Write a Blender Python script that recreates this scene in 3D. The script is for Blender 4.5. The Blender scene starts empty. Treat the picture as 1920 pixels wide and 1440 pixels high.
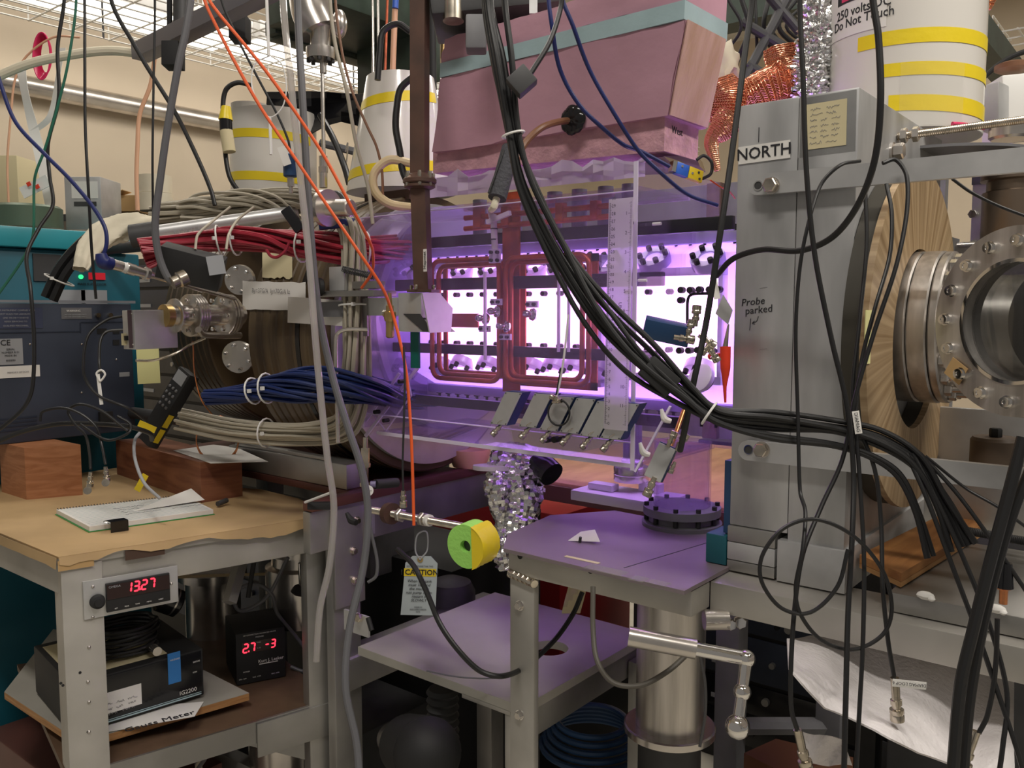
import bpy, bmesh, math, random
from mathutils import Vector, Matrix, Quaternion
random.seed(7)
SC = bpy.context.scene
COL = SC.collection
PI = math.pi
# ------------------------------------------------------------------ camera
F = 1610.0; PITCH = math.atan(138/1610.0); YAW = math.radians(38.8); CAMZ = 1.30
cd = bpy.data.cameras.new('camera'); cam = bpy.data.objects.new('camera', cd); COL.objects.link(cam)
cd.sensor_width = 36; cd.lens = 36*F/1920; cd.clip_start = .02; cd.clip_end = 60
cam.location = (0, 0, CAMZ); cam.rotation_euler = (PI/2-PITCH, 0, YAW)
SC.camera = cam
RM = cam.rotation_euler.to_matrix(); CP = Vector(cam.location); FW = RM @ Vector((0, 0, -1))
# ------------------------------------------------------------------ view, world, lights
SC.view_settings.view_transform = 'Standard'; SC.view_settings.look = 'None'
SC.view_settings.gamma = 1; SC.view_settings.use_curve_mapping = False
SC.view_settings.exposure = 0.0
W = bpy.data.worlds.new('world'); SC.world = W; W.use_nodes = True
W.node_tree.nodes['Background'].inputs[0].default_value = (1.0, .93, .84, 1)
W.node_tree.nodes['Background'].inputs[1].default_value = .19
def area(name, loc, sx, sy, power, color=(1, .94, .86), rot=(0, 0, 0)):
    l = bpy.data.lights.new(name, 'AREA'); l.shape = 'RECTANGLE'; l.size = sx; l.size_y = sy
    l.energy = power; l.color = color
    o = bpy.data.objects.new(name, l); COL.objects.link(o); o.location = loc; o.rotation_euler = rot
    return o
area('ceiling_light_front', (-.2, -.3, 3.2), 1.2, .25, 32)
area('ceiling_light_right', (1.1, 1.2, 3.2), .25, 1.4, 54)
area('ceiling_light_machine', (-1.3, 1.7, 3.2), 1.4, .25, 22)
area('ceiling_light_wall', (-3.0, 2.2, 3.2), .3, 3.2, 30)
area('ceiling_light_rear', (-.6, 4.6, 3.2), 2.4, .3, 34)
# ------------------------------------------------------------------ pixel geometry (1920x1440 frame)
def ray(px, py): return (RM @ Vector(((px-960)/F, (720-py)/F, -1)))
def PY(px, py, Y): d = ray(px, py); return CP+d*((Y-CP.y)/d.y)
def PX(px, py, X): d = ray(px, py); return CP+d*((X-CP.x)/d.x)
def PZ(px, py, Z): d = ray(px, py); return CP+d*((Z-CP.z)/d.z)
def PD(px, py, D): return CP+ray(px, py)*D
def pxm(w, D): return w*D/F          # pixel size -> metres at depth D
# ------------------------------------------------------------------ materials
MATS = {}
def _nt(name):
    m = bpy.data.materials.new(name); m.use_nodes = True; nt = m.node_tree
    return m, nt, nt.nodes['Principled BSDF']
def mat(name, col, rough=.5, metal=0., var=0., scale=20., bump=0., bscale=None, stretch=(1, 1, 1), col2=None,
        emit=None, es=0., spec=.5, coat=0., sss=0., rvar=0., alpha=1., detail=4):
    if name in MATS: return MATS[name]
    m, nt, b = _nt(name); N = nt.nodes; L = nt.links
    b.inputs['Base Color'].default_value = (*col, 1); b.inputs['Roughness'].default_value = rough
    b.inputs['Metallic'].default_value = metal; b.inputs['Specular IOR Level'].default_value = spec
    b.inputs['Coat Weight'].default_value = coat; b.inputs['Alpha'].default_value = alpha
    if emit: b.inputs['Emission Color'].default_value = (*emit, 1); b.inputs['Emission Strength'].default_value = es
    tc = N.new('ShaderNodeTexCoord'); mp = N.new('ShaderNodeMapping'); L.new(tc.outputs['Object'], mp.inputs[0])
    mp.inputs['Scale'].default_value = stretch
    if var or col2 or rvar:
        n = N.new('ShaderNodeTexNoise'); n.inputs['Scale'].default_value = scale; n.inputs['Detail'].default_value = detail
        L.new(mp.outputs[0], n.inputs['Vector'])
        cr = N.new('ShaderNodeValToRGB'); L.new(n.outputs[0], cr.inputs[0])
        c2 = col2 or tuple(max(0, c*(1-var)) for c in col); c1 = col if col2 else tuple(min(1, c*(1+var*.6)) for c in col)
        cr.color_ramp.elements[0].position = .32; cr.color_ramp.elements[1].position = .68
        cr.color_ramp.elements[0].color = (*c2, 1); cr.color_ramp.elements[1].color = (*c1, 1)
        L.new(cr.outputs[0], b.inputs['Base Color'])
        if rvar:
            mr = N.new('ShaderNodeMapRange'); L.new(n.outputs[0], mr.inputs[0])
            mr.inputs[3].default_value = max(0, rough-rvar); mr.inputs[4].default_value = min(1, rough+rvar)
            L.new(mr.outputs[0], b.inputs['Roughness'])
    if bump:
        n2 = N.new('ShaderNodeTexNoise'); n2.inputs['Scale'].default_value = bscale or scale; n2.inputs['Detail'].default_value = 5
        L.new(mp.outputs[0], n2.inputs['Vector'])
        bp = N.new('ShaderNodeBump'); bp.inputs['Strength'].default_value = bump; bp.inputs['Distance'].default_value = .004
        L.new(n2.outputs[0], bp.inputs['Height']); L.new(bp.outputs[0], b.inputs['Normal'])
    MATS[name] = m; return m
def clear_mat(name, tint, gloss=.08, diff=.03, dcol=(.8, .8, .85), rough=.03):
    m = bpy.data.materials.new(name); m.use_nodes = True; nt = m.node_tree; N = nt.nodes; L = nt.links
    N.clear(); out = N.new('ShaderNodeOutputMaterial')
    t = N.new('ShaderNodeBsdfTransparent'); t.inputs[0].default_value = (*tint, 1)
    g = N.new('ShaderNodeBsdfGlossy'); g.inputs['Roughness'].default_value = rough
    d = N.new('ShaderNodeBsdfTranslucent'); d.inputs[0].default_value = (*dcol, 1)
    d2 = N.new('ShaderNodeBsdfDiffuse'); d2.inputs[0].default_value = (*dcol, 1)
    md = N.new('ShaderNodeMixShader'); md.inputs[0].default_value = .5; L.new(d.outputs[0], md.inputs[1]); L.new(d2.outputs[0], md.inputs[2])
    a = N.new('ShaderNodeMixShader'); a.inputs[0].default_value = diff
    L.new(t.outputs[0], a.inputs[1]); L.new(md.outputs[0], a.inputs[2])
    lw = N.new('ShaderNodeLayerWeight'); lw.inputs[0].default_value = .5
    pw = N.new('ShaderNodeMath'); pw.operation = 'POWER'; pw.inputs[1].default_value = 5; L.new(lw.outputs['Facing'], pw.inputs[0])
    mu = N.new('ShaderNodeMath'); mu.operation = 'MULTIPLY_ADD'; mu.inputs[1].default_value = .7; mu.inputs[2].default_value = gloss*.6
    mu.use_clamp = True; L.new(pw.outputs[0], mu.inputs[0])
    b = N.new('ShaderNodeMixShader'); L.new(mu.outputs[0], b.inputs[0]); L.new(a.outputs[0], b.inputs[1]); L.new(g.outputs[0], b.inputs[2])
    L.new(b.outputs[0], out.inputs[0]); MATS[name] = m; return m
def wood_mat(name, c1, c2, scale=3., stretch=(1, 12, 12), rough=.6, distort=4.):
    m, nt, b = _nt(name); N = nt.nodes; L = nt.links
    tc = N.new('ShaderNodeTexCoord'); mp = N.new('ShaderNodeMapping'); mp.inputs['Scale'].default_value = stretch
    L.new(tc.outputs['Object'], mp.inputs[0])
    n = N.new('ShaderNodeTexNoise'); n.inputs['Scale'].default_value = scale; n.inputs['Detail'].default_value = 8; n.inputs['Distortion'].default_value = distort*.2
    L.new(mp.outputs[0], n.inputs['Vector'])
    cr = N.new('ShaderNodeValToRGB'); L.new(n.outputs[0], cr.inputs[0])
    cr.color_ramp.elements[0].position = .35; cr.color_ramp.elements[1].position = .65
    cr.color_ramp.elements[0].color = (*c1, 1); cr.color_ramp.elements[1].color = (*c2, 1)
    L.new(cr.outputs[0], b.inputs['Base Color']); b.inputs['Roughness'].default_value = rough
    bp = N.new('ShaderNodeBump'); bp.inputs['Strength'].default_value = .25; bp.inputs['Distance'].default_value = .002
    L.new(n.outputs[0], bp.inputs['Height']); L.new(bp.outputs[0], b.inputs['Normal'])
    MATS[name] = m; return m
def M(n): return MATS[n]
# ------------------------------------------------------------------ mesh builder
class MB:
    def __init__(s): s.v = []; s.f = []; s.mi = []; s.cur = 0
    def add(s, vs, fs, T=None):
        o = len(s.v)
        for v in vs:
            v = Vector(v)
            s.v.append(T @ v if T is not None else v)
        for f in fs: s.f.append([i+o for i in f]); s.mi.append(s.cur)
        return s
    def box(s, a, b, bev=0., T=None):
        x0, y0, z0 = [min(p, q) for p, q in zip(a, b)]; x1, y1, z1 = [max(p, q) for p, q in zip(a, b)]
        bev = min(bev, (x1-x0)*.45, (y1-y0)*.45, (z1-z0)*.45)
        if bev <= 0:
            vs = [(x0, y0, z0), (x1, y0, z0), (x1, y1, z0), (x0, y1, z0), (x0, y0, z1), (x1, y0, z1), (x1, y1, z1), (x0, y1, z1)]
            return s.add(vs, [(0, 3, 2, 1), (4, 5, 6, 7), (0, 1, 5, 4), (1, 2, 6, 5), (2, 3, 7, 6), (3, 0, 4, 7)], T)
        bm = bmesh.new(); bmesh.ops.create_cube(bm, size=1)
        for v in bm.verts: v.co = Vector(((x0+x1)/2+v.co.x*(x1-x0), (y0+y1)/2+v.co.y*(y1-y0), (z0+z1)/2+v.co.z*(z1-z0)))
        bmesh.ops.bevel(bm, geom=bm.edges[:], offset=bev, segments=2, profile=.6, affect='EDGES')
        return s.addbm(bm, T)
    def addbm(s, bm, T=None):
        bm.verts.index_update(); vs = [v.co.copy() for v in bm.verts]; fs = [[v.index for v in f.verts] for f in bm.faces]
        bm.free(); return s.add(vs, fs, T)
    def lathe(s, prof, p, axis=(0, 0, 1), n=32, cap=True):
        # prof: list of (r, h) along axis from p
        ax = Vector(axis).normalized(); q = Vector((0, 0, 1)).rotation_difference(ax); vs = []; fs = []
        for r, h in prof:
            for i in range(n):
                a = 2*PI*i/n; vs.append(Vector(p)+q @ Vector((r*math.cos(a), r*math.sin(a), h)))
        for k in range(len(prof)-1):
            for i in range(n):
                j = (i+1) % n; fs.append((k*n+i, k*n+j, (k+1)*n+j, (k+1)*n+i))
        if cap:
            if prof[0][0] > 1e-5: fs.append(tuple(range(n))[::-1])
            if prof[-1][0] > 1e-5: fs.append(tuple(range((len(prof)-1)*n, len(prof)*n)))
        return s.add(vs, fs)
    def cyl(s, p, q, r, n=24, bev=0.):
        p = Vector(p); q = Vector(q); h = (q-p).length
        prof = [(r, 0), (r, h)] if not bev else [(r-bev, 0), (r, bev), (r, h-bev), (r-bev, h)]
        return s.lathe(prof, p, q-p, n)
    def ring(s, p, axis, r0, r1, h, n=48):
        ax = Vector(axis).normalized(); return s.lathe([(r0, 0), (r1, 0), (r1, h), (r0, h), (r0, 0)], p, ax, n, cap=False)
    def hexn(s, p, axis, r, h): return s.lathe([(r*.9, 0), (r, h*.1), (r, h*.85), (r*.85, h)], p, axis, 6)
    def sph(s, c, r, n=20, sc=(1, 1, 1)):
        bm = bmesh.new(); bmesh.ops.create_uvsphere(bm, u_segments=n, v_segments=max(6, n*2//3), radius=r)
        for v in bm.verts: v.co = Vector(c)+Vector([v.co[i]*sc[i] for i in range(3)])
        return s.addbm(bm)
    def prism(s, poly, vec):
        # poly: 3D points of one face; extruded by vec
        n = len(poly); vec = Vector(vec); vs = [Vector(p) for p in poly]+[Vector(p)+vec for p in poly]
        fs = [tuple(range(n))[::-1], tuple(range(n, 2*n))]+[(i, (i+1) % n, (i+1) % n+n, i+n) for i in range(n)]
        return s.add(vs, fs)
    def tube(s, pts, r, n=10, smooth=True, sub=6, rad=None, cap=True, closed=False):
        P = [Vector(p) for p in pts]
        if smooth and len(P) > 2: P, rad = crom(P, sub, rad, closed)
        m = len(P); vs = []; fs = []; t0 = (P[1]-P[0]).normalized()
        u = t0.orthogonal().normalized(); prev = t0
        for i, p in enumerate(P):
            t = (P[(i+1) % m]-P[i-1]) if closed else (P[min(i+1, m-1)]-P[max(i-1, 0)])
            if t.length < 1e-9: t = prev
            t.normalize(); q = prev.rotation_difference(t); u = q @ u; u = (u-t*u.dot(t)).normalized(); prev = t; w = t.cross(u)
            rr = rad[i] if rad else r
            for k in range(n):
                a = 2*PI*k/n; vs.append(p+(u*math.cos(a)+w*math.sin(a))*rr)
        for i in range(m if closed else m-1):
            for k in range(n):
                j = (k+1) % n; i2 = (i+1) % m; fs.append((i*n+k, i*n+j, i2*n+j, i2*n+k))
        if cap and not closed: fs.append(tuple(range(n))[::-1]); fs.append(tuple(range((m-1)*n, m*n)))
        return s.add(vs, fs)
    def sheet(s, rows, th=0.):
        # rows: grid of 3D points -> sheet, with thickness th
        R = len(rows); Cn = len(rows[0]); vs = [Vector(p) for r in rows for p in r]
        fs = [(i*Cn+j, i*Cn+j+1, (i+1)*Cn+j+1, (i+1)*Cn+j) for i in range(R-1) for j in range(Cn-1)]
        if th:
            nn = [Vector() for _ in vs]
            for f in fs:
                no = (vs[f[1]]-vs[f[0]]).cross(vs[f[3]]-vs[f[0]])
                for k in f: nn[k] += no
            o = len(vs); vs2 = [v-(n_.normalized() if n_.length > 0 else Vector((0, 0, 1)))*th for v, n_ in zip(vs, nn)]
            edge = [i for i in range(Cn)]+[r*Cn+Cn-1 for r in range(1, R)]+[(R-1)*Cn+c for c in range(Cn-2, -1, -1)]+[r*Cn for r in range(R-2, 0, -1)]
            fs2 = [tuple(k+o for k in f)[::-1] for f in fs]; m = len(edge)
            fs = fs+fs2+[(edge[i], edge[i]+o, edge[(i+1) % m]+o, edge[(i+1) % m]) for i in range(m)]; vs = vs+vs2
        return s.add(vs, fs)
    def build(s, name, m, parent=None, smooth=True, ang=35):
        me = bpy.data.meshes.new(name); me.from_pydata([tuple(v) for v in s.v], [], s.f); me.validate(verbose=False)
        ms = m if isinstance(m, (list, tuple)) else [m]
        for x in ms: me.materials.append(M(x) if isinstance(x, str) else x)
        if len(ms) > 1 and len(me.polygons) == len(s.mi): me.polygons.foreach_set('material_index', s.mi)
        bm = bmesh.new(); bm.from_mesh(me); bmesh.ops.recalc_face_normals(bm, faces=bm.faces[:]); bm.to_mesh(me); bm.free()
        if smooth:
            me.polygons.foreach_set('use_smooth', [True]*len(me.polygons)); me.set_sharp_from_angle(angle=math.radians(ang))
        o = bpy.data.objects.new(name, me); COL.objects.link(o)
        if parent: o.parent = parent
        return o
def crom(P, sub, rad=None, closed=False):
    out = []; ro = []; n = len(P); seg = n if closed else n-1
    for i in range(seg):
        p0 = P[(i-1) % n] if closed or i > 0 else P[0]*2-P[1]; p1 = P[i]; p2 = P[(i+1) % n]
        p3 = P[(i+2) % n] if closed or i+2 < n else P[-1]*2-P[-2]
        # centripetal-ish: plain uniform with clamped tangents
        l = (p2-p1).length; t1 = (p2-p0); t2 = (p3-p1)
        t1 = t1.normalized()*min(t1.length*.5, l) if t1.length else t1; t2 = t2.normalized()*min(t2.length*.5, l) if t2.length else t2
        for k in range(sub):
            t = k/sub; a = 2*t**3-3*t*t+1; b = t**3-2*t*t+t; c = -2*t**3+3*t*t; d = t**3-t*t
            out.append(p1*a+t1*b+p2*c+t2*d)
            if rad: ro.append(rad[i]*(1-t)+rad[(i+1) % n]*t)
    if not closed:
        out.append(P[-1].copy())
        if rad: ro.append(rad[-1])
    return out, (ro if rad else None)
def copies(parent, name, m, mk, spots):
    """one small part at every spot (x, y, z), sharing a mesh"""
    b = MB(); mk(b); o = b.build(name, m, parent); o.location = spots[0]; out = [o]
    for s_ in spots[1:]: c = o.copy(); COL.objects.link(c); c.parent = parent; c.location = s_; out.append(c)
    return out
def tag(o, label=None, cat=None, group=None, kind=None):
    if label: o['label'] = label
    if cat: o['category'] = cat
    if group: o['group'] = group
    if kind: o['kind'] = kind
    return o
def thing(name, label, cat, group=None):
    o = bpy.data.objects.new(name, None); COL.objects.link(o); o.empty_display_size = .02
    return tag(o, label, cat, group)
def bounds(o):
    pts = []
    def rec(x, off):
        if x.type == 'MESH': pts.extend([v.co+off for v in x.data.vertices])
        for c in x.children: rec(c, off+Vector(c.location))
    rec(o, Vector()); return pts
def settle(o):
    """put a root's origin at the base of its geometry (geometry does not move)"""
    if o.get('settled') or o.type not in ('MESH', 'EMPTY'): return
    pts = bounds(o)
    if not pts: return
    b = Vector(((min(p.x for p in pts)+max(p.x for p in pts))/2, (min(p.y for p in pts)+max(p.y for p in pts))/2, min(p.z for p in pts)))
    if o.type == 'MESH': o.data.transform(Matrix.Translation(-b))
    for c in o.children: c.location = Vector(c.location)-b
    o.location = Vector(o.location)+b; _set.add(o.name)
_set = set()
def dup(root, delta=(0, 0, 0), label=None, rotz=0, group=None):
    if root.name not in _set: settle(root)
    r = root.copy(); COL.objects.link(r); _set.add(r.name)
    r.location = Vector(root.location)+Vector(delta); r.rotation_euler[2] += rotz
    if label: r['label'] = label
    if group: r['group'] = group
    for ch in list(root.children):
        c = ch.copy(); COL.objects.link(c); c.parent = r
        for g in list(ch.children):
            d = g.copy(); COL.objects.link(d); d.parent = c
    return r
def text(parent, s, o, ux, uz, size, m, name='lettering', th=.0004, align='CENTER', shear=0., bold=0.):
    """flat lettering: centre/left point o, reading direction ux, up direction uz"""
    cu = bpy.data.curves.new(name, 'FONT'); cu.body = s; cu.size = size; cu.align_x = align; cu.align_y = 'CENTER'
    cu.extrude = th; cu.shear = shear; cu.offset = bold; cu.resolution_u = 2
    t = bpy.data.objects.new(name, cu); COL.objects.link(t)
    dg = bpy.context.evaluated_depsgraph_get(); me = bpy.data.meshes.new_from_object(t.evaluated_get(dg))
    bpy.data.objects.remove(t)
    ux = Vector(ux).normalized(); uz = Vector(uz); uz = (uz-ux*uz.dot(ux)).normalized(); n = ux.cross(uz)
    T = Matrix(((ux.x, uz.x, n.x, o[0]), (ux.y, uz.y, n.y, o[1]), (ux.z, uz.z, n.z, o[2]), (0, 0, 0, 1)))
    me.transform(T); me.materials.clear(); me.materials.append(M(m)); me.name = name
    ob = bpy.data.objects.new(name, me); COL.objects.link(ob)
    if parent: ob.parent = parent
    return ob
def strokes(parent, lines, o, ux, uz, r, m, name='handwriting'):
    """pen strokes: lines of (u, v) metres"""
    ux = Vector(ux).normalized(); uz = Vector(uz).normalized(); b = MB()
    for l in lines: b.tube([Vector(o)+ux*u+uz*v for u, v in l], r, 5, smooth=len(l) > 2, sub=3)
    return b.build(name, m, parent)
def scribble(n, w, h, seed=0):
    """wiggly pen lines: rows of handwriting n=[words per row]"""
    R = random.Random(seed); L = []; dv = h/len(n)
    for k, words in enumerate(n):
        u = 0; v = h/2-dv*(k+.5)
        for q in range(words):
            wl = w/words*(.6+.25*R.random()); pts = []; c = int(wl/(dv*.3))+2
            for i in range(c*2): pts.append((-w/2+u+wl*i/(c*2), v+dv*.28*(R.random()-.5)*(2 if i % 2 else 1)))
            L.append(pts); u += w/words
    return L
AX = Vector((1, 0, 0)); AY = Vector((0, 1, 0)); AZ = Vector((0, 0, 1))
CR = RM @ Vector((1, 0, 0)); CU = RM @ Vector((0, 1, 0)); CB = -FW   # image right / up / towards the camera
def SEG(s, org, ux, uz, h, m, parent, gap=1.25):
    """seven-segment digits"""
    D = {'0': 'abcdef', '1': 'bc', '2': 'abged', '3': 'abgcd', '4': 'fgbc', '5': 'afgcd', '6': 'afgedc', '7': 'abc', '8': 'abcdefg', '9': 'abcdfg', '-': 'g'}
    w = h*.5; t = h*.085; b = MB(); u0 = 0; ux = Vector(ux).normalized(); uz = (Vector(uz)+ux*.12).normalized(); n = ux.cross(uz)
    def bar(u, v, u2, v2):
        d = Vector((u2-u, v2-v)); d.normalize(); p = Vector((-d.y, d.x))*t; a = Vector((u, v))+d*t*1.1; c = Vector((u2, v2))-d*t*1.1
        q = [a-d*t, a+p, c+p, c+d*t, c-p, a-p]
        b.prism([Vector(org)+ux*x[0]+uz*x[1] for x in q], n*.0006)
    for ch in s:
        if ch == '.': b.prism([Vector(org)+ux*(u0-w*.45+x)+uz*y for x, y in ((0, 0), (t*2, 0), (t*2, t*2), (0, t*2))], n*.0006); continue
        S = {'a': (0, h, w, h), 'b': (w, h/2, w, h), 'c': (w, 0, w, h/2), 'd': (0, 0, w, 0), 'e': (0, 0, 0, h/2), 'f': (0, h/2, 0, h), 'g': (0, h/2, w, h/2)}
        if ch in D:
            for k in D[ch]: x = S[k]; bar(u0+x[0], x[1], u0+x[2], x[3])
        u0 += w*1.55
    return b.build('display_digits', m, parent)
def cable(name, label, pts, w, m, cat='cable', D=None, n=10, group=None, sub=8):
    """pts (px, py, depth); w = width in pixels at the mean depth"""
    P = [PD(p[0], p[1], p[2] if len(p) > 2 else D) for p in pts]
    dm = sum((p-CP).dot(FW) for p in P)/len(P)
    if pts[0][1] < 0: P.insert(0, Vector((P[0].x, P[0].y, 3.29)))   # hangs from the ceiling
    b = MB().tube(P, pxm(w, dm)/2, n, sub=sub); return tag(b.build(name, m), label, cat, group)
# boxes given by pixel extents on an upright plane
def yb(b, x0, x1, yt, ybm, Y, dy, ref=None, bev=.0):
    """face on plane Y (towards camera); spans pixels x0..x1; top/bottom pixels at column ref; extends dy away"""
    ref = (x0+x1)/2 if ref is None else ref; ym = (yt+ybm)/2
    a = PY(x0, ym, Y).x; c = PY(x1, ym, Y).x; zt = PY(ref, yt, Y).z; zb = PY(ref, ybm, Y).z
    b.box((a, Y, zb), (c, Y+dy, zt), bev); return (a, c, zb, zt)
def xb(b, x0, x1, yt, ybm, X, dx, ref=None, bev=.0):
    """face on plane X (facing +X, towards camera); spans pixels; extends dx away (to -X)"""
    ref = (x0+x1)/2 if ref is None else ref; ym = (yt+ybm)/2
    a = PX(x0, ym, X).y; c = PX(x1, ym, X).y; zt = PX(ref, yt, X).z; zb = PX(ref, ybm, X).z
    b.box((X, a, zb), (X-dx, c, zt), bev); return (a, c, zb, zt)
def obb(b, px, py, D, sx, sy, sz, ux, uz, bev=0.):
    """box of size sx,sy,sz centred at the pixel; local x=ux, local z=uz"""
    ux = Vector(ux).normalized(); uz = Vector(uz); uz = (uz-ux*uz.dot(ux)).normalized(); uy = uz.cross(ux); o = PD(px, py, D) if D is not None else px
    T = Matrix(((ux.x, uy.x, uz.x, o.x), (ux.y, uy.y, uz.y, o.y), (ux.z, uy.z, uz.z, o.z), (0, 0, 0, 1)))
    b.box((-sx/2, -sy/2, -sz/2), (sx/2, sy/2, sz/2), bev, T); return T
def bnc(b, p, d, s=1., male=True):
    """coax connector along d from p"""
    d = Vector(d).normalized(); r = .007*s
    b.lathe([(r*.55, 0), (r*.6, r*1.2), (r*.8, r*1.3), (r*.8, r*2), (r*.62, r*2.1), (r*.62, r*2.6), (r, r*2.7), (r*1.02, r*3.2), (r*.92, r*3.4), (r*1.0, r*3.6), (r*1.0, r*4.4), (r*.8, r*4.5), (r*.8, r*4.2)], p, d, 14)
# ------------------------------------------------------------------ material set
mat('wall_paint', (.66, .56, .43), .85, var=.05, scale=3)
mat('ceiling_tile', (.72, .70, .64), .9, var=.1, scale=30)
mat('floor_vinyl', (.50, .47, .40), .45, var=.12, scale=8)
mat('alu', (.42, .41, .39), .42, .8, var=.3, scale=6, rvar=.1)
mat('alu_beam', (.50, .48, .44), .5, .55, var=.2, scale=7, rvar=.1)
mat('alu_slab', (.50, .50, .50), .42, .55, var=.32, scale=5, stretch=(3, 3, .8), rvar=.12, bump=.05)
mat('alu_light', (.6, .6, .6), .4, .6, var=.12, scale=20)
mat('steel', (.66, .62, .58), .24, .9, var=.2, scale=12, rvar=.08)
mat('steel_brushed', (.62, .58, .54), .34, .85, var=.35, scale=9, stretch=(6, 6, .4), rvar=.1)
mat('chrome', (.82, .80, .78), .06, 1.)
mat('nickel', (.62, .56, .47), .25, 1., var=.3, scale=60)
mat('black_rubber', (.012, .012, .013), .38)
mat('black_matte', (.015, .015, .016), .65)
mat('black_gloss', (.01, .01, .012), .15)
mat('dark_grey', (.05, .05, .052), .55, var=.2)
mat('mid_grey', (.16, .16, .17), .5, var=.15)
mat('hose_grey', (.13, .13, .14), .42)
mat('white_plastic', (.78, .77, .74), .4)
mat('white_paper', (.82, .80, .76), .8, var=.03, scale=10)
mat('cream_paper', (.66, .58, .36), .8)
mat('yellow_note', (.78, .76, .36), .8)
mat('yellow_tape', (.86, .66, .02), .35, bump=.2, bscale=60)
mat('yellow_plastic', (.75, .55, .02), .35)
mat('blue_plastic', (.03, .12, .55), .35)
mat('navy_rubber', (.012, .02, .12), .4)
mat('orange_sleeve', (.80, .12, .025), .4)
mat('red_wire', (.33, .02, .04), .35)
mat('blue_wire', (.008, .022, .11), .35)
mat('beige_wire', (.42, .38, .30), .5)
mat('cream_hose', (.66, .52, .30), .4)
mat('green_wire', (.02, .14, .09), .4)
mat('rust_steel', (.14, .075, .055), .45, .35, var=.4, scale=18, col2=(.08, .05, .04), bump=.15)
mat('copper_old', (.52, .11, .045), .35, .45, var=.4, scale=30)
mat('copper_bright', (.75, .30, .13), .25, .9, var=.3, scale=60)
mat('brass', (.60, .42, .18), .3, .9, var=.2, scale=30)
mat('foam_pink', (.56, .31, .39), .75, var=.12, scale=5, bump=.35, bscale=30, coat=.15)
mat('foam_pink_rough', (.60, .33, .38), .85, var=.2, scale=30, bump=1., bscale=90)
mat('foam_side', (.66, .42, .38), .8, col2=(.50, .30, .22), scale=5, stretch=(6, 6, .6), bump=.6, bscale=20)
mat('tape_blue', (.37, .50, .53), .3, var=.1, scale=12, bump=.5, bscale=25)
mat('olive', (.22, .17, .07), .6)
mat('coil_brown', (.15, .105, .055), .4, .1, var=.35, scale=3, stretch=(14, 1, 1), col2=(.07, .045, .025), coat=.2)
mat('coil_dark', (.04, .035, .025), .6)
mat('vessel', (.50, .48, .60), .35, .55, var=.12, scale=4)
nt_ = MATS['vessel'].node_tree; tr_ = nt_.nodes.new('ShaderNodeBsdfTranslucent'); tr_.inputs[0].default_value = (.8, .75, .9, 1); mx_ = nt_.nodes.new('ShaderNodeMixShader'); mx_.inputs[0].default_value = .35  # translucency added so lamps inside give the metal shell its lavender glow
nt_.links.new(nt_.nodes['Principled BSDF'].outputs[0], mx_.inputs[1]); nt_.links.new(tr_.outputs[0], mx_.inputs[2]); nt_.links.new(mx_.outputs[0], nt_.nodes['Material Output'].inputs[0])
mat('bar_black', (.018, .018, .022), .35, var=.3)
mat('plasma', (1, 1, 1), .5, emit=(.90, .47, .96), es=3.4)
mat('plasma_dim', (1, 1, 1), .5, emit=(.62, .36, 1.0), es=1.1)
mat('led_red', (.3, 0, 0), .5, emit=(1., .03, .06), es=2.6)
mat('led_green', (0, .3, .1), .5, emit=(.05, 1., .3), es=1.2)
mat('display_dark', (.02, .005, .006), .25)
mat('light_tube', (1, 1, 1), .5, emit=(1., .95, .86), es=4.)
mat('acrylic_edge', (.74, .66, .84), .35)  # pale violet of the lit panel edges put into the colour
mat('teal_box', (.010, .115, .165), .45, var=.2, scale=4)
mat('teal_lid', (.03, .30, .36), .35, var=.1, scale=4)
mat('teal_green', (.0, .12, .10), .5)
mat('scope_blue', (.042, .052, .080), .45, var=.15, scale=5)
mat('scope_dark', (.02, .028, .05), .5)
mat('instrument_blue', (.02, .06, .15), .4)
mat('kraft', (.50, .34, .17), .8, var=.25, scale=4, bump=.2, bscale=10)
mat('kraft_dark', (.08, .045, .03), .8)
mat('cardboard', (.50, .32, .14), .85)
mat('board_grey', (.46, .44, .39), .7, var=.25, scale=3, bump=.1, bscale=30)
mat('purple_plate', (.27, .22, .24), .45, .25, var=.12, scale=6)
mat('rust_table', (.13, .05, .04), .4, .2, var=.3, scale=5)
mat('cloth', (.80, .76, .76), .95, var=.05, bump=.6, bscale=150)
mat('cream_cloth', (.76, .70, .55), .9, bump=.5, bscale=20)
mat('foam_grey', (.07, .07, .08), .95, bump=.8, bscale=200)
mat('lime_foam', (.38, .80, .16), .85, var=.05, bump=.3, bscale=200)
mat('red_paint', (.28, .012, .015), .4)
mat('red_silicone', (.75, .05, .02), .4)
mat('teal_block', (.01, .10, .13), .5)
mat('green_cover', (.05, .35, .08), .5)
mat('pink_tube', (.75, .03, .14), .3)
mat('purple_conn', (.18, .15, .28), .4)
mat('flesh_plastic', (.75, .42, .26), .4)
mat('shield', (.74, .71, .66), .22, coat=.4)
mat('ink', (.015, .015, .02), .6)
mat('ink_grey', (.28, .27, .28), .7)
mat('label_blue', (.03, .20, .55), .4)
mat('label_grey', (.35, .36, .38), .5)
mat('pin', (.12, .02, .02), .4)
mat('zinc', (.80, .78, .72), .4, .3)
mat('foil', (.80, .80, .80), .18, 1., bump=1., bscale=40)
mat('brown_sleeve', (.22, .10, .05), .4)
mat('tan_disc', (.42, .30, .17), .42, var=.2, coat=.25)
wood_mat('wood_red', (.16, .05, .025), (.30, .12, .06), 3., (2, 2, 14), distort=6)
wood_mat('wood_end', (.34, .13, .05), (.46, .20, .09), 4., (3, 3, 16), distort=8)
wood_mat('wood_light', (.40, .22, .10), (.52, .30, .14), 3., (8, 3, 3))
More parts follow.
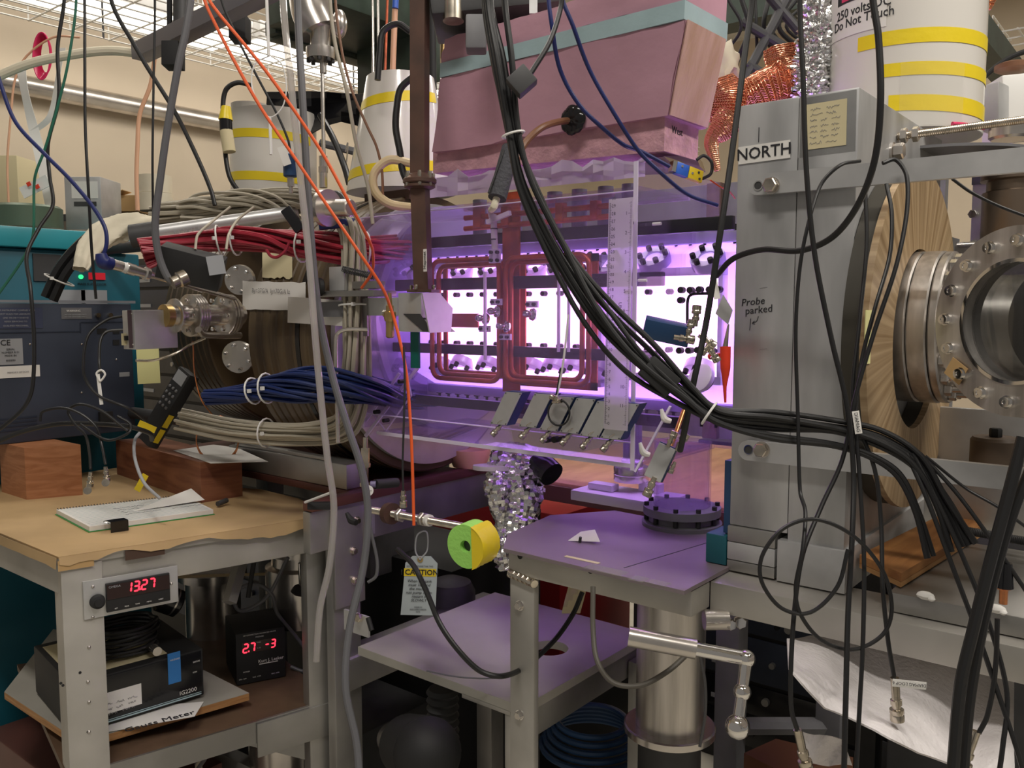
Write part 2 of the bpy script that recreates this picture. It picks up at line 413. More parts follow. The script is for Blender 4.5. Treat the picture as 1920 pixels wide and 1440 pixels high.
wood_mat('oak', (.30, .12, .035), (.48, .22, .07), 4., (14, 1.5, 14))
wood_mat('plywood', (.36, .17, .06), (.52, .28, .11), 5., (2, 2, 40))
clear_mat('acrylic', (.93, .88, .97), gloss=.05, diff=.055, dcol=(.75, .7, .9))  # lavender veil of plasma haze put into tint and diffuse colour
clear_mat('acrylic_clear', (.97, .95, .98), gloss=.06, diff=.02)
clear_mat('glass_dark', (.62, .63, .63), gloss=.10, diff=.10, dcol=(.16, .16, .16))
clear_mat('clear_hose', (.85, .83, .80), gloss=.12, diff=.5, dcol=(.75, .73, .70))
clear_mat('ruler_clear', (.90, .86, .92), gloss=.12, diff=.62, dcol=(.9, .86, .92), rough=.12)
clear_mat('tape_clear', (1, 1, 1), gloss=.02, diff=.12, dcol=(.9, .9, .88))
clear_mat('tissue', (.75, .7, .8), gloss=.02, diff=.8, dcol=(.85, .78, .85), rough=.4)
# radial grain for the tan coil face
m_, nt_, b_ = _nt('coil_face'); tc_ = nt_.nodes.new('ShaderNodeTexCoord'); se_ = nt_.nodes.new('ShaderNodeSeparateXYZ'); nt_.links.new(tc_.outputs['Object'], se_.inputs[0])
at_ = nt_.nodes.new('ShaderNodeMath'); at_.operation = 'ARCTAN2'; zz_ = nt_.nodes.new('ShaderNodeMath'); zz_.operation = 'SUBTRACT'; zz_.inputs[1].default_value = 1.262
yy_ = nt_.nodes.new('ShaderNodeMath'); yy_.operation = 'SUBTRACT'; yy_.inputs[1].default_value = 1.22; nt_.links.new(se_.outputs[1], yy_.inputs[0])
nt_.links.new(se_.outputs[2], zz_.inputs[0]); nt_.links.new(yy_.outputs[0], at_.inputs[0]); nt_.links.new(zz_.outputs[0], at_.inputs[1])
cb_ = nt_.nodes.new('ShaderNodeCombineXYZ'); nt_.links.new(at_.outputs[0], cb_.inputs[0])
no_ = nt_.nodes.new('ShaderNodeTexNoise'); no_.inputs['Scale'].default_value = 16; no_.inputs['Detail'].default_value = 6; nt_.links.new(cb_.outputs[0], no_.inputs['Vector'])
cr_ = nt_.nodes.new('ShaderNodeValToRGB'); nt_.links.new(no_.outputs[0], cr_.inputs[0]); cr_.color_ramp.elements[0].color = (.26, .165, .08, 1); cr_.color_ramp.elements[1].color = (.46, .33, .19, 1)
cr_.color_ramp.elements[0].position = .38; cr_.color_ramp.elements[1].position = .6
nt_.links.new(cr_.outputs[0], b_.inputs['Base Color']); b_.inputs['Roughness'].default_value = .4; MATS['coil_face'] = m_

# ------------------------------------------------------------------ setting
def struct(name, b, m): return tag(b.build(name, m), kind='structure')
WX = -4.2; WY = 6.2; CZ = 3.3
struct('floor', MB().box((WX, -1.2, -.1), (4, WY, 0)), 'floor_vinyl')
struct('ceiling', MB().box((WX, -1.2, CZ), (4, WY, CZ+.1)), 'ceiling_tile')
struct('wall_left', MB().box((WX-.1, -1.2, 0), (WX, WY, CZ)), 'wall_paint')
struct('wall_back', MB().box((WX, WY, 0), (4, WY+.1, CZ)), 'wall_paint')
for k, (px, py, sx, sy, lab) in enumerate([(690, 152, .34, 1.6, 'ceiling light seen behind the steel vacuum tee'), (130, 6, .34, 1.5, 'long ceiling light above the cable tray at upper left')]):
    LZt = 2.62; x, y, _ = PZ(px, py, LZt-.085)
    t = thing('ceiling_light', lab, 'ceiling light')
    MB().box((x-sx/2, y-sy/2, LZt-.07), (x+sx/2, y+sy/2, LZt-.001), .004).build('housing', 'white_plastic', t)
    MB().box((x-sx/2+.03, y-sy/2+.03, LZt-.085), (x+sx/2-.03, y+sy/2-.03, LZt-.07)).build('diffuser', 'light_tube', t)
    for q in (-1, 1): MB().cyl((x, y+q*sy*.4, LZt), (x, y+q*sy*.4, CZ-.001), .004, 8).build('hanger', 'white_plastic', t)

# ------------------------------------------------------------------ vacuum vessel behind the acrylic
VY = 1.26; VZ = 1.283
ves = thing('vacuum_vessel', 'long lavender-lit vacuum vessel with glowing plasma windows behind the acrylic box', 'vacuum vessel')
prof = [(1.145, 1.185), (1.145, 1.382), (1.205, 1.405), (1.38, 1.405), (1.43, 1.35), (1.43, 1.21), (1.38, 1.155), (1.205, 1.155)]
X0v, X1v = -1.20, -.4745
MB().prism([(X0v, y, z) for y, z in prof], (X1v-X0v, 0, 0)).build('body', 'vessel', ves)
# windows: three long ones, each a frame with bolts and a glowing pane
def win(x0p, x1p, zt, zb):
    x0 = PY(x0p, 600, 1.14).x; x1 = PY(x1p, 600, 1.14).x; b = MB()
    b.box((x0, 1.134, zb), (x1, 1.145, zt), .002)
    f = b.build('window', 'plasma', ves); fr = MB(); w = .007
    for a, c in (((x0-w, zt), (x1+w, zt+.012)), ((x0-w, zb-.012), (x1+w, zb)), ((x0-w, zb), (x0, zt)), ((x1, zb), (x1+w, zt))):
        fr.box((a[0], 1.128, a[1]), (c[0], 1.145, c[1]), .001)
    fr.build('window_frame', 'vessel', f); n = max(2, int((x1-x0)/.028))
    copies(f, 'bolt', 'black_matte', lambda q: q.cyl((0, 0, 0), (0, -.010, 0), .0042, 10), [(x0+(x1-x0)*k/n, 1.122, z) for k in range(n+1) for z in (1.327, 1.243)])
    for z in (1.327, 1.243): MB().box((x0, 1.123, z-.006), (x1, 1.126, z+.006)).build('bolt_strip', 'acrylic_clear', f)
win(826, 948, 1.374, 1.195); win(978, 1128, 1.374, 1.192); win(1192, 1352, 1.350, 1.206)
def port(px, py, up, r=.025):
    # conflat port on the upper or lower slanted face
    ax = Vector((0, -.62, .78*up)).normalized(); Y = 1.135; o = PY(px, py, Y)-ax*.024
    b = MB(); b.lathe([(r*.62, 0), (r*.62, .012), (r, .012), (r, .024), (r*.98, .026), (r*.5, .026), (r*.5, .022), (0, .022)], o, ax, 28)
    p = b.build('port', 'vessel', ves); MB().lathe([(r*.48, .0222), (r*.48, .0235)], o, ax, 24).build('port_glow_disc', 'plasma_dim', p); bb = MB(); u = ax.orthogonal().normalized(); v = ax.cross(u)  # glowing disc added in each port to spread violet light
    for k in range(6):
        a = k*PI/3+.3; c = o+ax*.026+(u*math.cos(a)+v*math.sin(a))*r*.8; MB().cyl(c, c+ax*.007, .0042, 8).build('bolt', 'black_matte', p)
for px, py in ((760, 508), (828, 505), (868, 505), (920, 503), (1003, 500), (1052, 498), (1092, 496), (1140, 494), (1225, 482), (1326, 482)): port(px, py, 1)
for px, py in ((758, 695), (830, 692), (868, 690), (918, 692), (998, 696), (1042, 696), (1080, 698), (1122, 700), (1312, 700)): port(px, py, -1)
# end flange and clamp rail
MB().lathe([(.215, 0), (.22, .004), (.22, .05), (.215, .054)], (-1.205, VY, VZ), (1, 0, 0), 64).build('end_flange', 'vessel', ves)
for z, up in ((1.407, 1), (1.153, -1)):
    b = MB(); b.box((X0v+.05, 1.175, z-.008), (X1v, 1.225, z+.008), .002); r_ = b.build('clamp_rail', 'vessel', ves); 
    copies(r_, 'clamp_bolt', 'black_matte', lambda q: q.lathe([(.0025, -.018), (.0025, 0), (.006, 0), (.006, .012), (.0025, .012), (.0025, .018)], (0, 0, 0), (0, 0, 1), 8), [(X0v+.07+k*.0237, 1.185, z+(0 if up > 0 else -.010)) for k in range(34)])
for k, x in enumerate((-1.22, -1.08, -.93, -.78, -.64, -.52)):   # plasma as point lamps, added to glow through the shell
    l = bpy.data.lights.new('plasma_glow', 'POINT'); l.energy = 2.9; l.color = (.62, .34, .94); l.shadow_soft_size = .05
    lo = bpy.data.objects.new('plasma_glow', l); COL.objects.link(lo); lo.location = (x, 1.28, VZ)
# heating/pumping stubs up to the foam box
for px in (900, 965, 1040, 1086, 1135, 1180):
    a = PY(px, 430, 1.2); MB().cyl((a.x, 1.2, 1.40), (a.x, 1.2, 1.50), .013, 18).build('neck', 'mid_grey', ves)
# dark fibre bars along the vessel
def bar(x0, x1, yt, yb_, Y, lab, m='bar_black', d=.012, ref=None):
    b = MB(); yb(b, x0, x1, yt, yb_, Y, d, ref, .002); return tag(b.build('support_bar', m), lab, 'bar')
for x0, x1, yt, ybt, Y, lab in ((740, 1240, 517, 541, 1.085, 'black bar running across the vessel just above the glowing windows'), (735, 1232, 650, 670, 1.085, 'black bar running across the vessel just below the glowing windows'),
                                (808, 1372, 424, 448, 1.10, 'thick black bar across the top of the vessel under the copper rails'), (700, 1285, 758, 778, 1.12, 'thick black bar low on the vessel behind the row of blue boxes')):
    o = bar(x0, x1, yt, ybt, Y, lab)
# copper antenna loops
def loop(x0, x1, yt, ybm, Y, r, lab):
    a = PY(x0, 600, Y); c = PY(x1, 600, Y); xm = (x0+x1)/2; zt = PY(xm, yt, Y).z; zb = PY(xm, ybm, Y).z; rr = .018
    P = []
    for (cx, cz, a0) in ((c.x-rr, zt-rr, 90), (c.x-rr, zb+rr, 0), (a.x+rr, zb+rr, -90), (a.x+rr, zt-rr, -180)):
        for k in range(5): an = math.radians(a0-k*22.5); P.append((cx+rr*math.cos(an), Y, cz+rr*math.sin(an)))
    return tag(MB().tube(P, r, 12, smooth=False, closed=True).build('copper_loop', 'copper_old'), lab, 'copper tube', 'copper antenna loops')
loop(810, 936, 487, 712, 1.070, .0042, 'outer copper tube loop on the left half of the vessel')
loop(823, 944, 496, 704, 1.079, .0042, 'inner copper tube loop on the left half of the vessel')
loop(948, 1104, 480, 718, 1.070, .0042, 'outer copper tube loop on the right half of the vessel')
loop(958, 1092, 489, 710, 1.079, .0042, 'inner copper tube loop on the right half of the vessel')
def cplate(name, x0, x1, yt, ybm, Y, lab, holes=None, d=.003, m='copper_old'):
    b = MB(); x0_ = PY(x0, 600, Y).x; x1_ = PY(x1, 600, Y).x; xm = (x0+x1)/2; zt = PY(xm, yt, Y).z; zb = PY(xm, ybm, Y).z
    if holes:
        w = holes; b.box((x0_, Y, zb), (x0_+w, Y+d, zt)); b.box((x1_-w, Y, zb), (x1_, Y+d, zt)); b.box((x0_, Y, zt-w), (x1_, Y+d, zt)); b.box((x0_, Y, zb), (x1_, Y+d, zb+w))
    else: b.box((x0_, Y, zb), (x1_, Y+d, zt), .0005)
    return tag(b.build(name, m), lab, 'copper plate')
cplate('square_copper_loop', 831, 952, 492, 706, 1.10, 'thin square copper frame behind the left tube loops', .009)
cplate('square_copper_loop', 974, 1120, 478, 728, 1.10, 'thin square copper frame behind the right tube loops', .012)
cplate('copper_strap', 942, 974, 360, 735, 1.092, 'broad vertical copper strap between the two pairs of tube loops')
cplate('copper_plate', 846, 896, 588, 614, 1.10, 'small dark red copper plate in the middle of the left window', m='copper_old')
# copper rails at the top, between the two bus tubes
for py, lab in ((397, 'upper copper bus tube'), (417, 'lower copper bus tube')):
    a = PY(872, py+12, 1.09); c = PY(1150, py-12, 1.09)
    b = MB(); b.tube([a, c], .0045, 10, smooth=False); o = tag(b.build('copper_bus', 'copper_old'), lab+' under the pink foam box', 'copper tube')
for k, px in enumerate((893, 945, 1047, 1112)):
    b = MB(); yb(b, px-7, px+7, 392-(px-872)*.07, 428-(px-872)*.07, 1.083, .014, bev=.002); tag(b.build('copper_clamp', 'copper_old'), ['first', 'second', 'third', 'fourth'][k]+' copper clamp from the left joining the bus tubes', 'clamp')
# ------------------------------------------------------------------ acrylic enclosure
AY0 = 1.013; AX0 = -1.150; AX1 = -.602; AT = 1.461; AB = 1.118; AYB = 1.0
box = thing('acrylic_enclosure', 'clear acrylic box, violet haze of the glow put into its colour, standing in front of the glowing vessel', 'enclosure')
def panel(name, a, b_, e=()):
    p = MB().box(a, b_).build(name, 'acrylic', box)
    for q in e: MB().box(*q).build('panel_edge', 'acrylic_edge', p)
    return p
th = .005
panel('front_panel', (AX0, AY0, AB), (AX1, AY0+th, AT), [((AX0, AY0-.0003, AT-.0012), (AX1, AY0+th+.0003, AT)), ((AX0, AY0-.0003, AB), (AX1, AY0+th+.0003, AB+.0012))])
panel('side_panel', (AX0-.001-th, AY0, AB-.025), (AX0-.001, AY0+.16, AT), [((AX0-.001-th, AY0-.0006, AB-.025), (AX0-.0005, AY0, AT))])
panel('side_panel', (AX1+.001, AY0-.006, AB-.036), (AX1+.007, AY0+.24, AT+.036), [((AX1+.0008, AY0-.0075, AB-.036), (AX1+.0072, AY0-.006, AT+.036))])
panel('tray', (AX0+.03, AY0+.002, AB-.034), (AX1, AY0+.24, AB-.029), [((AX0+.03, AY0+.0008, AB-.0345), (AX1, AY0+.002, AB-.0285))])
panel('top_panel', (AX0, AY0+.01, AT+.001), (AX1, AY0+.15, AT+.006), [((AX0, AY0+.155, AT+.001), (AX1, AY0+.156, AT+.006))])
panel('outer_wing', (AX1+.008, AY0+.236, AB-.034), (AX1+.14, AY0+.241, AB+.03))
# diagonal braces on the lower left and lower right
def strip(p, q, w, m, name, parent, off=.003):
    p = Vector(p); q = Vector(q); d = (q-p).normalized(); s = d.cross(AY).normalized()*w/2
    b = MB(); b.prism([p+s, q+s, q-s, p-s], (0, off, 0)); return b.build(name, m, parent)
for p, q in (((684, 818), (782, 690)), ((684, 790), (748, 700))):
    strip(PY(*p, AY0+.009), PY(*q, AY0+.06), .006, 'acrylic_edge', 'brace', box)
for p, q in (((694, 772), (722, 808)), ((722, 808), (770, 742)), ((770, 742), (765, 716))): strip(PY(*p, AY0+.03), PY(*q, AY0+.03), .0018, 'acrylic_edge', 'brace', box)
for p, q in (((1190, 885), (1256, 762)),): strip(PY(*p, AY0-.01), PY(*q, AY0+.02), .003, 'acrylic_edge', 'brace', box)
# black screws of the enclosure
copies(box, 'screw', 'black_matte', lambda q: q.cyl((0, -.008, 0), (0, .004, 0), .0035, 10), [PY(px, py, AY0) for px, py in ((688, 458), (683, 644), (1190, 419), (1181, 765), (754, 715), (708, 772), (725, 788))])
copies(box, 'rubber_plug', 'black_matte', lambda q: q.cyl((0, -.004, 0), (0, .006, 0), .0048, 14), [PY(px, 824, AY0) for px in (1027, 1041, 1054)])
for px, py in ((1225, 465-45), (1198, 526), (1193, 765)):
    a = PX(px, py, AX1+.007); MB().cyl(a-AX*.001, a+AX*.012, .0022, 8).build('standoff', 'white_plastic', box)
# vertical acrylic braces on the front
for px, yt, yb_ in ((908, 510, 675), (1046, 520, 660), (1065, 520, 660)):
    b = MB(); yb(b, px-1.6, px+1.6, yt, yb_, AY0+.02, .004); b.build('rib', 'acrylic_edge', box)
# ruler
AYR = .983
rt = PY(1165, 372, AYR); rb = PY(1154, 806, AYR); L = (rt-rb).length; up = (rt-rb).normalized(); rx = AX
ru = thing('ruler', 'clear plastic foot ruler standing upright against the acrylic front', 'ruler')
obb_ = MB(); c_ = (rt+rb)/2
T_ = Matrix(((rx.x, 0, up.x, c_.x), (rx.y, 1, up.y, c_.y), (rx.z, 0, up.z, c_.z), (0, 0, 0, 1)))
obb_.box((-.0185, -.0012, -L/2), (.0185, .0012, L/2), 0, T_); obb_.build('blade', 'ruler_clear', ru)
b = MB()
for i in range(301):
    z = -L/2+.008+i*.001; w = .0045 if i % 10 == 0 else (.0034 if i % 5 == 0 else .002)
    if z < L/2-.005: b.box((-.0170, -.00135, z-.0002), (-.0170+w, -.0012, z+.0002), 0, T_)
for i in range(193):
    z = -L/2+.008+i*.0254/16; w = .005 if i % 16 == 0 else (.0035 if i % 8 == 0 else .002)
    if z < L/2-.005: b.box((.0170-w, -.00135, z-.0002), (.0170, -.0012, z+.0002), 0, T_)
g = b.build('graduations', 'ink', ru)
for i in range(0, 31): text(ru, str(i), c_+rx*-.0105+up*(-L/2+.008+i*.01)-AY*.0014, rx, up, .0062, 'ink', 'numeral', 0)
for i in range(1, 12): text(ru, str(12-i), c_+rx*.0095+up*(-L/2+.008+i*.0254)-AY*.0014, rx, up, .0066, 'ink', 'numeral', 0)
text(ru, 'UNIVERSAL', c_-AY*.0014+rx*.003, -up, rx, .007, 'ink', 'lettering', 0)
# ------------------------------------------------------------------ NORTH slab (end plate)
SY = 1.04; SX0 = PY(1385, 205, SY).x; SX1 = PY(1612, 165, SY).x; SZT = 1.556; SZB = .960
slab = thing('end_plate', 'tall aluminium end plate with the NORTH label and pen marks', 'metal plate')
zs = PY(1380, 985, SY).z; xm = PY(1488, 600, SY).x
MB().box((SX0, SY, zs), (xm-.0006, SY+.40, SZT), .002).build('plate', 'alu_slab', slab)
MB().box((xm, SY-.0008, zs-.012), (SX1, SY+.40, SZT), .002).build('plate', 'alu_slab', slab)
zz = [zs-.0006, PY(1380, 1016, SY).z, PY(1380, 1050, SY).z, SZB]
for k in range(3): MB().box((SX0-.001, SY-.004, zz[k+1]+.0007), (PY(1455, 1040, SY).x, SY+.38, zz[k]), .0015).build('foot_block', 'alu_light' if k == 1 else 'alu', slab)
MB().box((PY(1460, 1040, SY).x, SY-.006, SZB), (SX1+.004, SY+.38, PY(1530, 1022, SY).z), .0015).build('foot_block', 'alu_light', slab)
lab = PY(1433, 286, SY); b = MB(); obb(b, lab+Vector((0, -.0012, 0)), 0, None, .0665, .0008, .0215, (1, 0, .02), AZ); l_ = b.build('name_label', 'white_paper', slab)
text(l_, 'NORTH', lab-AY*.0022, (1, 0, .02), AZ, .0200, 'ink', 'lettering', .0002, bold=.0002)
nt = PY(1550, 234, SY); b = MB(); obb(b, nt-AY*.0015, 0, None, .047, .0004, .053, (1, 0, .01), AZ); n_ = b.build('paper_note', 'cream_paper', slab)
b = MB(); obb(b, nt-AY*.0010, 0, None, .068, .0004, .070, (1, 0, .01), AZ); b.build('clear_tape', 'tape_clear', slab)
strokes(n_, scribble([2, 2, 3, 3, 3, 3, 2], .038, .046, 3), nt-AY*.002, AX, AZ, .00022, 'ink_grey')
pp = PY(1414, 575, SY)-AY*.0005
text(slab, 'Probe', pp+AZ*.006-AX*.002, (1, 0, .1), AZ, .013, 'ink', 'handwriting', .0002, shear=.2)
text(slab, 'parked', pp-AZ*.004+AX*.006, (1, 0, .1), AZ, .013, 'ink', 'handwriting', .0002, shear=.1)
strokes(slab, [[(-.004, -.015), (-.005, -.03)], [(.006, -.012), (.004, -.018), (-.002, -.021)], [(-.002, -.021), (.001, -.018)], [(-.002, -.021), (.002, -.022)]], pp, AX, AZ, .0004, 'ink', 'arrow_mark')
q = PY(1423, 253, SY)-AY*.0004; strokes(slab, [[(0, .009), (0, -.009)]], q, AX, AZ, .0005, 'ink', 'pen_mark')
for py in (540, 655): q = PY(1430, py, SY)-AY*.0004; strokes(slab, [[(-.004, 0), (.006, .001)]], q, AX, AZ, .0003, 'ink_grey', 'pen_mark')
# ------------------------------------------------------------------ strap bars with bolts
for (py, lab_, pb) in ((348, 'upper long aluminium strap bolted across the NORTH plate', 1422), (843, 'lower long aluminium strap bolted across the NORTH plate', 1404)):
    a = PY(pb-20, py, SY-.016); t = thing('strap_bar', lab_, 'metal bar')
    z = a.z; b = MB(); r = .0125; P = [(a.x+r*(1-math.cos(an)), z+r*math.sin(an)) for an in [math.radians(x) for x in range(-90, 91, 15)]]
    P = [(.30, z-r)]+P+[(.30, z+r)]
    b.prism([(x, SY-.016, zz_) for x, zz_ in P], (0, .009, 0)); b.build('bar', 'alu_light', t)
    for k, px in ((0, pb), (1, pb+25)):
        c = PY(px, py, SY-.016)
        if k: MB().cyl(c, c-AY*.0015, .0105, 20).build('washer', 'steel', t); MB().hexn(c-AY*.0015, (0, -1, 0), .0092, .008).build('bolt', 'nickel', t)
        else:
            MB().cyl(c+AY*.002, c-AY*.0004, .0052, 20).build('bolt_hole', 'dark_grey', t); MB().ring(c-AY*.0007, (0, -1, 0), .0048, .0062, .0006, 24).build('hole_rim', 'chrome', t)
# threaded rods and nuts along the slab side
def rod(p, q, r, name, lab, m='nickel', pitch=.0022, cat='threaded rod', parent=None, nuts=()):
    p = Vector(p); q = Vector(q); d = (q-p); L = d.length; n = int(L/pitch); pr = []
    for k in range(n): pr += [(r*.86, k*pitch), (r, (k+.5)*pitch)]
    b = MB().lathe(pr, p, d, 12)
    t = thing(name, lab, cat) if parent is None else parent
    b.build('rod', m, t)
    for k in nuts: c = p+d.normalized()*k; MB().hexn(c, d, r*1.9, r*1.5).build('nut', 'steel', t)
    return t
a = PX(1683, 256, SX1); rod(a, (.25, a.y+.02, a.z+.012), .0052, 'threaded_rod', 'threaded rod with two nuts leaving the top right side of the NORTH plate', nuts=(.004, .018))
a = PX(1672, 285, SX1); t = thing('hex_bolt', 'hex bolt head on the plate side just above the upper strap', 'bolt'); MB().cyl(a, a+AX*.003, .012, 20).build('washer', 'steel', t); MB().hexn(a+AX*.003, (1, 0, 0), .0105, .012).build('head', 'steel', t)
# ------------------------------------------------------------------ right coil
CX0 = SX1+.001; CXF = -.295; CYc = 1.22; CZc = 1.262
coil = thing('magnet_coil', 'big tan ring coil with radial grain standing against the NORTH plate', 'coil')
cc = MB(); cc.ring((CXF-.006, CYc, CZc), (1, 0, 0), .118, .222, .008, 96); o_ = cc.build('face_disc', 'coil_face', coil)
MB().ring((CX0, CYc, CZc), (1, 0, 0), .120, .2195, CXF-.006-CX0, 96).build('winding', 'coil_dark', coil)
n1 = PX(1627, 632, CXF+.003); b = MB(); obb(b, n1, 0, None, .001, .022, .060, AX, AZ); nn = b.build('sticky_note', 'yellow_note', coil)
strokes(nn, scribble([1], .012, .008, 9), n1+AX*.001+AZ*.006, AY, AZ, .0002, 'ink_grey')
# second square mount behind coil
t = thing('coil_bracket', 'grey plate with slot standing behind the tan coil, right of it', 'metal plate')
b = MB(); b.prism([(-.33, 1.46, 1.42), (-.33, 1.62, 1.42), (-.33, 1.62, .98), (-.33, 1.45, .98)], (-.012, 0, 0)); b.build('plate', 'mid_grey', t)
a = PX(1838, 360, -.2); MB().cyl((-.33, 1.60, 1.40), (-.30, 1.60, 1.40), .014, 16).build('bolt', 'steel', t)
# ------------------------------------------------------------------ flange stack, tee and viewport
tee = thing('vacuum_tee', 'stainless conflat tee with stacked flanges at the centre of the tan coil', 'vacuum fitting')
FY, FZ = 1.22, 1.278
for x0, x1, r in ((-.318, -.286, .0985), (-.285, -.262, .0985), (-.261, -.250, .0975)):
    MB().lathe([(r-.002, 0), (r, .002), (r, x1-x0-.002), (r-.002, x1-x0)], (x0, FY, FZ), (1, 0, 0), 80).build('flange', 'steel_brushed', tee)
MB().cyl((SX1+.001, FY, FZ), (-.318, FY, FZ), .075, 48).build('tube', 'steel_brushed', tee)
MB().cyl((-.25, FY, FZ), (.06, FY, FZ), .066, 64).build('body', 'steel_brushed', tee)
MB().cyl(Vector((-.137, .97, FZ))+Vector((.5, .87, 0))*.075, Vector((-.137, .97, FZ))+Vector((.5, .87, 0))*.24, .062, 64).build('branch', 'steel_brushed', tee)
for k in range(20):
    an = 2*PI*(k+.5)/20; c = Vector((-.250, FY+.086*math.cos(an), FZ+.086*math.sin(an)))
    b = MB(); b.hexn(c, (1, 0, 0), .0085, .009); b.cyl(c+AX*.009, c+AX*.034, .0042, 10); b.build('bolt', 'steel', tee)
vp = thing('viewport_flange', 'round bolted glass viewport on the vacuum tee facing the camera', 'viewport')
VC = Vector((-.137, .97, 1.289)); VN = Vector((-.5, -.87, 0)).normalized()
MB().ring(VC, VN, .060, .093, .014, 96).build('flange_ring', 'steel_brushed', vp)
MB().ring(VC-VN*.0125, VN, .060, .0945, .012, 96).build('back_ring', 'steel', vp)
MB().cyl(VC-VN*.012, VC-VN*.002, .062, 64).build('glass', 'glass_dark', vp)
MB().cyl(VC-VN*.060, VC-VN*.055, .062, 64).build('back_wall', 'mid_grey', vp)
u9 = VN.cross(AZ).normalized()
for dx in (-.02, .012): u0 = VC-VN*.053+u9*dx; MB().tube([u0-AZ*.05, u0+AZ*.05], .002, 8, smooth=False).build('inner_rib', 'dark_grey', vp)
MB().ring(VC+VN*.0142, VN, .058, .0615, .001, 96).build('inner_lip', 'chrome', vp)
u_ = VN.cross(AZ).normalized()
for k in range(16):
    an = 2*PI*k/16+.02; c = VC+VN*.014+(u_*math.cos(an)+AZ*math.sin(an))*.0785
    b = MB(); b.cyl(c, c+VN*.003, .0065, 16); b.lathe([(.005, 0), (.0052, .004), (.0025, .004), (.0022, .003)], c+VN*.003, VN, 14); b.build('bolt', 'chrome', vp)
b = MB(); obb(b, VC+VN*.0165+VN.cross(AZ)*(.062 if VN.cross(AZ).dot(CR) < 0 else -.062)-AZ*.052, 0, None, .022, .001, .020, VN.cross(AZ)+AZ*.6, AZ); b.build('tape_piece', 'cardboard', vp)
# ------------------------------------------------------------------ purple platform, beam, leg
PZT = .965
plat = thing('platform', 'satin metal platform plate lit violet, in front of the NORTH plate', 'platform')
c1 = PZ(943, 1028, PZT); c2 = PZ(1283, 1108, PZT); c3 = PZ(1352, 1085, PZT)
b = MB(); b.prism([(c1.x, c1.y+.0, PZT), (c2.x, c2.y, PZT), (c2.x, 1.14, PZT), (-.52, 1.14, PZT), (-.55, 1.20, PZT), (-.755, 1.215, PZT), (-.82, 1.12, PZT), (-.80, .985, PZT)], (0, 0, -.005)); b.build('plate', 'purple_plate', plat)
b = MB(); q1 = PZ(1170, 1065, PZT); q2 = PZ(1325, 1018, PZT); d_ = (q2-q1).normalized(); s_ = d_.cross(AZ)*.0008
b.prism([q1+s_+AZ*.0004, q2+s_+AZ*.0004, q2-s_+AZ*.0004, q1-s_+AZ*.0004], (0, 0, -.0006)); b.build('seam', 'dark_grey', plat)
for (p, q, w) in (((1095, 1063), (1190, 1068), .018), ((1180, 1084), (1195, 1096), .016), ((1215, 1090), (1252, 1096), .012)):
    a = PZ(*p, PZT+.0006); c = PZ(*q, PZT+.0006); MB().box((a.x, a.y-.004, PZT+.0002), (c.x, a.y+w, PZT+.0007)).build('clear_tape', 'tape_clear', plat)
a = PZ(1057, 1044, PZT); MB().box((a.x, a.y, PZT+.0002), (a.x+.055, a.y+.007, PZT+.0006)).build('masking_tape', 'cream_paper', plat)
BY = .985; BZT = .958; BZB = .920
beam = thing('support_beam', 'long aluminium beam running under the platform and the NORTH plate to the right edge', 'beam')
bx0 = PY(953, 1046, .935).x
MB().box((bx0, .935, .925), (-.47, .985, BZT), .002).build('front_rail', 'alu_beam', beam)
MB().box((-.47, BY, BZB), (.35, BY+.09, BZT), .002).build('rail', 'alu_beam', beam)
MB().box((bx0, .986, .925), (bx0+.045, 1.20, BZT), .002).build('cross_rail', 'alu_beam', beam)
for px in (975, 1107): a = PY(px, 1043 if px < 1000 else 1070, .935); MB().cyl(a+AY*.004, a-AY*.0006, .0042, 14).build('hole', 'black_matte', beam)
leg = thing('square_post', 'pale square leg under the left end of the violet platform with two bolts', 'leg')
lx0 = PY(956, 1200, .935).x; lx1 = PY(1001, 1200, .935).x
MB().box((lx0, .935, 0), (lx1, .947, .9245), .002).build('post', 'alu_beam', leg)
b = MB(); b.tube([(lx0-.002+k*.004, .933+(.0015 if k % 2 else 0), .926-k*.0006) for k in range(13)], .006, 10, sub=2, rad=[.0058+(.0012 if k % 2 else 0) for k in range(13)]); b.build('weld_bead', 'nickel', leg)
for py in (1135, 1340):
    a = PY(975, py, .935); MB().cyl(a, a-AY*.0012, .0075, 18).build('washer', 'chrome', leg); MB().hexn(a-AY*.0012, (0, -1, 0), .006, .006).build('bolt', 'steel', leg)
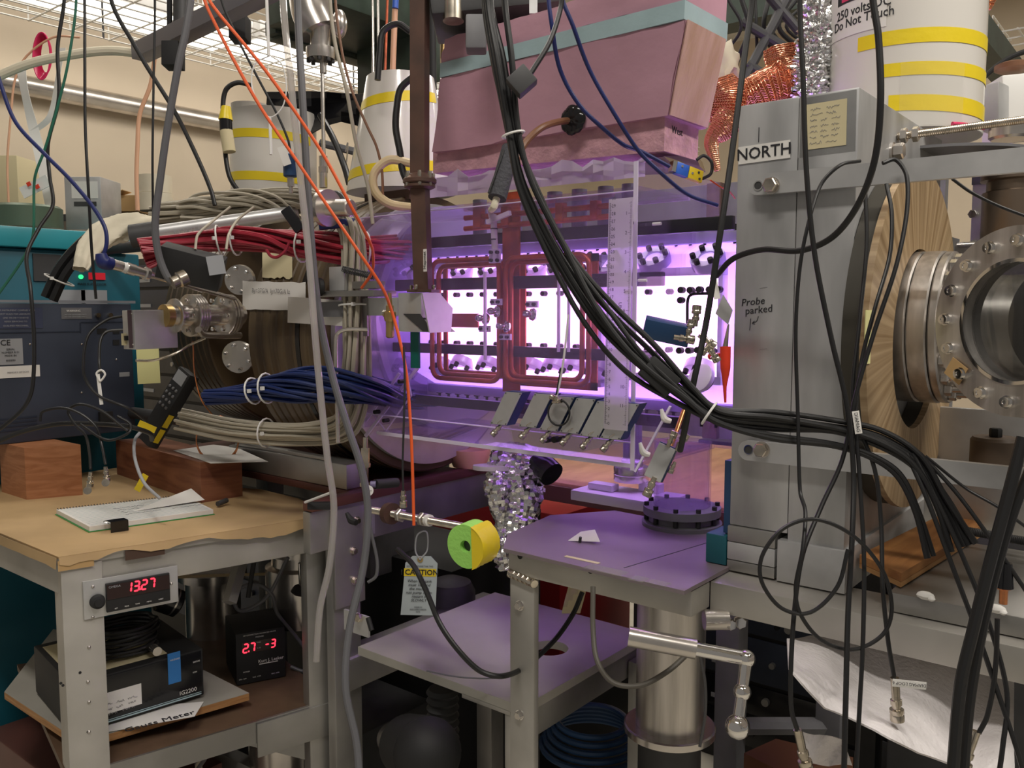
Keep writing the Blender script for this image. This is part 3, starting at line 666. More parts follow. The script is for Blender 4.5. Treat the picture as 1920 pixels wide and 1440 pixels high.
# lower plywood shelf on its frame
LZ = .70
shelf = thing('lower_shelf', 'worn grey shelf board with an oval hole below the violet platform', 'shelf')
xa, xb_ = PZ(668, 1215, LZ).x-.004, -.655; ya, yb2 = .98, 1.37
hole = PZ(1030, 1215, LZ); n = 28; ring = [(hole.x+.034*math.cos(2*PI*k/n), hole.y+.034*math.sin(2*PI*k/n)) for k in range(n)]
def boardhole(b, x0, x1, y0, y1, ring, z, th_):
    # square plate with a polygon hole: fan between hole ring and outer boundary
    n = len(ring); cx = sum(p[0] for p in ring)/n; cy = sum(p[1] for p in ring)/n; out = []
    for p in ring:
        dx, dy = p[0]-cx, p[1]-cy; t = min(((x1-cx)/dx if dx > 0 else (x0-cx)/dx) if abs(dx) > 1e-9 else 1e9, ((y1-cy)/dy if dy > 0 else (y0-cy)/dy) if abs(dy) > 1e-9 else 1e9); out.append((cx+dx*t, cy+dy*t))
    for c in ((x0, y0), (x1, y0), (x1, y1), (x0, y1)):
        k = min(range(n), key=lambda i: (out[i][0]-c[0])**2+(out[i][1]-c[1])**2); out[k] = c
    vs = [(*p, z) for p in ring]+[(*p, z) for p in out]+[(*p, z-th_) for p in ring]+[(*p, z-th_) for p in out]; fs = []
    for i in range(n):
        j = (i+1) % n; fs += [(i, i+n, j+n, j), (i+2*n, j+2*n, j+3*n, i+3*n), (i, j, j+2*n, i+2*n), (i+n, i+3*n, j+3*n, j+n)]
    b.add(vs, fs)
# rotated slightly: board occupies x -.96..-.645
b = MB(); boardhole(b, -1.15, -.775, .990, 1.372, ring, LZ, .015); b.build('board', 'board_grey', shelf)
MB().box((-.790, .995, LZ-.062), (-.778, 1.36, LZ-.0135), .001).build('side_rail', 'alu', shelf)
MB().box((-.90, .990, LZ-.022), (-.80, 1.03, LZ-.0135), .001).build('angle_flange', 'alu_beam', shelf)
MB().box((-.812, .992, LZ-.11), (-.80, 1.03, LZ-.0225), .001).build('angle_web', 'alu_beam', shelf)
MB().box((-.776, 1.30, .0), (-.735, 1.34, LZ-.03), .001).build('leg', 'alu', shelf)
MB().box((-1.14, 1.30, .0), (-1.10, 1.34, LZ-.0135), .001).build('leg', 'alu', shelf)
# paper scrap on the platform
a = PZ(1095, 1016, PZT); b = MB(); f = [Vector((a.x-.020, a.y-.012, PZT+.0008)), Vector((a.x+.026, a.y+.002, PZT+.004)), Vector((a.x+.004, a.y+.022, PZT+.014)), Vector((a.x-.014, a.y+.012, PZT+.010))]
b.prism(f, (0, .0004, .0004)); t = thing('paper_scrap', 'small torn white paper scrap lying on the violet platform', 'paper'); b.build('scrap', 'white_paper', t); MB().cyl(f[1]*.3+f[0]*.7+Vector((.004, 0, -.001)), f[1]*.3+f[0]*.7+Vector((.006, -.001, .007)), .0022, 8).build('pin', 'dark_grey', t)
# teal block
a0 = PY(1323, 1040, 1.036).x; b = MB(); b.box((a0, 1.036, PZT+.001), (SX0-.002, 1.10, PZT+.040), .0015); tag(b.build('teal_block', 'teal_block'), 'small teal metal block on the platform against the NORTH plate foot', 'block')
b = MB(); b.box((SX0-.011, 1.045, PZT+.042), (SX0-.0015, 1.10, PY(1352, 862, 1.045).z), .001); tag(b.build('blue_plate', 'instrument_blue'), 'narrow blue plate standing on the teal block along the NORTH plate', 'plate')
# ------------------------------------------------------------------ round steel post under the platform
post = thing('steel_column', 'thick stainless steel column with a base flange under the platform', 'column')
pc = PY(1257, 1270, 1.19); R_ = .054
MB().cyl((pc.x, 1.19, .64), (pc.x, 1.19, .955), R_, 64).build('column', 'steel_brushed', post)
MB().lathe([(.070, 0), (.0725, .002), (.0725, .012), (.070, .014)], (pc.x, 1.19, .628), (0, 0, 1), 64).build('base_flange', 'steel', post)
MB().cyl((pc.x, 1.19, 0), (pc.x, 1.19, .628), .05, 48).build('lower_column', 'dark_grey', post)
MB().lathe([(.045, 0), (.062, 0), (.062, .006), (.052, .007), (.052, .017), (.060, .018), (.060, .030), (.045, .031)], (pc.x+.01, 1.20, PZT+.0), (0, 0, 1), 56).build('top_flange', 'mid_grey', post)
for k in range(10):
    an = 2*PI*k/10; MB().cyl((pc.x+.01+.055*math.cos(an), 1.20+.055*math.sin(an), PZT+.008), (pc.x+.01+.055*math.cos(an), 1.20+.055*math.sin(an), PZT+.036), .004, 8).build('stud', 'black_matte', post)
gl = thing('clear_cylinder', 'clear acrylic cylinder standing on the flange behind the platform', 'cylinder')
MB().ring((pc.x+.01, 1.20, PZT+.032), (0, 0, 1), .041, .044, .10, 48).build('tube', 'acrylic', gl)
# crank
cr = thing('hand_crank', 'chrome crank handle with ball grips hanging from the platform drive', 'crank')
D_ = 1.02; p0, p1, p2, p3 = PD(1305, 1217, D_), PD(1400, 1235, D_-.01), PD(1392, 1297, D_-.02), PD(1383, 1363, D_-.03)
MB().tube([p0, p1], .0085, 20, smooth=False).build('shaft', 'chrome', cr); MB().sph(p1, .0105).build('elbow_ball', 'chrome', cr)
b = MB(); b.tube([p1, p2], .006, 16, smooth=False, rad=[.0075, .0062]); b.build('arm', 'chrome', cr); MB().sph(p2, .0102).build('middle_ball', 'chrome', cr)
b = MB(); b.tube([p2, p3], .006, 16, smooth=False, rad=[.0065, .0072]); b.build('grip_stem', 'chrome', cr); MB().sph(p3, .0142, 28).build('grip_ball', 'chrome', cr)
q = (p0-p1).normalized(); MB().cyl(p0, p0+q*.08, .012, 20).build('gear_shaft', 'steel', cr)
# ------------------------------------------------------------------ right lower corner
t = thing('wood_offcut', 'oak board lying at an angle on the beam to the right of the coil', 'wood board')
w1, w2, w3, w4 = PZ(1612, 1040, 1.0), PZ(1690, 1075, 1.0), PZ(1840, 985, 1.0), PZ(1790, 952, 1.0)
b = MB(); b.prism([w1, w2, w3, w4], (0, 0, -.010)); b.build('board', 'oak', t)
b = MB(); b.prism([w1-Vector((0, 0, .0105)), w2-Vector((.0, 0, .0105)), w3-Vector((0, 0, .0105)), w4-Vector((0, 0, .0105))], (0, 0, -.006)); b.build('lower_ply', 'plywood', t)
MB().box((-.318, 1.10, .960), (-.20, 1.42, .980), .002)
t = thing('base_block', 'thick grey steel base block lying on the beam at lower right', 'metal block')
a = PY(1640, 1130, 1.0); MB().box((a.x+.012, 1.01, .9592), (-.075, 1.30, .9815), .002).build('block', 'alu', t)
MB().box((-.073, .995, .9592), (.25, 1.30, .9815), .002).build('block', 'mid_grey', t)
for k, (px, py) in enumerate(((1735, 1120), (1868, 1145))):
    a = PZ(px, py, .984); b = MB(); b.sph((a.x, a.y, .986), .006, 10, (1.6, 1, .8)); b.sph((a.x+.007, a.y-.003, .9845), .004, 8, (1, 1.2, .7)); tag(b.build('paper_wad', 'white_paper'), ['small white crumb of tissue on the steel base, left one', 'small white crumb of tissue beside the copper lug'][k], 'tissue')
rod((-.25, 1.28, 1.002), (.15, 1.22, 1.002), .006, 'threaded_rod', 'dark threaded rod lying behind the oak board at lower right', m='dark_grey')
# copper lug
t = thing('copper_lug', 'bare copper lug with black sleeve hanging above the steel base at right', 'cable lug')
a = PD(1882, 1110, .86); MB().tube([a+AZ*.03, a+AZ*.005], .0075, 14, smooth=False, rad=[.0065, .009]).build('sleeve', 'black_gloss', t)
MB().tube([a+AZ*.008, a-AZ*.012], .004, 10, smooth=False).build('wire_end', 'copper_bright', t)
b = MB(); b.tube([a+AZ*.004+CR*math.cos(k)*.006+CB*math.sin(k)*.006 for k in [i*.8 for i in range(8)]], .0012, 6, closed=True); b.build('loop', 'copper_bright', t)
# ------------------------------------------------------------------ pink foam box above the vessel
fo = thing('foam_box', 'pink insulation foam box with a pale blue tape band above the acrylic box', 'insulation box')
def slabprism(c, depth, name, m, parent, dX=0.):
    """c: 4 front corners (lb, rb, rt, lt); extruded away along Y"""
    b = MB(); b.prism(c, (dX, depth, 0)); return b.build(name, m, parent, ang=25)
YB, YT = 1.05, 1.03
lo = [PY(812, 325, YB+.012), PY(1245, 283, YB+.012), PY(1247, 212, YB+.012), PY(812, 283, YB+.012)]
slabprism(lo, .10, 'lower_slab', 'foam_pink_rough', fo)
def rough_block(c, depth, name, m, parent):
    b = MB(); n = 14; mrows = []
    lb, rb, rt, lt = c
    rows = []
    for j in range(6):
        r = []
        for i in range(n+1):
            p = lb.lerp(rb, i/n).lerp(lt.lerp(rt, i/n), j/5); e = .0015
            r.append(p+Vector((random.uniform(-e, e), random.uniform(-e, e), random.uniform(-e, e)*(1.5 if j in (0, 5) else .5))))
        rows.append(r)
    b.sheet(rows, 0); back = [p+Vector((0, depth, 0)) for p in (lb, rb, rt, lt)]
    b.prism([p+Vector((0, .002, 0)) for p in (lb, rb, rt, lt)], (0, depth, 0)); return b.build(name, m, parent, ang=30)
mn = [PY(811, 286, YB), PY(1250, 215, YB), PY(1284, 36, YT), PY(826, 146, YT)]
rough_block(mn, .115, 'main_block', 'foam_pink', fo)
b = MB(); b.prism([mn[1]+Vector((.001, .004, 0)), mn[2]+Vector((.001, .004, 0)), mn[2]+Vector((.004, .111, 0)), mn[1]+Vector((.004, .111, 0))], (.002, 0, 0)); b.build('corner_board', 'foam_side', fo)
bl = [PY(826, 146, YT), PY(1284, 36, YT), PY(1286, 0, YT-.001), PY(827, 119, YT-.001)]; bl2 = [p-AY*.002 for p in bl]
slabprism(bl2, .121, 'blue_tape_band', 'tape_blue', fo, .003)
up_ = [PY(827, 119, YT), PY(1287, 0, YT), PY(1290, -110, YT), PY(832, 72, YT), ]
up_ = [PY(827, 119, YT), PY(1287, 0, YT), PY(1290, -60, YT), PY(833, 73, YT)]
rough_block(up_, .115, 'upper_slab', 'foam_pink', fo)
a = PY(888, 238, YB-.002); b = MB(); b.prism([a+Vector(q) for q in ((-.006, 0, -.011), (.006, 0, -.009), (0, 0, .012))], (0, -.0006, 0)); b.build('gouge', 'rust_steel', fo)
a = PY(1075, 225, YB-.004); b = MB()
for k in range(7): an = k*.9; b.sph(a+Vector((.010*math.cos(an), -.001, .010*math.sin(an))), .0125, 8, (1, .5, 1))
b.build('black_grommet', 'black_gloss', fo)
tx = PX(1270, 246, lo[1].x+.001); text(fo, 'West', PY(1262, 262, YB+.010)-AX*.004+AX*.02, (1, .0, 0), AZ, .012, 'ink', 'handwriting', .0002) if False else None
text(fo, 'West', tx, AY, AZ, .014, 'ink', 'handwriting', .0002)
MB().cyl(PY(1083, 228, YB-.006), PY(1083, 228, YB-.006)+AZ*.001, .001)
# sleeve through the grommet to the grey foam sleeve
cable('brown_hose', 'brown braided hose bending out of the black grommet of the foam box', [(1078, 226, 1.27), (1050, 228, 1.22), (1015, 240, 1.19), (985, 268, 1.18), (966, 305, 1.17)], 13, 'brown_sleeve', 'hose')
t = thing('foam_sleeve', 'dark grey foam pipe sleeve slanting down in front of the foam box', 'foam sleeve')
MB().tube([PD(958, 278, 1.17), PD(932, 372, 1.15)], .0125, 24, smooth=False).build('sleeve', 'foam_grey', t)
MB().tube([PD(945, 282, 1.157), PD(916, 362, 1.139)], .0014, 6, smooth=False).build('slit', 'black_matte', t)
t = thing('antenna_feed', 'white feed tube with clamps rising from the copper strap to the foam sleeve', 'feed tube')
p = PY(928, 470, 1.06); q = PY(925, 402, 1.06); MB().cyl(p, q, .0052, 18).build('tube', 'white_plastic', t)
for py in (430, 450): a = PY(926.5, py, 1.06); MB().cyl(a, a+AZ*.0018, .0058, 18).build('black_ring', 'black_matte', t)
MB().tube([PY(922, 408, 1.06), PY(920, 395, 1.06), PD(926, 388, 1.15), PD(932, 370, 1.15)], .005, 10).build('solder_joint', 'cream_cloth', t)
b = MB(); obb(b, PY(935, 408, 1.055), 0, None, .048, .006, .007, (1, 0, .25), AZ); b.build('clamp', 'white_plastic', t)
b = MB(); obb(b, PY(928, 480, 1.056), 0, None, .020, .006, .022, (1, 0, 0), AZ); b.build('mount_block', 'acrylic_edge', t)
copies(t, 'screw', 'black_matte', lambda q: q.cyl((0, 0, 0), (0, -.005, 0), .0028, 8), [PY(x, y, 1.052) for x, y in ((922, 473), (934, 473), (922, 488), (934, 488))])
# crumpled tissue layer under the foam box
b = MB(); rows = []
R2 = random.Random(5)
for j in range(5):
    r = []
    for i in range(22):
        px = 800+i*19.5; top = 330-(px-800)*.085+R2.uniform(-9, 9); bot = 372-(px-800)*.10
        py = top+(bot-top)*j/4+(R2.uniform(-4, 4) if 0 < j < 4 else 0); r.append(PY(px, py, 1.045+.004*R2.uniform(-1, 1)+.002*j))
    rows.append(r)
b.sheet(rows, .0006); tag(b.build('tissue_sheet', 'tissue', ang=12), 'crumpled thin white sheet hanging under the pink foam box', 'sheet')
b = MB(); c_ = PY(1270, 300, 1.10); b.prism([PY(1170, 318, 1.07), PY(1245, 293, 1.07), PX(1305, 292, lo[1].x+.0), PX(1312, 312, lo[1].x+.0)], (0, .02, -.006))
tag(b.build('olive_board', 'olive'), 'olive brown board edge under the right end of the foam box', 'board')
# ------------------------------------------------------------------ dark overhead structure
t = thing('overhead_frame', 'dark green steel overhead frame with hanging straps behind the foam box', 'steel frame')
b = MB(); b.box((-1.7, 2.75, 2.25), (.4, 2.85, 2.38)); b.build('beam', 'dark_green_steel', t) if 'dark_green_steel' in MATS else (mat('dark_green_steel', (.03, .05, .035), .5, var=.3), b.build('beam', 'dark_green_steel', t))
for q in ((665, 30, 2.5, .40, .3, .10), (640, 95, 2.7, .50, .06, .05), (745, 70, 2.6, .06, .3, .3), (585, 75, 2.6, .30, .05, .04)): b = MB(); obb(b, *q[:3], q[3], q[4], q[5], AY, AZ, .003); b.build('beam', 'dark_green_steel', t)
MB().box((-.55, 2.2, 2.0), (-.48, 3.4, 2.07)).build('beam', 'dark_green_steel', t)
for (x, y) in ((-.60, 2.8), (-1.0, 2.8)): MB().box((x, y, 2.38), (x+.04, y+.04, CZ)).build('hanger', 'dark_grey', t)
for k, (px0, py0, px1, py1) in enumerate(((1480, -10, 1395, 150), (1440, -10, 1500, 60), (1390, 40, 1490, 100), (1400, 120, 1480, 170))):
    MB().tube([PD(px0, py0, 1.9), PD(px1, py1, 1.9)], .011, 10, smooth=False).build('brace', 'dark_grey', t)
# steel vacuum elbow and flange above left shield with its rod
t = thing('feedthrough', 'steel flange on a black elbow with a thin rod hanging down, upper centre left', 'vacuum fitting')
D_ = 1.75
MB().tube([PD(575, -40, D_), PD(583, 20, D_), PD(600, 60, D_)], .04, 28).build('elbow', 'steel', t)
a = PD(601, 100, D_); MB().lathe([(.028, .0), (.029, .01), (.029, .022), (.020, .022), (.020, .06), (.022, .065)], a-AZ*.012, (0, 0, 1), 40).build('flange', 'steel', t)
for k in range(8): an = k*PI/4; c = a+Vector((.024*math.cos(an), .024*math.sin(an), -.012)); MB().hexn(c-AZ*.007, (0, 0, 1), .0045, .007).build('bolt', 'dark_grey', t)
b = MB(); b.tube([PD(604, 110, D_), PD(607, 295, D_)], .004, 12, smooth=False); b.build('rod', 'steel', t)
for py, h, r in ((128, .02, .0072), (305, .026, .0085), (318, .012, .0095), (338, .03, .0085)): a = PD(606, py, D_); MB().cyl(a-AZ*h/2, a+AZ*h/2, r, 6 if r > .009 else 16).build('fitting', 'steel', t)
MB().sph(PD(637, 45, D_), .022, 16, (.7, .7, 1.3)).build('side_flange', 'steel', t)
# ------------------------------------------------------------------ shields: white sheets rolled into tubes, with yellow tape
def shield(name, lab, cx, cy, z0, z1, r0, r1, tapes, gap=(0, 0), m='shield'):
    t = thing(name, lab, 'plastic shield'); n = 64; b = MB(); rows = []
    for z, r in ((z0, r0), (z1, r1)):
        rows.append([(cx+r*math.cos(2*PI*k/n), cy+r*math.sin(2*PI*k/n), z) for k in range(n+1)])
    b.sheet(rows, .0012); b.build('sheet', m, t)
    for (z, h, a0, a1, sl) in tapes:
        rows = []
        for dz in (-h/2, h/2):
            r = []
            for k in range(33):
                an = math.radians(a0+(a1-a0)*k/32); zz = z+dz+sl*(k/32-.5); rr = r0+(r1-r0)*(zz-z0)/(z1-z0)+.0008; r.append((cx+rr*math.cos(an), cy+rr*math.sin(an), zz))
            rows.append(r)
        b = MB(); b.sheet(rows, .0004); b.build('tape_strip', 'yellow_tape', t)
    return t
WCx, WCy, WR = -.378, 1.42, .1115
sh = shield('white_shield', 'big white cylinder shield with the 250 volts warning standing behind the NORTH plate', WCx, WCy, SZT+.002, 1.95, WR, WR,
            [(1.683, .020, -108, 20, 0), (1.637, .018, -90, 20, -.004), (1.588, .022, -84, 20, -.010)])
def curved_text(parent, s, px, py, size, m, w=None):
    # lettering that follows the cylinder
    o = PY(px, py, WCy-WR*.95); an0 = math.atan2(o.y-WCy, o.x-WCx); 
    ob = text(parent, s, (0, 0, 0), (1, 0, 0), (0, 0, 1), size, m, 'lettering', .0003, bold=.0001)
    for v in ob.data.vertices:
        u, d, z = v.co.x*.88, v.co.y, v.co.z; a = an0+u/WR; r = WR+.0014-d; v.co = Vector((WCx+r*math.cos(a), WCy+r*math.sin(a), o.z+z+u*.02))
    return ob
def curved_patch(parent, name, m, px0, px1, py0, py1, off):
    a0 = None; rows = []
    o0 = PY(px0, (py0+py1)/2, WCy-WR*.9); o1 = PY(px1, (py0+py1)/2, WCy-WR*.9); z0 = PY((px0+px1)/2, py1, WCy-WR*.95).z; z1 = PY((px0+px1)/2, py0, WCy-WR*.95).z
    f = lambda o: math.atan2(-1, (o.x-WCx)/WR*1.05)
    A0 = -PI/2+math.asin(max(-1, min(1, (o0.x-WCx)/WR))); A1 = -PI/2+math.asin(max(-1, min(1, (o1.x-WCx)/WR)))
    for z in (z0, z1): rows.append([(WCx+(WR+off)*math.cos(A0+(A1-A0)*k/16), WCy+(WR+off)*math.sin(A0+(A1-A0)*k/16), z) for k in range(17)])
    b = MB(); b.sheet(rows, .0004); return b.build(name, m, parent)
sg = curved_patch(sh, 'warning_label', 'white_paper', 1548, 1668, -60, 62, .0010)
curved_text(sg, '250 volts DC', 1614, 16, .0185, 'ink'); curved_text(sg, 'Do Not Touch', 1612, 36, .0185, 'ink')
curved_patch(sg, 'black_field', 'ink', 1568, 1640, -60, -1, .0014); curved_patch(sg, 'red_field', 'pink_tube', 1578, 1640, -60, -6, .0018)
curved_patch(sh, 'clear_tape', 'tape_clear', 1690, 1792, 112, 230, .0011)
MB().lathe([(.10, 0), (.142, 0), (.142, .004), (.10, .004)], (WCx+.04, WCy+.035, SZT-.03), (0, 0, 1), 64).build('base_disc', 'mid_grey', sh)
MB().tube([(WCx+.02+.1*math.cos(k/10), WCy-.0+.115*math.sin(k/10), SZT+.003) for k in range(-8, -1)], .003, 8).build('red_seal', 'pink_tube', sh)
# foil column left of it
def foil(name, lab, path, r, seed, parent=None, n=40, rows_=60, amp=.22, m='foil'):
    R = random.Random(seed); P, _ = crom([Vector(p) for p in path], 10); m_ = len(P); rows = []
    for i in range(rows_):
        f = i/(rows_-1)*(m_-1); k = min(int(f), m_-2); c = P[k].lerp(P[k+1], f-k); t = (P[k+1]-P[k]).normalized(); u = t.cross(CB).normalized(); w = t.cross(u)
        rr = r(i/(rows_-1)) if callable(r) else r
        rows.append([c+(u*math.cos(2*PI*q/n)+w*math.sin(2*PI*q/n))*rr*(1+R.uniform(-amp, amp)) for q in range(n)])
        rows[-1].append(rows[-1][0])
    b = MB(); b.sheet(rows); o = b.build(name, m, parent, smooth=True, ang=8)
    return o
tag(foil('foil_wrapped_pipe', '', [PD(1534, -60, 1.32), PD(1532, 60, 1.32), PD(1520, 130, 1.32), PD(1517, 190, 1.32)], .026, 3), 'crinkled aluminium foil column left of the white 250 volts cylinder', 'foil-wrapped pipe')
# copper mesh cloth
def copper_cloth(name, lab, path, rad, seed):
    R = random.Random(seed); P, rr = crom([Vector(p) for p in path], 8, rad); b = MB(); n = 46; m_ = len(P); G = []
    for i, c in enumerate(P):
        t = (P[min(i+1, m_-1)]-P[max(i-1, 0)]).normalized(); u = t.cross(CB).normalized(); w = t.cross(u)
        G.append([c+(u*math.cos(2*PI*q/n)+w*math.sin(2*PI*q/n)*.75)*rr[i]*(1+.07*math.sin(5*q*2*PI/n+i*.3)+R.uniform(-.03, .03)) for q in range(n)])
    for i in range(m_): b.tube(G[i], .0007, 4, smooth=False, closed=True)
    for q in range(n): b.tube([G[i][(q+(i % 2)) % n] for i in range(m_)], .0007, 4, smooth=False)
    mat('copper_mesh', (.85, .42, .25), .25, .85)
    inner = MB(); inner.sheet([[c+(p-c)*.96 for p in G[i]]+[c+(G[i][0]-c)*.96] for i, c in enumerate(P)])
    t = thing(name, lab, 'copper mesh'); b.build('mesh', 'copper_mesh', t); inner.build('inner_layer', 'copper_old', t); return t
copper_cloth('copper_mesh_sleeve', 'crumpled bright copper mesh sleeve flaring upward between foam box and foil column', [PD(1465, 90, 1.36), PD(1470, 120, 1.36), PD(1478, 150, 1.35), PD(1440, 165, 1.35), PD(1400, 185, 1.36), PD(1360, 195, 1.37)], [.026, .027, .036, .030, .026, .016], 2)
copper_cloth('copper_mesh_sleeve', 'pale copper mesh sock bulging below the cream cloth beside the foam box', [PD(1352, 150, 1.33), PD(1362, 180, 1.33), PD(1360, 215, 1.33), PD(1350, 235, 1.34)], [.022, .029, .028, .022], 4)
copper_cloth('copper_mesh_sleeve', 'loose copper mesh end hanging down to the thermocouple plug', [PD(1372, 220, 1.3), PD(1355, 240, 1.3), PD(1335, 262, 1.3), PD(1338, 290, 1.3), PD(1345, 320, 1.3)], [.022, .020, .011, .008, .004], 6)
copper_cloth('copper_mesh_sleeve', 'copper mesh cuff at the top right edge above the cable tray', [PD(1815, -30, 1.5), PD(1830, 0, 1.5), PD(1835, 22, 1.5)], [.03, .035, .02], 8)
def blob(name, lab, cat, px, py, D, r, sc, seed, m, amp=.12, ang=40):
    R = random.Random(seed); bm = bmesh.new(); bmesh.ops.create_icosphere(bm, subdivisions=3, radius=r)
    K = [(Vector((R.uniform(-1, 1), R.uniform(-1, 1), R.uniform(-1, 1))).normalized(), R.uniform(2, 5), R.uniform(0, 6)) for _ in range(7)]
    o = PD(px, py, D)
    for v in bm.verts:
        d = v.co.normalized(); s_ = 1+sum(amp/2*math.sin(k[1]*d.dot(k[0])*2+k[2]) for k in K); c = v.co*s_; v.co = o+CR*c.x*sc[0]+CU*c.y*sc[1]+CB*c.z*sc[2]
    return tag(MB().addbm(bm).build(name, m, ang=ang), lab, cat)
blob('cream_cloth', 'cream cloth bundle tucked behind the right end of the foam box', 'cloth', 1355, 125, 1.40, .030, (.9, 1.3, 1), 3, 'cream_cloth')
# ------------------------------------------------------------------ brown square waveguide with horn
g = thing('waveguide', 'rusty brown square waveguide tube running straight down from the top', 'waveguide')
def quadtube(b, A, B_, w0, w1, d): # box column between two points, image-facing by machine axes
    b.prism([A+AX*(-w0/2)-AY*d/2, A+AX*(w0/2)-AY*d/2, A+AX*(w0/2)+AY*d/2, A+AX*(-w0/2)+AY*d/2], B_-A)
WY_ = .965
wa = PY(787, -30, WY_); wm = PY(787, 338, WY_); wb = PY(794, 548, WY_)
Tw = lambda A, B_: None
def col(A, B_, w, name, m, parent):
    b = MB(); q = Quaternion((0, 0, 1), math.radians(25)); hx = q @ Vector((w/2, 0, 0)); hy = q @ Vector((0, w/2, 0)); b.prism([A-hx-hy, A+hx-hy, A+hx+hy, A-hx+hy], B_-A); return b.build(name, m, parent)
col(wa, wm, .0235, 'upper_tube', 'rust_steel', g); col(wm, wb, .0235, 'lower_tube', 'rust_steel', g)
MB().lathe([(.024, 0), (.026, .002), (.026, .007), (.021, .012), (.016, .016)][::1], wm-AZ*.006, (0, 0, 1), 24).build('flange', 'rust_steel', g)
MB().lathe([(.018, 0), (.024, .003), (.024, .007)], wm-AZ*.014, (0, 0, 1), 24).build('flange', 'rust_steel', g)
copies(g, 'bolt', 'nickel', lambda q: q.hexn((0, 0, -.010), (0, 0, 1), .0032, .022), [wm+Vector((.022*math.cos(a), .022*math.sin(a), 0)) for a in (0, 1.1, 2.3, 3.4, 4.5, 5.5)])
b = MB(); col(wb+AZ*.004, wb-AZ*.0, .040, 'lower_flange', 'rust_steel', g)
copies(g, 'bolt', 'nickel', lambda q: q.hexn((0, 0, 0), (0, 0, 1), .003, .007), [wb+AZ*.004+Vector(v) for v in ((-.016, -.010, 0), (.004, -.020, 0), (.020, .002, 0))])
a = PY(797, 488, WY_-.020); b = MB(); obb(b, a, 0, None, .007, .0006, .034, AX, AZ); l_ = b.build('label', 'white_paper', g); text(l_, 'Hopvnet', a-AY*.0012, AZ, -AX, .0075, 'ink', 'handwriting', .0002)
hb = thing('horn_block', 'machined aluminium horn block under the brown waveguide', 'metal block')
x0 = PY(747, 580, .95).x; x1 = PY(790, 580, .95).x; zt = wb.z-.001; zb = PY(765, 622, .95).z
b = MB(); b.prism([(x0, .95, zt), (x1, .95, zt), (x1, .95, zb+.022), (x1-.006, .95, zb+.022), (x1+.030, .95, zb), (x0, .95, zb)], (0, .045, 0)); b.build('block', 'alu_light', hb)
b = MB(); b.prism([(x0+.012, .9494, zb+.028), (x1-.002, .9494, zb+.028), (x1+.026, .9494, zb+.001), (x1+.004, .9494, zb+.001)], (0, -.0008, 0)); b.build('recess', 'dark_grey', hb)
hx = x1+.0305; b = MB(); b.prism([PX(792, 549, hx), PX(824, 549, hx), PX(849, 578, hx), PX(846, 622, hx), PX(806, 624, hx)], (-.0025, 0, 0)); b.build('horn_face', 'alu_light', hb)
b = MB(); xa_ = PY(768, 655, .97); b.box((xa_.x-.0, .972, PY(768, 690, .97).z), (xa_.x+.018, .976, zb-.001)); tag(b.build('green_strip', 'teal_green'), 'dark green strip hanging below the horn block', 'strip')
# brass coax feedthrough and aluminium bracket left of it
t = thing('bracket_arm', 'aluminium bracket arm carrying a brass connector left of the horn block', 'bracket')
b = MB(); yb(b, 684, 746, 558, 592, .955, .012); b.build('plate', 'alu_light', t)
b = MB(); yb(b, 680, 688, 560, 630, .952, .004); b.build('edge_plate', 'alu', t)
c = PD(731, 588, 1.335)
b = MB(); b.lathe([(.004, -.038), (.0065, -.036), (.0065, -.012), (.008, -.012), (.0095, -.006), (.0095, .002), (.006, .004), (.006, .012), (.004, .014), (.003, .032)], c, (0, 0, 1), 16); b.build('brass_connector', 'brass', t)
b = MB(); b.tube([c+AX*-.012, c], .006, 10, smooth=False); b.build('nut', 'nickel', t)
# probe clamp assembly (spring, grey block, knob)
t = thing('probe_clamp', 'aluminium probe clamp with a black knob and a spring on top of the white sheet', 'clamp')
b = MB(); yb(b, 617, 645, 500, 545, .93, .02, bev=.001); b.build('upright', 'alu_light', t)
b = MB(); yb(b, 590, 700, 545, 556, .925, .05, bev=.001); b.build('arm', 'alu', t)
b = MB(); yb(b, 660, 705, 527, 541, .93, .02, bev=.001); b.build('jaw', 'alu', t)
a = PY(605, 538, .925); MB().lathe([(.013, 0), (.015, .002), (.015, .008), (.012, .010)], a, (-.4, -1, 0), 20).build('knob', 'black_matte', t)
a = PY(644, 505, .93); e = PY(700, 518, .93); b = MB(); d = e-a
b.tube([a+d*(k/120)+AZ*.0055*math.sin(k*.9*2)+AY*.0055*math.cos(k*.9*2) for k in range(121)], .0009, 6, smooth=False); b.build('spring', 'dark_grey', t)
b = MB(); yb(b, 602, 646, 566, 594, .94, .02); b.build('slot_block', 'mid_grey', t)
b = MB(); yb(b, 540, 568, 555, 605, .962, .001); o = b.build('left_sheet', 'mid_grey', None); o2 = o
bpy.data.objects.remove(o2)
b = MB(); q = [PY(540, 556, .985), PY(652, 564, .94), PY(655, 612, .94), PY(539, 605, .985)]; b.prism(q, (.0, .001, 0)); tag(b.build('white_card', 'white_paper'), 'plain white card mounted flat in front of the brown coil, below the clamp', 'card')
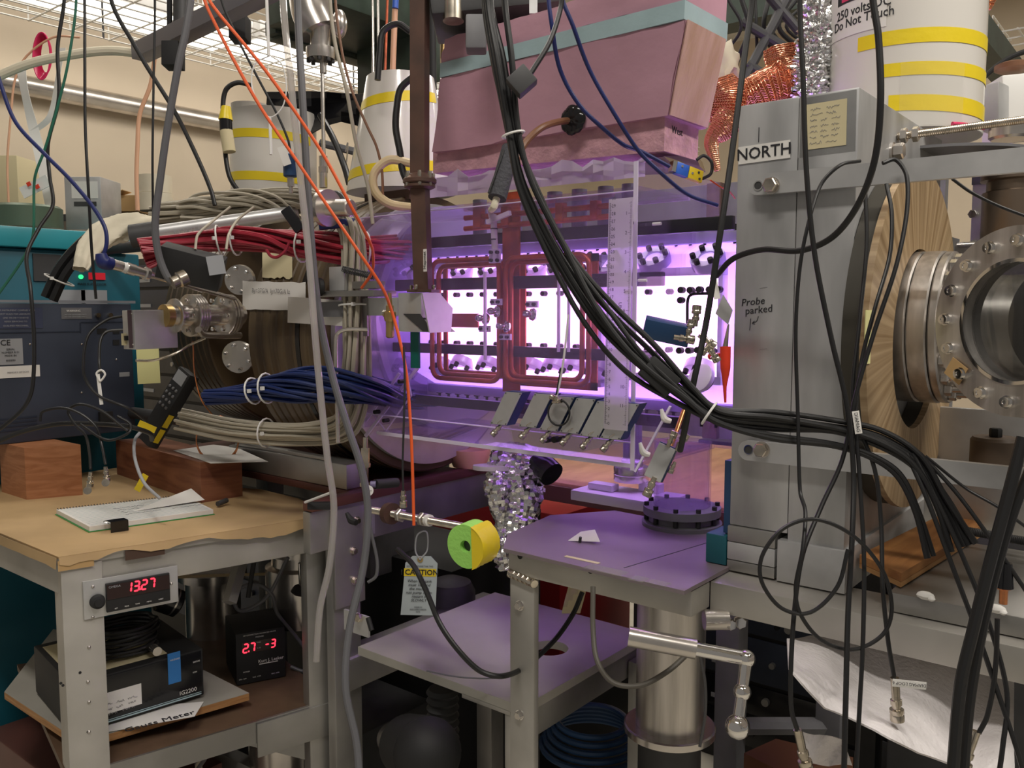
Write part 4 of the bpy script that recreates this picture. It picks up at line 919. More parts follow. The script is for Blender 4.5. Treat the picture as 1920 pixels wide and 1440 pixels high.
# thermocouple plug
t = thing('thermocouple_plug', 'yellow and blue thermocouple plug pair at the top right of the acrylic box', 'connector')
c = PD(1283, 321, 1.12); ux = (PD(1325, 336, 1.13)-PD(1262, 312, 1.11)).normalized()
b = MB(); obb(b, c-ux*.005, 0, None, .019, .008, .016, ux, CU, .001); b.build('blue_half', 'blue_plastic', t)
b = MB(); obb(b, c+ux*.016, 0, None, .022, .008, .016, ux, CU, .001); b.build('yellow_half', 'yellow_plastic', t)
b = MB(); obb(b, c-ux*.018, 0, None, .006, .009, .014, ux, CU); b.build('clip', 'chrome', t)
up2 = CU; 
for u, v, m_ in ((.012, 0, 'steel'), (.022, .004, 'ink'), (.023, -.004, 'ink'), (-.004, .004, 'steel')): q = c+ux*u+CU*v+CB*.004; MB().cyl(q, q+CB*.0012, .0016, 10).build('screw', m_, t)
cable('thermocouple_wire', 'thin red and white wire from the yellow plug to the NORTH plate', [(1332, 338, 1.14), (1350, 350, 1.15), (1366, 358, 1.17), (1378, 372, 1.2)], 3, 'orange_sleeve', 'wire')
cable('black_wire_loop', 'small black wire loop above the yellow plug', [(1306, 300, 1.15), (1320, 292, 1.15), (1334, 304, 1.15), (1333, 325, 1.15), (1318, 335, 1.14)], 6, 'black_matte', 'wire')
# ------------------------------------------------------------------ left magnet coil
lc = thing('magnet_coil', 'brown striped ring coil seen edge-on, left of the acrylic box with a taped paper note', 'coil')
LY, LZc, LR = 1.265, 1.250, .280
MB().lathe([(.15, 0), (LR-.004, 0)]+[(LR-(.0035 if q in (0, 3) else 0), k*.0228+.0228*f) for k in range(10) for q, f in enumerate((.02, .14, .86, .98))]+[(.15, .228)], (-1.455, LY, LZc), (1, 0, 0), 96).build('winding', 'coil_brown', lc)
MB().ring((-1.305, LY, LZc), (1, 0, 0), LR-.002, LR+.001, .012, 96).build('dark_band', 'black_gloss', lc)
MB().ring((-1.226, LY, LZc), (1, 0, 0), .16, .262, .012, 96).build('side_plate', 'alu_light', lc)
def oncoil(px, py, off=.002):   # point on the coil's curved face
    d = ray(px, py); ox, oy, oz = CP.x, CP.y-LY, CP.z-LZc; A = d.y**2+d.z**2; B_ = 2*(oy*d.y+oz*d.z); C_ = oy*oy+oz*oz-(LR+off)**2; D = B_*B_-4*A*C_
    return CP+d*((-B_-math.sqrt(max(D, 0)))/(2*A))
def coil_sheet(name, x0, x1, y0, y1, m, parent, jag=0., sd=1):
    R = random.Random(sd); rows = []
    for j in range(9): rows.append([oncoil(x0+(x1-x0)*i/10, y0+(y1-y0)*j/8+(R.uniform(-jag, jag) if j in (0, 8) else 0)+(i/10)*3, .003+R.uniform(0, .0005)) for i in range(11)])
    b = MB(); b.sheet(rows, .0003); return b.build(name, m, parent)
n_ = coil_sheet('paper_note', 455, 573, 527, 580, 'white_paper', lc, 1.2)
q = oncoil(508, 546, .007); ux_ = (oncoil(560, 548, .007)-q).normalized()
text(n_, 'By=37G/A  Iy=70G/A Iz', q-ux_*.002, ux_, AZ, .0125, 'ink_grey', 'handwriting', .0001, shear=.1); text(n_, 'IN A', q-AZ*.018+ux_*.012, ux_, AZ, .007, 'ink_grey', 'handwriting', .0001)
coil_sheet('crumpled_paper', 492, 548, 470, 520, 'cream_paper', lc, 4, 3)
lc2 = thing('magnet_coil', 'second brown ring coil behind the steel flanges at far left', 'coil')
MB().lathe([(.12, 0), (.255, 0)]+[(.26-(.0035 if q in (0, 3) else 0), k*.023+.023*f) for k in range(8) for q, f in enumerate((.02, .14, .86, .98))]+[(.12, .184)], (-1.97, 1.36, 1.27), (1, 0, 0), 80).build('winding', 'coil_brown', lc2)
# dark body between coils
dk = thing('dark_pipework', 'dark steel pipe and tie rods between the two brown coils', 'pipework')
MB().cyl((-2.0, 1.34, 1.27), (-1.46, 1.30, 1.27), .105, 40).build('pipe', 'dark_grey', dk)
for z in (1.44, 1.07): MB().cyl((-2.0, .965, z), (-1.46, .965, z), .013, 16).build('tie_rod', 'dark_grey', dk)

# stainless nipples with flanges and electronics head
nh = thing('gauge_head', 'steel flanged gauge tube with a square mauve plate and brass ring at its end', 'gauge')
D0 = 1.55; A0 = PD(318, 592, 1.50); A1 = PD(452, 590, 1.62); dx = (A1-A0).normalized()
MB().cyl(A0, A1, .019, 32).build('tube', 'steel', nh)
for f_, r in ((.0, .030), (.20, .038), (.235, .038), (.27, .038), (.305, .038), (.68, .038), (.72, .038), (.76, .038), (.80, .034)):
    a = A0.lerp(A1, f_+.05); MB().lathe([(r-.002, 0), (r, .001), (r, .0042), (r-.002, .005)], a, dx, 48).build('flange', 'steel', nh)
u_ = dx.cross(AZ).normalized(); w_ = u_.cross(dx)
for f_ in (.22, .70):
    for k in range(6): an = k*PI/3; a = A0.lerp(A1, f_)+(u_*math.cos(an)+w_*math.sin(an))*.030; MB().hexn(a-dx*.004, -dx, .004, .006).build('bolt', 'chrome', nh)
MB().lathe([(.012, 0), (.020, .002), (.020, .014), (.016, .018)], A0-dx*.014, dx, 24).build('brass_ring', 'brass', nh)
c = PD(277, 616, 1.47); b = MB(); obb(b, c, 0, None, .068, .003, .064, (dx+CB*.1), AZ, .0008); b.build('mauve_plate', mat('mauve_metal', (.11, .075, .085), .4, .4), nh)
MB_ = MB(); obb(MB_, c+CB*-.02-dx*.004, 0, None, .080, .036, .066, dx, AZ, .001); MB_.build('body', 'alu_light', nh)
uxx = (dx+CB*.1).normalized()
for u, v in ((-.026, .026), (.028, .026), (-.026, -.026), (.028, -.026)): q = c+uxx*u+AZ*v+CB*.002; MB().sph(q, .0018, 8).build('screw', 'chrome', nh)
MB_ = MB(); obb(MB_, PD(237, 636, 1.462), 0, None, .016, .004, .02, dx, AZ); MB_.build('socket', 'cream_paper', nh); MB_ = MB(); obb(MB_, PD(238, 634, 1.457), 0, None, .008, .004, .008, dx, AZ); MB_.build('socket_hole', 'black_matte', nh)
# second gauge ports (dark area)
for nm, px, py, D, r, lab in (('port_flange', 448, 525, 1.72, .030, 'chrome flange beside the upper edge of the taped paper note'), ('port_flange', 445, 670, 1.72, .032, 'chrome flange below the steel gauge tube, in shadow')):
    t = thing(nm, lab, 'flange'); a = PD(px, py, D); MB().cyl(a, a+Vector((-.5, .8, .1)).normalized()*.012, r, 40).build('flange', 'steel', t)
    for k in range(6): an = k*PI/3; v = Vector((-.5, .8, .1)).normalized(); u1 = v.orthogonal().normalized(); u2 = v.cross(u1); q = a+(u1*math.cos(an)+u2*math.sin(an))*r*.78; MB().hexn(q, -v, .004, .006).build('bolt', 'chrome', t)
t = thing('steel_rod_stub', 'bent chrome tube lying below the gauge flanges at left', 'tube')
MB().tube([PD(372, 618, 1.5), PD(380, 627, 1.52), PD(410, 629, 1.56), PD(450, 629, 1.62)], .006, 12).build('tube', 'steel', t)
# feedthrough lance with blue boot
t = thing('probe_lance', 'long thin steel probe lance with a dark blue cable boot pointing up left', 'probe')
L0, L1 = PD(203, 493, 1.36), PD(440, 560, 1.56); d = (L1-L0).normalized(); Ln = (L1-L0).length
MB().lathe([(.006, 0), (.0085, .003), (.0085, .03), (.0095, .031), (.0095, .045), (.0082, .046), (.0082, .062), (.011, .064), (.011, .070), (.007, .072), (.0052, .08), (.0052, Ln*.72), (.004, Ln*.73), (.004, Ln)], L0, d, 20).build('tube', 'steel', t)
MB().lathe([(.0083, 0), (.0086, .020)], L0+d*.010, d, 20).build('clear_collar', 'white_plastic', t)
MB().tube([L0+d*.006, L0-d*.008, L0-d*.012+AZ*.012], .009, 14, rad=[.010, .012, .008]).build('boot', 'navy_rubber', t)
# black tilted box
t = thing('black_sensor_box', 'tilted black metal sensor box with a steel connector under the red cables', 'box')
ux = (CR*.9+CU*-.25+CB*.35); uz = (CU*.55+CB*.6+CR*.1)
b = MB(); obb(b, 360, 500, 1.40, .098, .050, .052, CR*.93-CU*.22-CB*.25, CU*.93+CR*.25+CB*.25, .002); b.build('body', 'black_matte', t)
b = MB(); obb(b, 405, 497, 1.372, .026, .001, .030, CR*.9-CB*.4+CU*.2, CU+CR*.2); b.build('label', 'label_grey', t)
a = PD(350, 518, 1.36); MB().lathe([(.011, 0), (.013, .002), (.013, .014), (.010, .016), (.010, .026)], a, CB*.4-CU*.35-CR*.5, 20).build('connector', 'nickel', t)
# ------------------------------------------------------------------ NORTH pipe, bundles
t = thing('aluminium_pipe', 'aluminium pipe marked NORTH lying above the red cable bundle', 'pipe')
P0, P1 = PD(270, 440, 1.55), PD(560, 398, 1.60); MB().tube([P0, P1], .0135, 28, smooth=False).build('pipe', 'alu_light', t)
MB().cyl(P0-(P1-P0).normalized()*.022, P0+(P1-P0).normalized()*.018, .021, 24).build('rubber_end', 'dark_grey', t)
text(t, 'NORTH', PD(350, 434, 1.545), (P1-P0), CU, .013, 'ink_grey', 'lettering', .0002)
def bundle(name, lab, path, n, r, spread, m, seed, ties=(), twist=.6, tie_m='white_plastic', flat=1., jit=.25, sprd=None):
    R = random.Random(seed); P = [PD(*p) for p in path]; t = thing(name, lab, 'cable bundle'); K = len(P)
    for s in range(n):
        an = R.uniform(0, 2*PI); rr = spread*math.sqrt((s+.5)/n); pts = []
        for i, p in enumerate(P):
            td = (P[min(i+1, K-1)]-P[max(i-1, 0)]).normalized(); u = td.cross(CB).normalized(); w = td.cross(u); a = an+twist*i+R.uniform(-jit, jit); f = sprd[i] if sprd else 1
            pts.append(p+(u*math.cos(a)+w*math.sin(a)*flat)*rr*f)
        MB().tube(pts, r, 6, sub=5).build('cable', m, t)
    for (i, f) in ties:
        p = P[i].lerp(P[i+1], f); td = (P[i+1]-P[i]).normalized(); u = td.cross(CB).normalized(); w = td.cross(u); sp = spread*1.12*(sprd[i]*(1-f)+sprd[i+1]*f if sprd else 1)+r
        MB().tube([p+(u*math.cos(k*PI/8)+w*math.sin(k*PI/8)*flat)*sp for k in range(16)], .0016, 6, smooth=False, closed=True).build('cable_tie', tie_m, t)
        b = MB(); q = p+w*-.0+CB*sp; b.box((-.002, -.003, -.003), (.002, .003, .003), 0, Matrix.Translation(q)); b.build('tie_head', tie_m, t)
    return t
bundle('red_cable_bundle', 'fat bundle of dark red cables held by pale ties, running into the acrylic box', [(268, 478, 1.45), (330, 462, 1.47), (420, 450, 1.48), (500, 450, 1.47), (560, 458, 1.46), (640, 465, 1.44), (690, 468, 1.46), (760, 462, 1.62), (850, 458, 1.75)], 34, .0030, .026, 'red_wire', 5,
       ties=((1, .9), (2, .3), (4, .1), (5, .9)), sprd=[1.1, .7, .8, .75, .9, 1, .9, 1, 1])
MB().tube([PD(499, 468, 1.43), PD(508, 480, 1.43), PD(520, 482, 1.43), PD(535, 470, 1.43), PD(542, 455, 1.43)], .0026, 6).build('stray_loop', 'red_wire', bpy.data.objects['red_cable_bundle'])
bundle('blue_cable_bundle', 'bundle of dark blue cables crossing below the brown coil', [(388, 744, 1.46), (450, 738, 1.44), (500, 728, 1.42), (560, 722, 1.40), (620, 722, 1.40), (690, 732, 1.43), (760, 745, 1.6), (900, 748, 1.8)], 34, .0030, .026, 'blue_wire', 8, ties=((1, .5), (2, .0)), sprd=[.5, .55, .75, 1.1, 1.15, 1., .9, .8])
bundle('beige_cable_bundle', 'beige cables draped over the coil at the top and running down beside the acrylic box', [(290, 405, 1.70), (380, 393, 1.69), (460, 378, 1.67), (540, 370, 1.62), (610, 382, 1.50), (660, 430, 1.43), (668, 540, 1.43), (670, 650, 1.43), (666, 740, 1.45), (645, 800, 1.48), (560, 815, 1.55), (440, 808, 1.6), (340, 790, 1.65)], 30, .0030, .026, 'beige_wire', 11, ties=((6, .3), (10, .5)), twist=.25, sprd=[.9, .8, .75, .8, .8, .8, .9, .9, 1, 1, .8, .8, .9])
bundle('beige_cable_bundle', 'loose beige cables heaped over the aluminium NORTH pipe', [(340, 398, 1.68), (370, 388, 1.68), (420, 380, 1.67), (480, 374, 1.65), (530, 380, 1.62), (560, 390, 1.60)], 16, .0032, .024, 'beige_wire', 14, twist=.7)
for k, (x0, x1) in enumerate(((392, 366), (436, 424))):
    cable('grey_cable', ['left', 'right'][k]+' grey cord looping over the red cable bundle and the NORTH pipe', [(x0+40, 388, 1.50), (x0+10, 412, 1.48), (x1+5, 440, 1.42), (x1, 468, 1.40)], 5, 'beige_wire')
bundle('black_hose_bundle', 'thick black hoses curving down from the pipe to behind the blue scope', [(260, 425, 1.62), (190, 440, 1.66), (150, 470, 1.68), (118, 510, 1.68), (95, 560, 1.68)], 3, .0095, .016, 'black_rubber', 21, twist=.05, jit=.02, ties=((3, .3),))
# dark black sheet and hoses between shields
t = thing('black_tarp', 'black sheet and hoses sagging between the two white shields', 'sheet')
rows = []
for j in range(7):
    rows.append([PD(500+i*28, 172+(0 if i < 4 else (i-4)*2)+j*(12+3*math.sin(i*.9)), 1.95+.02*math.sin(i*1.3+j)) for i in range(9)])
b = MB(); b.sheet(rows, .002); b.build('sheet', 'black_gloss', t)
cable('black_hose', 'black hose from the sheet down past the left shield rod', [(600, 215, 1.85), (625, 260, 1.83), (645, 310, 1.82), (655, 345, 1.8)], 12, 'black_rubber', 'hose')
cable('black_hose', 'black hose arch over the left shield with a yellow taped joint', [(470, 160, 1.7), (445, 155, 1.7), (424, 168, 1.7), (418, 200, 1.7), (423, 290, 1.7), (432, 335, 1.7), (455, 365, 1.7), (480, 372, 1.7)], 9, 'black_rubber', 'hose')
t = thing('tape_joint', 'yellow taped cable joint with a black ring left of the left shield', 'taped joint')
MB().tube([PD(424, 200, 1.69), PD(423, 225, 1.69)], .013, 14, smooth=False, rad=[.009, .014]).build('yellow_wrap', 'yellow_tape', t); MB().tube([PD(423, 225, 1.69), PD(424, 245, 1.69)], .0125, 14, smooth=False).build('black_ring', 'black_gloss', t)
MB().tube([PD(424, 245, 1.69), PD(430, 285, 1.69)], .0125, 14, smooth=False).build('clear_wrap', 'cream_paper', t)
c = PD(513, 300, 1.98); s1 = shield('white_shield', 'white shield tube with two yellow tape bands, left of the hanging steel rod', c.x, c.y, PD(513, 390, 1.95).z, PD(513, 212, 1.95).z, .096, .098, [(PD(513, 252, 1.9).z, .019, -130, 20, -.015), (PD(513, 330, 1.9).z, .019, -140, 20, -.015)])
tc = PD(448, 290, 1.92); shield('white_shield', 'narrow white shield leaf folded behind the left shield, beside the yellow joint', tc.x, tc.y+.03, PD(448, 390, 1.95).z, PD(448, 200, 1.95).z, .04, .04, [(PD(448, 240, 1.9).z, .016, -140, 0, 0), (PD(448, 335, 1.9).z, .016, -140, 0, 0)])
c = PD(752, 250, 1.75); s2 = shield('white_shield', 'tapered white shield with yellow tape bands behind the brown waveguide', c.x, c.y, PD(752, 362, 1.75).z, PD(752, 150, 1.75).z, .112, .068, [(PD(752, 190, 1.7).z, .020, -160, 20, .022), (PD(752, 318, 1.68).z, .020, -165, 20, .022)])
t = thing('rust_bracket', 'dark rusty bracket under the tapered white shield', 'bracket'); b = MB(); obb(b, 735, 370, 1.72, .13, .03, .02, AX, AZ); b.build('bracket', 'rust_steel', t)
# hook on pipe
cable('wall_hook', 'small pale steel hook hanging between the left shield and the tapered shield', [(648, 285, 1.9), (652, 268, 1.9), (650, 300, 1.9), (645, 312, 1.9)], 3, 'steel', 'hook')
cable('grey_pipe', 'short blue-grey pipe seen between the two shields', [(600, 268, 2.6), (680, 288, 2.6)], 15, 'hose_grey', 'pipe')
# gate valve disc with handle in front of the beige cables
t = thing('valve_actuator', 'round steel valve cap with a chrome stem above the red cables', 'valve')
a = PD(607, 390, 1.40); ax = (CR*.75-CU*.1+CB*.5).normalized(); MB().lathe([(.028, 0), (.030, .002), (.030, .012), (.014, .013), (.014, .060), (.012, .062), (0, .062)], a, ax, 40).build('cap', 'steel', t)
MB().tube([PD(578, 400, 1.42), PD(590, 378, 1.43), PD(630, 366, 1.43), PD(650, 385, 1.42)], .008, 12).build('black_collar', 'black_rubber', t)
b = MB(); obb(b, 550, 412, 1.37, .018, .014, .042, CR*.8+CU*.55, CU*.8-CR*.55, .002); tag(b.build('black_clip', 'black_gloss'), 'small black plastic clip at the end of the NORTH pipe', 'clip')
b = MB(); obb(b, 632, 420, 1.42, .06, .01, .014, CR+CU*.1, CU, .002); tag(b.build('dark_bracket', 'navy_rubber'), 'dark blue bracket bar below the chrome valve stem', 'bracket')
# blue small transmitter on left shield
t = thing('pressure_gauge', 'small blue pressure transmitter with paper tag in front of the left shield', 'sensor')
a = PD(545, 330, 1.5); MB().lathe([(.010, 0), (.0125, .002), (.0125, .022), (.0135, .026), (.0135, .038), (.008, .041), (0, .041)], a-AZ*.002, (0, 0, 1), 22).build('body', 'instrument_blue', t); MB().cyl(a-AZ*.018, a-AZ*.002, .006, 6).build('nut', 'steel', t); MB().cyl(a-AZ*.030, a-AZ*.018, .004, 12).build('stem', 'steel', t)
b = MB(); obb(b, 533, 292, 1.48, .014, .0006, .034, CR+CU*.35, CU-CR*.5); b.build('paper_tag', 'white_paper', t)
# cream cloth, rolls and clutter on rear shelf
rows = []; R = random.Random(4)
pathc = [(150, 505, 1.5, 14), (165, 470, 1.52, 20), (195, 440, 1.54, 26), (230, 425, 1.56, 26), (265, 420, 1.57, 20), (288, 415, 1.58, 10)]
Pc, rc = crom([PD(*p[:3]) for p in pathc], 5, [pxm(p[3], 1.5) for p in pathc]); b = MB(); G = []
for i, p in enumerate(Pc):
    td = (Pc[min(i+1, len(Pc)-1)]-Pc[max(i-1, 0)]).normalized(); u = td.cross(CB).normalized(); w = td.cross(u); G.append([p+(u*math.cos(q*PI/14)+w*math.sin(q*PI/14)*.6)*rc[i]*(1+.16*math.sin(q*1.1+i*.5)+R.uniform(-.05, .05)) for q in range(28)]); G[-1].append(G[-1][0])
b.sheet(G); tag(b.build('cream_cloth', 'cream_cloth', ang=60), 'crumpled cream cloth wrapped round the left end of the NORTH pipe', 'cloth')
# rear shelf (teal edge) with things
t = thing('rear_shelf', 'dark shelf edge with teal rim far left behind the cables', 'shelf'); a = PD(-40, 400, 2.5); e = PD(470, 405, 2.5)
b = MB(); b.prism([a, e, e+Vector((FW.x, FW.y, 0))*.3, a+Vector((FW.x, FW.y, 0))*.3], (0, 0, -.02)); b.build('board', 'dark_grey', t)
for p in (a,): MB().box((p.x-.14, p.y-.02, 0), (p.x-.10, p.y+.02, p.z-.02)).build('leg', 'dark_grey', t)
def dbox(name, lab, cat, x0, x1, y0, y1, D, depth, m, ux=None, bev=.002):
    c = PD((x0+x1)/2, (y0+y1)/2, D); b = MB(); w = pxm(x1-x0, D); h = pxm(y1-y0, D); U = Vector(ux or CR); U = Vector((U.x, U.y, 0)).normalized(); n = Vector((U.y, -U.x, 0)); n = n if n.dot(CB) > 0 else -n
    obb(b, c-n*depth/2, 0, None, w, depth, h, U, AZ, bev); o = b.build(name, m); return tag(o, lab, cat), c, U, n
o, c, U, n = dbox('electronics_box', 'grey electronics box with white panel on the rear shelf', 'box', 122, 190, 332, 430, 2.3, .12, 'alu_light')
b = MB(); obb(b, c+AZ*.035+n*.0015+U*.006, 0, None, .070, .001, .045, U, AZ); x = b.build('panel', 'white_paper', o); b = MB(); obb(b, c-AZ*.002+n*.0015+U*.006, 0, None, .06, .001, .012, U, AZ); b.build('slot', 'dark_grey', o)
dbox('carton', 'pale yellow carton at the far left edge of the rear shelf', 'box', -30, 33, 292, 382, 2.5, .15, 'cream_paper')
o, c, U, n = dbox('cardboard_box', 'small open cardboard box on the rear shelf', 'box', 200, 255, 366, 396, 2.6, .10, 'cardboard')
b = MB(); obb(b, c+AZ*.03, 0, None, .04, .06, .002, U+AZ*.3, AZ); b.build('flap', 'cardboard', o)
a = PD(293, 396, 2.6); t = thing('paper_roll', 'stack of cream tape rolls on the rear shelf', 'roll'); MB().cyl(a, a+AZ*.052, .05, 32).build('roll', 'cream_cloth', t); MB().cyl(a+AZ*.053, a+AZ*.105, .048, 32).build('roll', 'cream_cloth', t)
dbox('cardboard_box', 'flat brown carton leaning behind the beige cables', 'box', 330, 440, 376, 400, 2.6, .15, 'cardboard')
t = thing('round_tin', 'round dark green tin behind the teal cabinet lid', 'tin'); a = PD(50, 428, 2.2); MB().lathe([(.085, 0), (.085, .05), (.078, .056), (0, .058)], a, (0, 0, 1), 48).build('body', mat('tin_green', (.12, .16, .11), .4, .3), t)
# ------------------------------------------------------------------ teal cabinet
t = thing('teal_cabinet', 'teal equipment cabinet with a brighter lid behind the blue instrument', 'cabinet')
fX = -2.02
b = MB(); ya_ = PX(-60, 500, fX).y; yb_ = PX(262, 500, fX).y; zt = PX(130, 470, fX).z
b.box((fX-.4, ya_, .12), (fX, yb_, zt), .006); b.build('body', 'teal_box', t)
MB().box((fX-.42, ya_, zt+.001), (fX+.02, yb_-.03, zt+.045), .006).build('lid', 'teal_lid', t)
a = PX(151, 519, fX); MB().cyl(a, a+AX*.004, .005, 12).build('green_lamp', 'led_green', t)
a = PX(182, 518, fX); MB().box((a.x, a.y-.02, a.z-.008), (a.x+.003, a.y+.018, a.z+.008)).build('red_display', mat('red_dim', (.35, .01, .02), .4, emit=(1, .03, .05), es=.25), t)
text(t, 'MASS SUPPRESSOR', PX(173, 533, fX+.002), AY, AZ, .008, 'ink', 'lettering', .0002)
for px in (134, 176): a = PX(px, 560, fX); MB().box((a.x, a.y-.03, a.z-.012), (a.x+.003, a.y+.03, a.z+.02)).build('panel_label', 'label_grey', t)
a = PX(88, 502, fX); MB().box((a.x, a.y-.03, a.z-.03), (a.x+.004, a.y+.03, a.z+.03)).build('socket', 'dark_grey', t)
# ------------------------------------------------------------------ steel table at left
T0 = Vector((-1.338, .564, .926)); e_ = Vector((.2425, .970, 0)).normalized(); f_ = Vector((-.970, .2425, 0)).normalized(); TN = -f_
def PT(px, py, off=0.):  # on the table's right-hand face
    d = ray(px, py); o = T0+TN*off; return CP+d*((o-CP).dot(TN)/d.dot(TN))
def TB(b, p, u, v, z, bev=0.):  # box in table frame from world point p: u along e_, v along f_ , z up
    T = Matrix(((e_.x, f_.x, 0, p.x), (e_.y, f_.y, 0, p.y), (0, 0, 1, p.z), (0, 0, 0, 1))); b.box((u[0], v[0], z[0]), (u[1], v[1], z[1]), bev, T); return b
tb = thing('steel_table', 'grey steel bench with brown paper covering at left', 'table')
tp = [T0, PZ(622, 966, .926), PZ(560, 935, .926), PZ(490, 918, .926), PZ(300, 905, .926), Vector((-2.0, 1.0, .926)), Vector((-2.0, .57, .926))]
b = MB(); b.prism([p-AZ*.003 for p in tp], (0, 0, -.012)); b.build('top', 'alu_beam', tb)
# kraft paper: drooping ragged edge
R = random.Random(2); rows = []; N_ = 34; E0 = tp[0]; E1 = tp[1]
out_ = [E0.lerp(E1, i/N_)+Vector((TN.x, TN.y, 0))*.004 for i in range(N_+1)]
drop = [max(.003, .008+.006*math.sin(i*.7)+R.uniform(-.003, .003)+(.018*math.exp(-((i-25)/3.5)**2))) for i in range(N_+1)]
rows = [[p-TN*.10 for p in out_], [p+AZ*.0006 for p in out_], [p-AZ*drop[i]+TN*.0015 for i, p in enumerate(out_)]]
pk = [p+Vector((0, 0, .0003)) for p in tp]; b = MB(); b.prism([p+AZ*-.0028 for p in pk], (0, 0, .0030)); b.sheet(rows[1:], .0004)
l0 = T0+TN*.003; l1 = Vector((-2.0, .566, .926)); rr = [[l0.lerp(l1, i/20)+Vector((0, -.004, .0004)) for i in range(21)], [l0.lerp(l1, i/20)+Vector((0, -.006, -.016+R.uniform(-.002, .002))) for i in range(21)]]
b.sheet(rr, .0004); b.build('paper_cover', 'kraft', tb)
for px, w in ((110, .05), (215, .06)): p = PT(px+20 if px > 150 else 108, 1052, .0035); TB(MB(), Vector((p.x, p.y, .917)), (0, w), (-.0012, -.0003), (-.012, .004)).build('paper_tape', 'cardboard' if px < 150 else 'kraft_dark', tb)
TB(MB(), T0, (.002, .445), (.004, .012), (-.064, -.015), .001).build('apron', 'alu_beam', tb)
MB().box((-2.0, .572, .862), (T0.x-.012, .580, .911), .001).build('apron', 'alu_beam', tb)
b = MB(); TB(b, T0, (.002, .060), (-.0005, .004), (-.926, -.0155), .0008); b.build('leg_face', 'alu_beam', tb)
b = MB(); TB(b, T0, (.002, .007), (.0045, .062), (-.926, -.0155), .0008); b.build('leg_side', 'alu_beam', tb)
for py in (1213, 1278, 1316, 1372): a = PT(167 if py != 1278 else 165, py, .0006); MB().sph(a, .0028, 10).build('rivet', 'steel', tb)
for px, py in ((150, 1261), (114, 1281), (118, 1285), (165, 1372)): a = PT(px, py, .0002); MB().cyl(a, a+TN*.0008, .0022, 10).build('hole', 'black_matte', tb)
b = MB(); TB(b, T0, (.40, .448), (.003, .03), (-.926, -.0155), .001); b.build('leg', 'alu', tb)
TB(MB(), Vector((T0.x, T0.y, .595)), (.0, .46), (.004, .009), (-.060, -.020)).build('shelf_rail', 'alu', tb)
# brown lower shelf of bench
b = MB(); b.prism([Vector((p.x, p.y, .572)) for p in (T0+f_*.01+e_*.0, T0+e_*.45+f_*.01, T0+e_*.45+f_*.45, T0+f_*.55)], (0, 0, -.012)); b.build('lower_shelf', mat('shelf_brown', (.13, .08, .05), .5, var=.2), tb)
TB(MB(), Vector((T0.x, T0.y, .572)), (.30, .455), (-.001, .003), (-.062, -.0), .001).build('corner_plate', 'alu', tb)
# plywood board
pb = thing('plywood_board', 'laminated plywood board with white top on the bench shelf', 'board')
q = [PZ(465, 1296, .600), PZ(386, 1255, .600), PZ(10, 1292, .600), PZ(120, 1378, .600)]
q = [PZ(467, 1300, .600), PZ(384, 1258, .600), PZ(100, 1180, .6), PZ(8, 1298, .600), PZ(150, 1392, .600)]
b = MB(); b.prism([p for p in q], (0, 0, -.013)); b.build('board', 'plywood', pb)
b = MB(); b.prism([p+AZ*.0008 for p in q], (0, 0, -.0006)); b.build('laminate', 'board_grey', pb)
# ion gauge controller IG2200
ig = thing('ion_gauge_controller', 'black IG2200 controller box with blue label on the plywood board', 'controller')
g0 = PT(178, 1364, -.02); G1 = PZ(383, 1303, .6065); G0 = PZ(160, 1372, .6065); eg = (G1-G0).normalized(); fg = Vector((-eg.y, eg.x, 0)); GL = (G1-G0).length
def GB(b, u, v, z, bev=0.): T = Matrix(((eg.x, fg.x, 0, G0.x), (eg.y, fg.y, 0, G0.y), (0, 0, 1, .6065), (0, 0, 0, 1))); b.box((u[0], v[0], z[0]), (u[1], v[1], z[1]), bev, T); return b
GH = .087
GB(MB(), (-.02, GL), (0, .22), (0, GH), .003).build('case', 'black_matte', ig)
GB(MB(), (-.02, GL-.004), (-.0015, .0), (.003, GH-.003), .001).build('front_panel', 'black_gloss', ig)
GB(MB(), (-.01, GL*.72), (.02, .20), (GH+.0002, GH+.0008)).build('top_sheet', 'cream_paper', ig)
def GP(u, z, off=.0022): return G0+eg*u-fg*off+AZ*z
def gpx(px, py):  # pixel on the front panel
    d = ray(px, py); o = G0-fg*.002; p = CP+d*((o-CP).dot(fg)/d.dot(fg)); return (p-G0).dot(eg), p.z-.6065
def gquad(name, m, x0, x1, y0, y1, off=.0022):
    u0, z0 = gpx(x0, y1); u1, _ = gpx(x1, y1); _, z1 = gpx(x0, y0); b = MB(); GB(b, (u0, u1), (-off, -off+.0005), (z0, z1)); return b.build(name, m, ig)
gquad('blue_label', 'label_blue', 316, 340, 1226, 1284)
u0, z0 = gpx(328, 1236); text(ig, 'HAZARD', GP(u0, z0, .003), eg, AZ, .0042, 'white_paper', 'lettering', .0001)
u0, z0 = gpx(365, 1294); text(ig, 'IG2200', GP(u0-.012, z0+.002, .003), eg, AZ, .0105, 'white_paper', 'lettering', .0001)
u0, z0 = gpx(368, 1240); text(ig, 'DEGAS', GP(u0, z0, .003), eg, AZ, .004, 'white_paper', 'lettering', .0001)
u0, z0 = gpx(365, 1260); text(ig, 'ION', GP(u0, z0, .003), eg, AZ, .004, 'white_paper', 'lettering', .0001)
GB(MB(), (0, GL-.006), (-.0024, -.0018), (.0045, .0068)).build('blue_stripe', 'tape_blue', ig); GB(MB(), (0, GL-.006), (-.0025, -.0018), (.0085, .0095)).build('thin_stripe', 'tape_blue', ig)
pn = gquad('paper_note', 'white_paper', 191, 267, 1302, 1342)
u0, z0 = gpx(229, 1322); strokes(pn, scribble([3, 3, 2], .058, .026, 5), GP(u0, z0, .0030), eg, AZ, .0003, 'ink_grey')
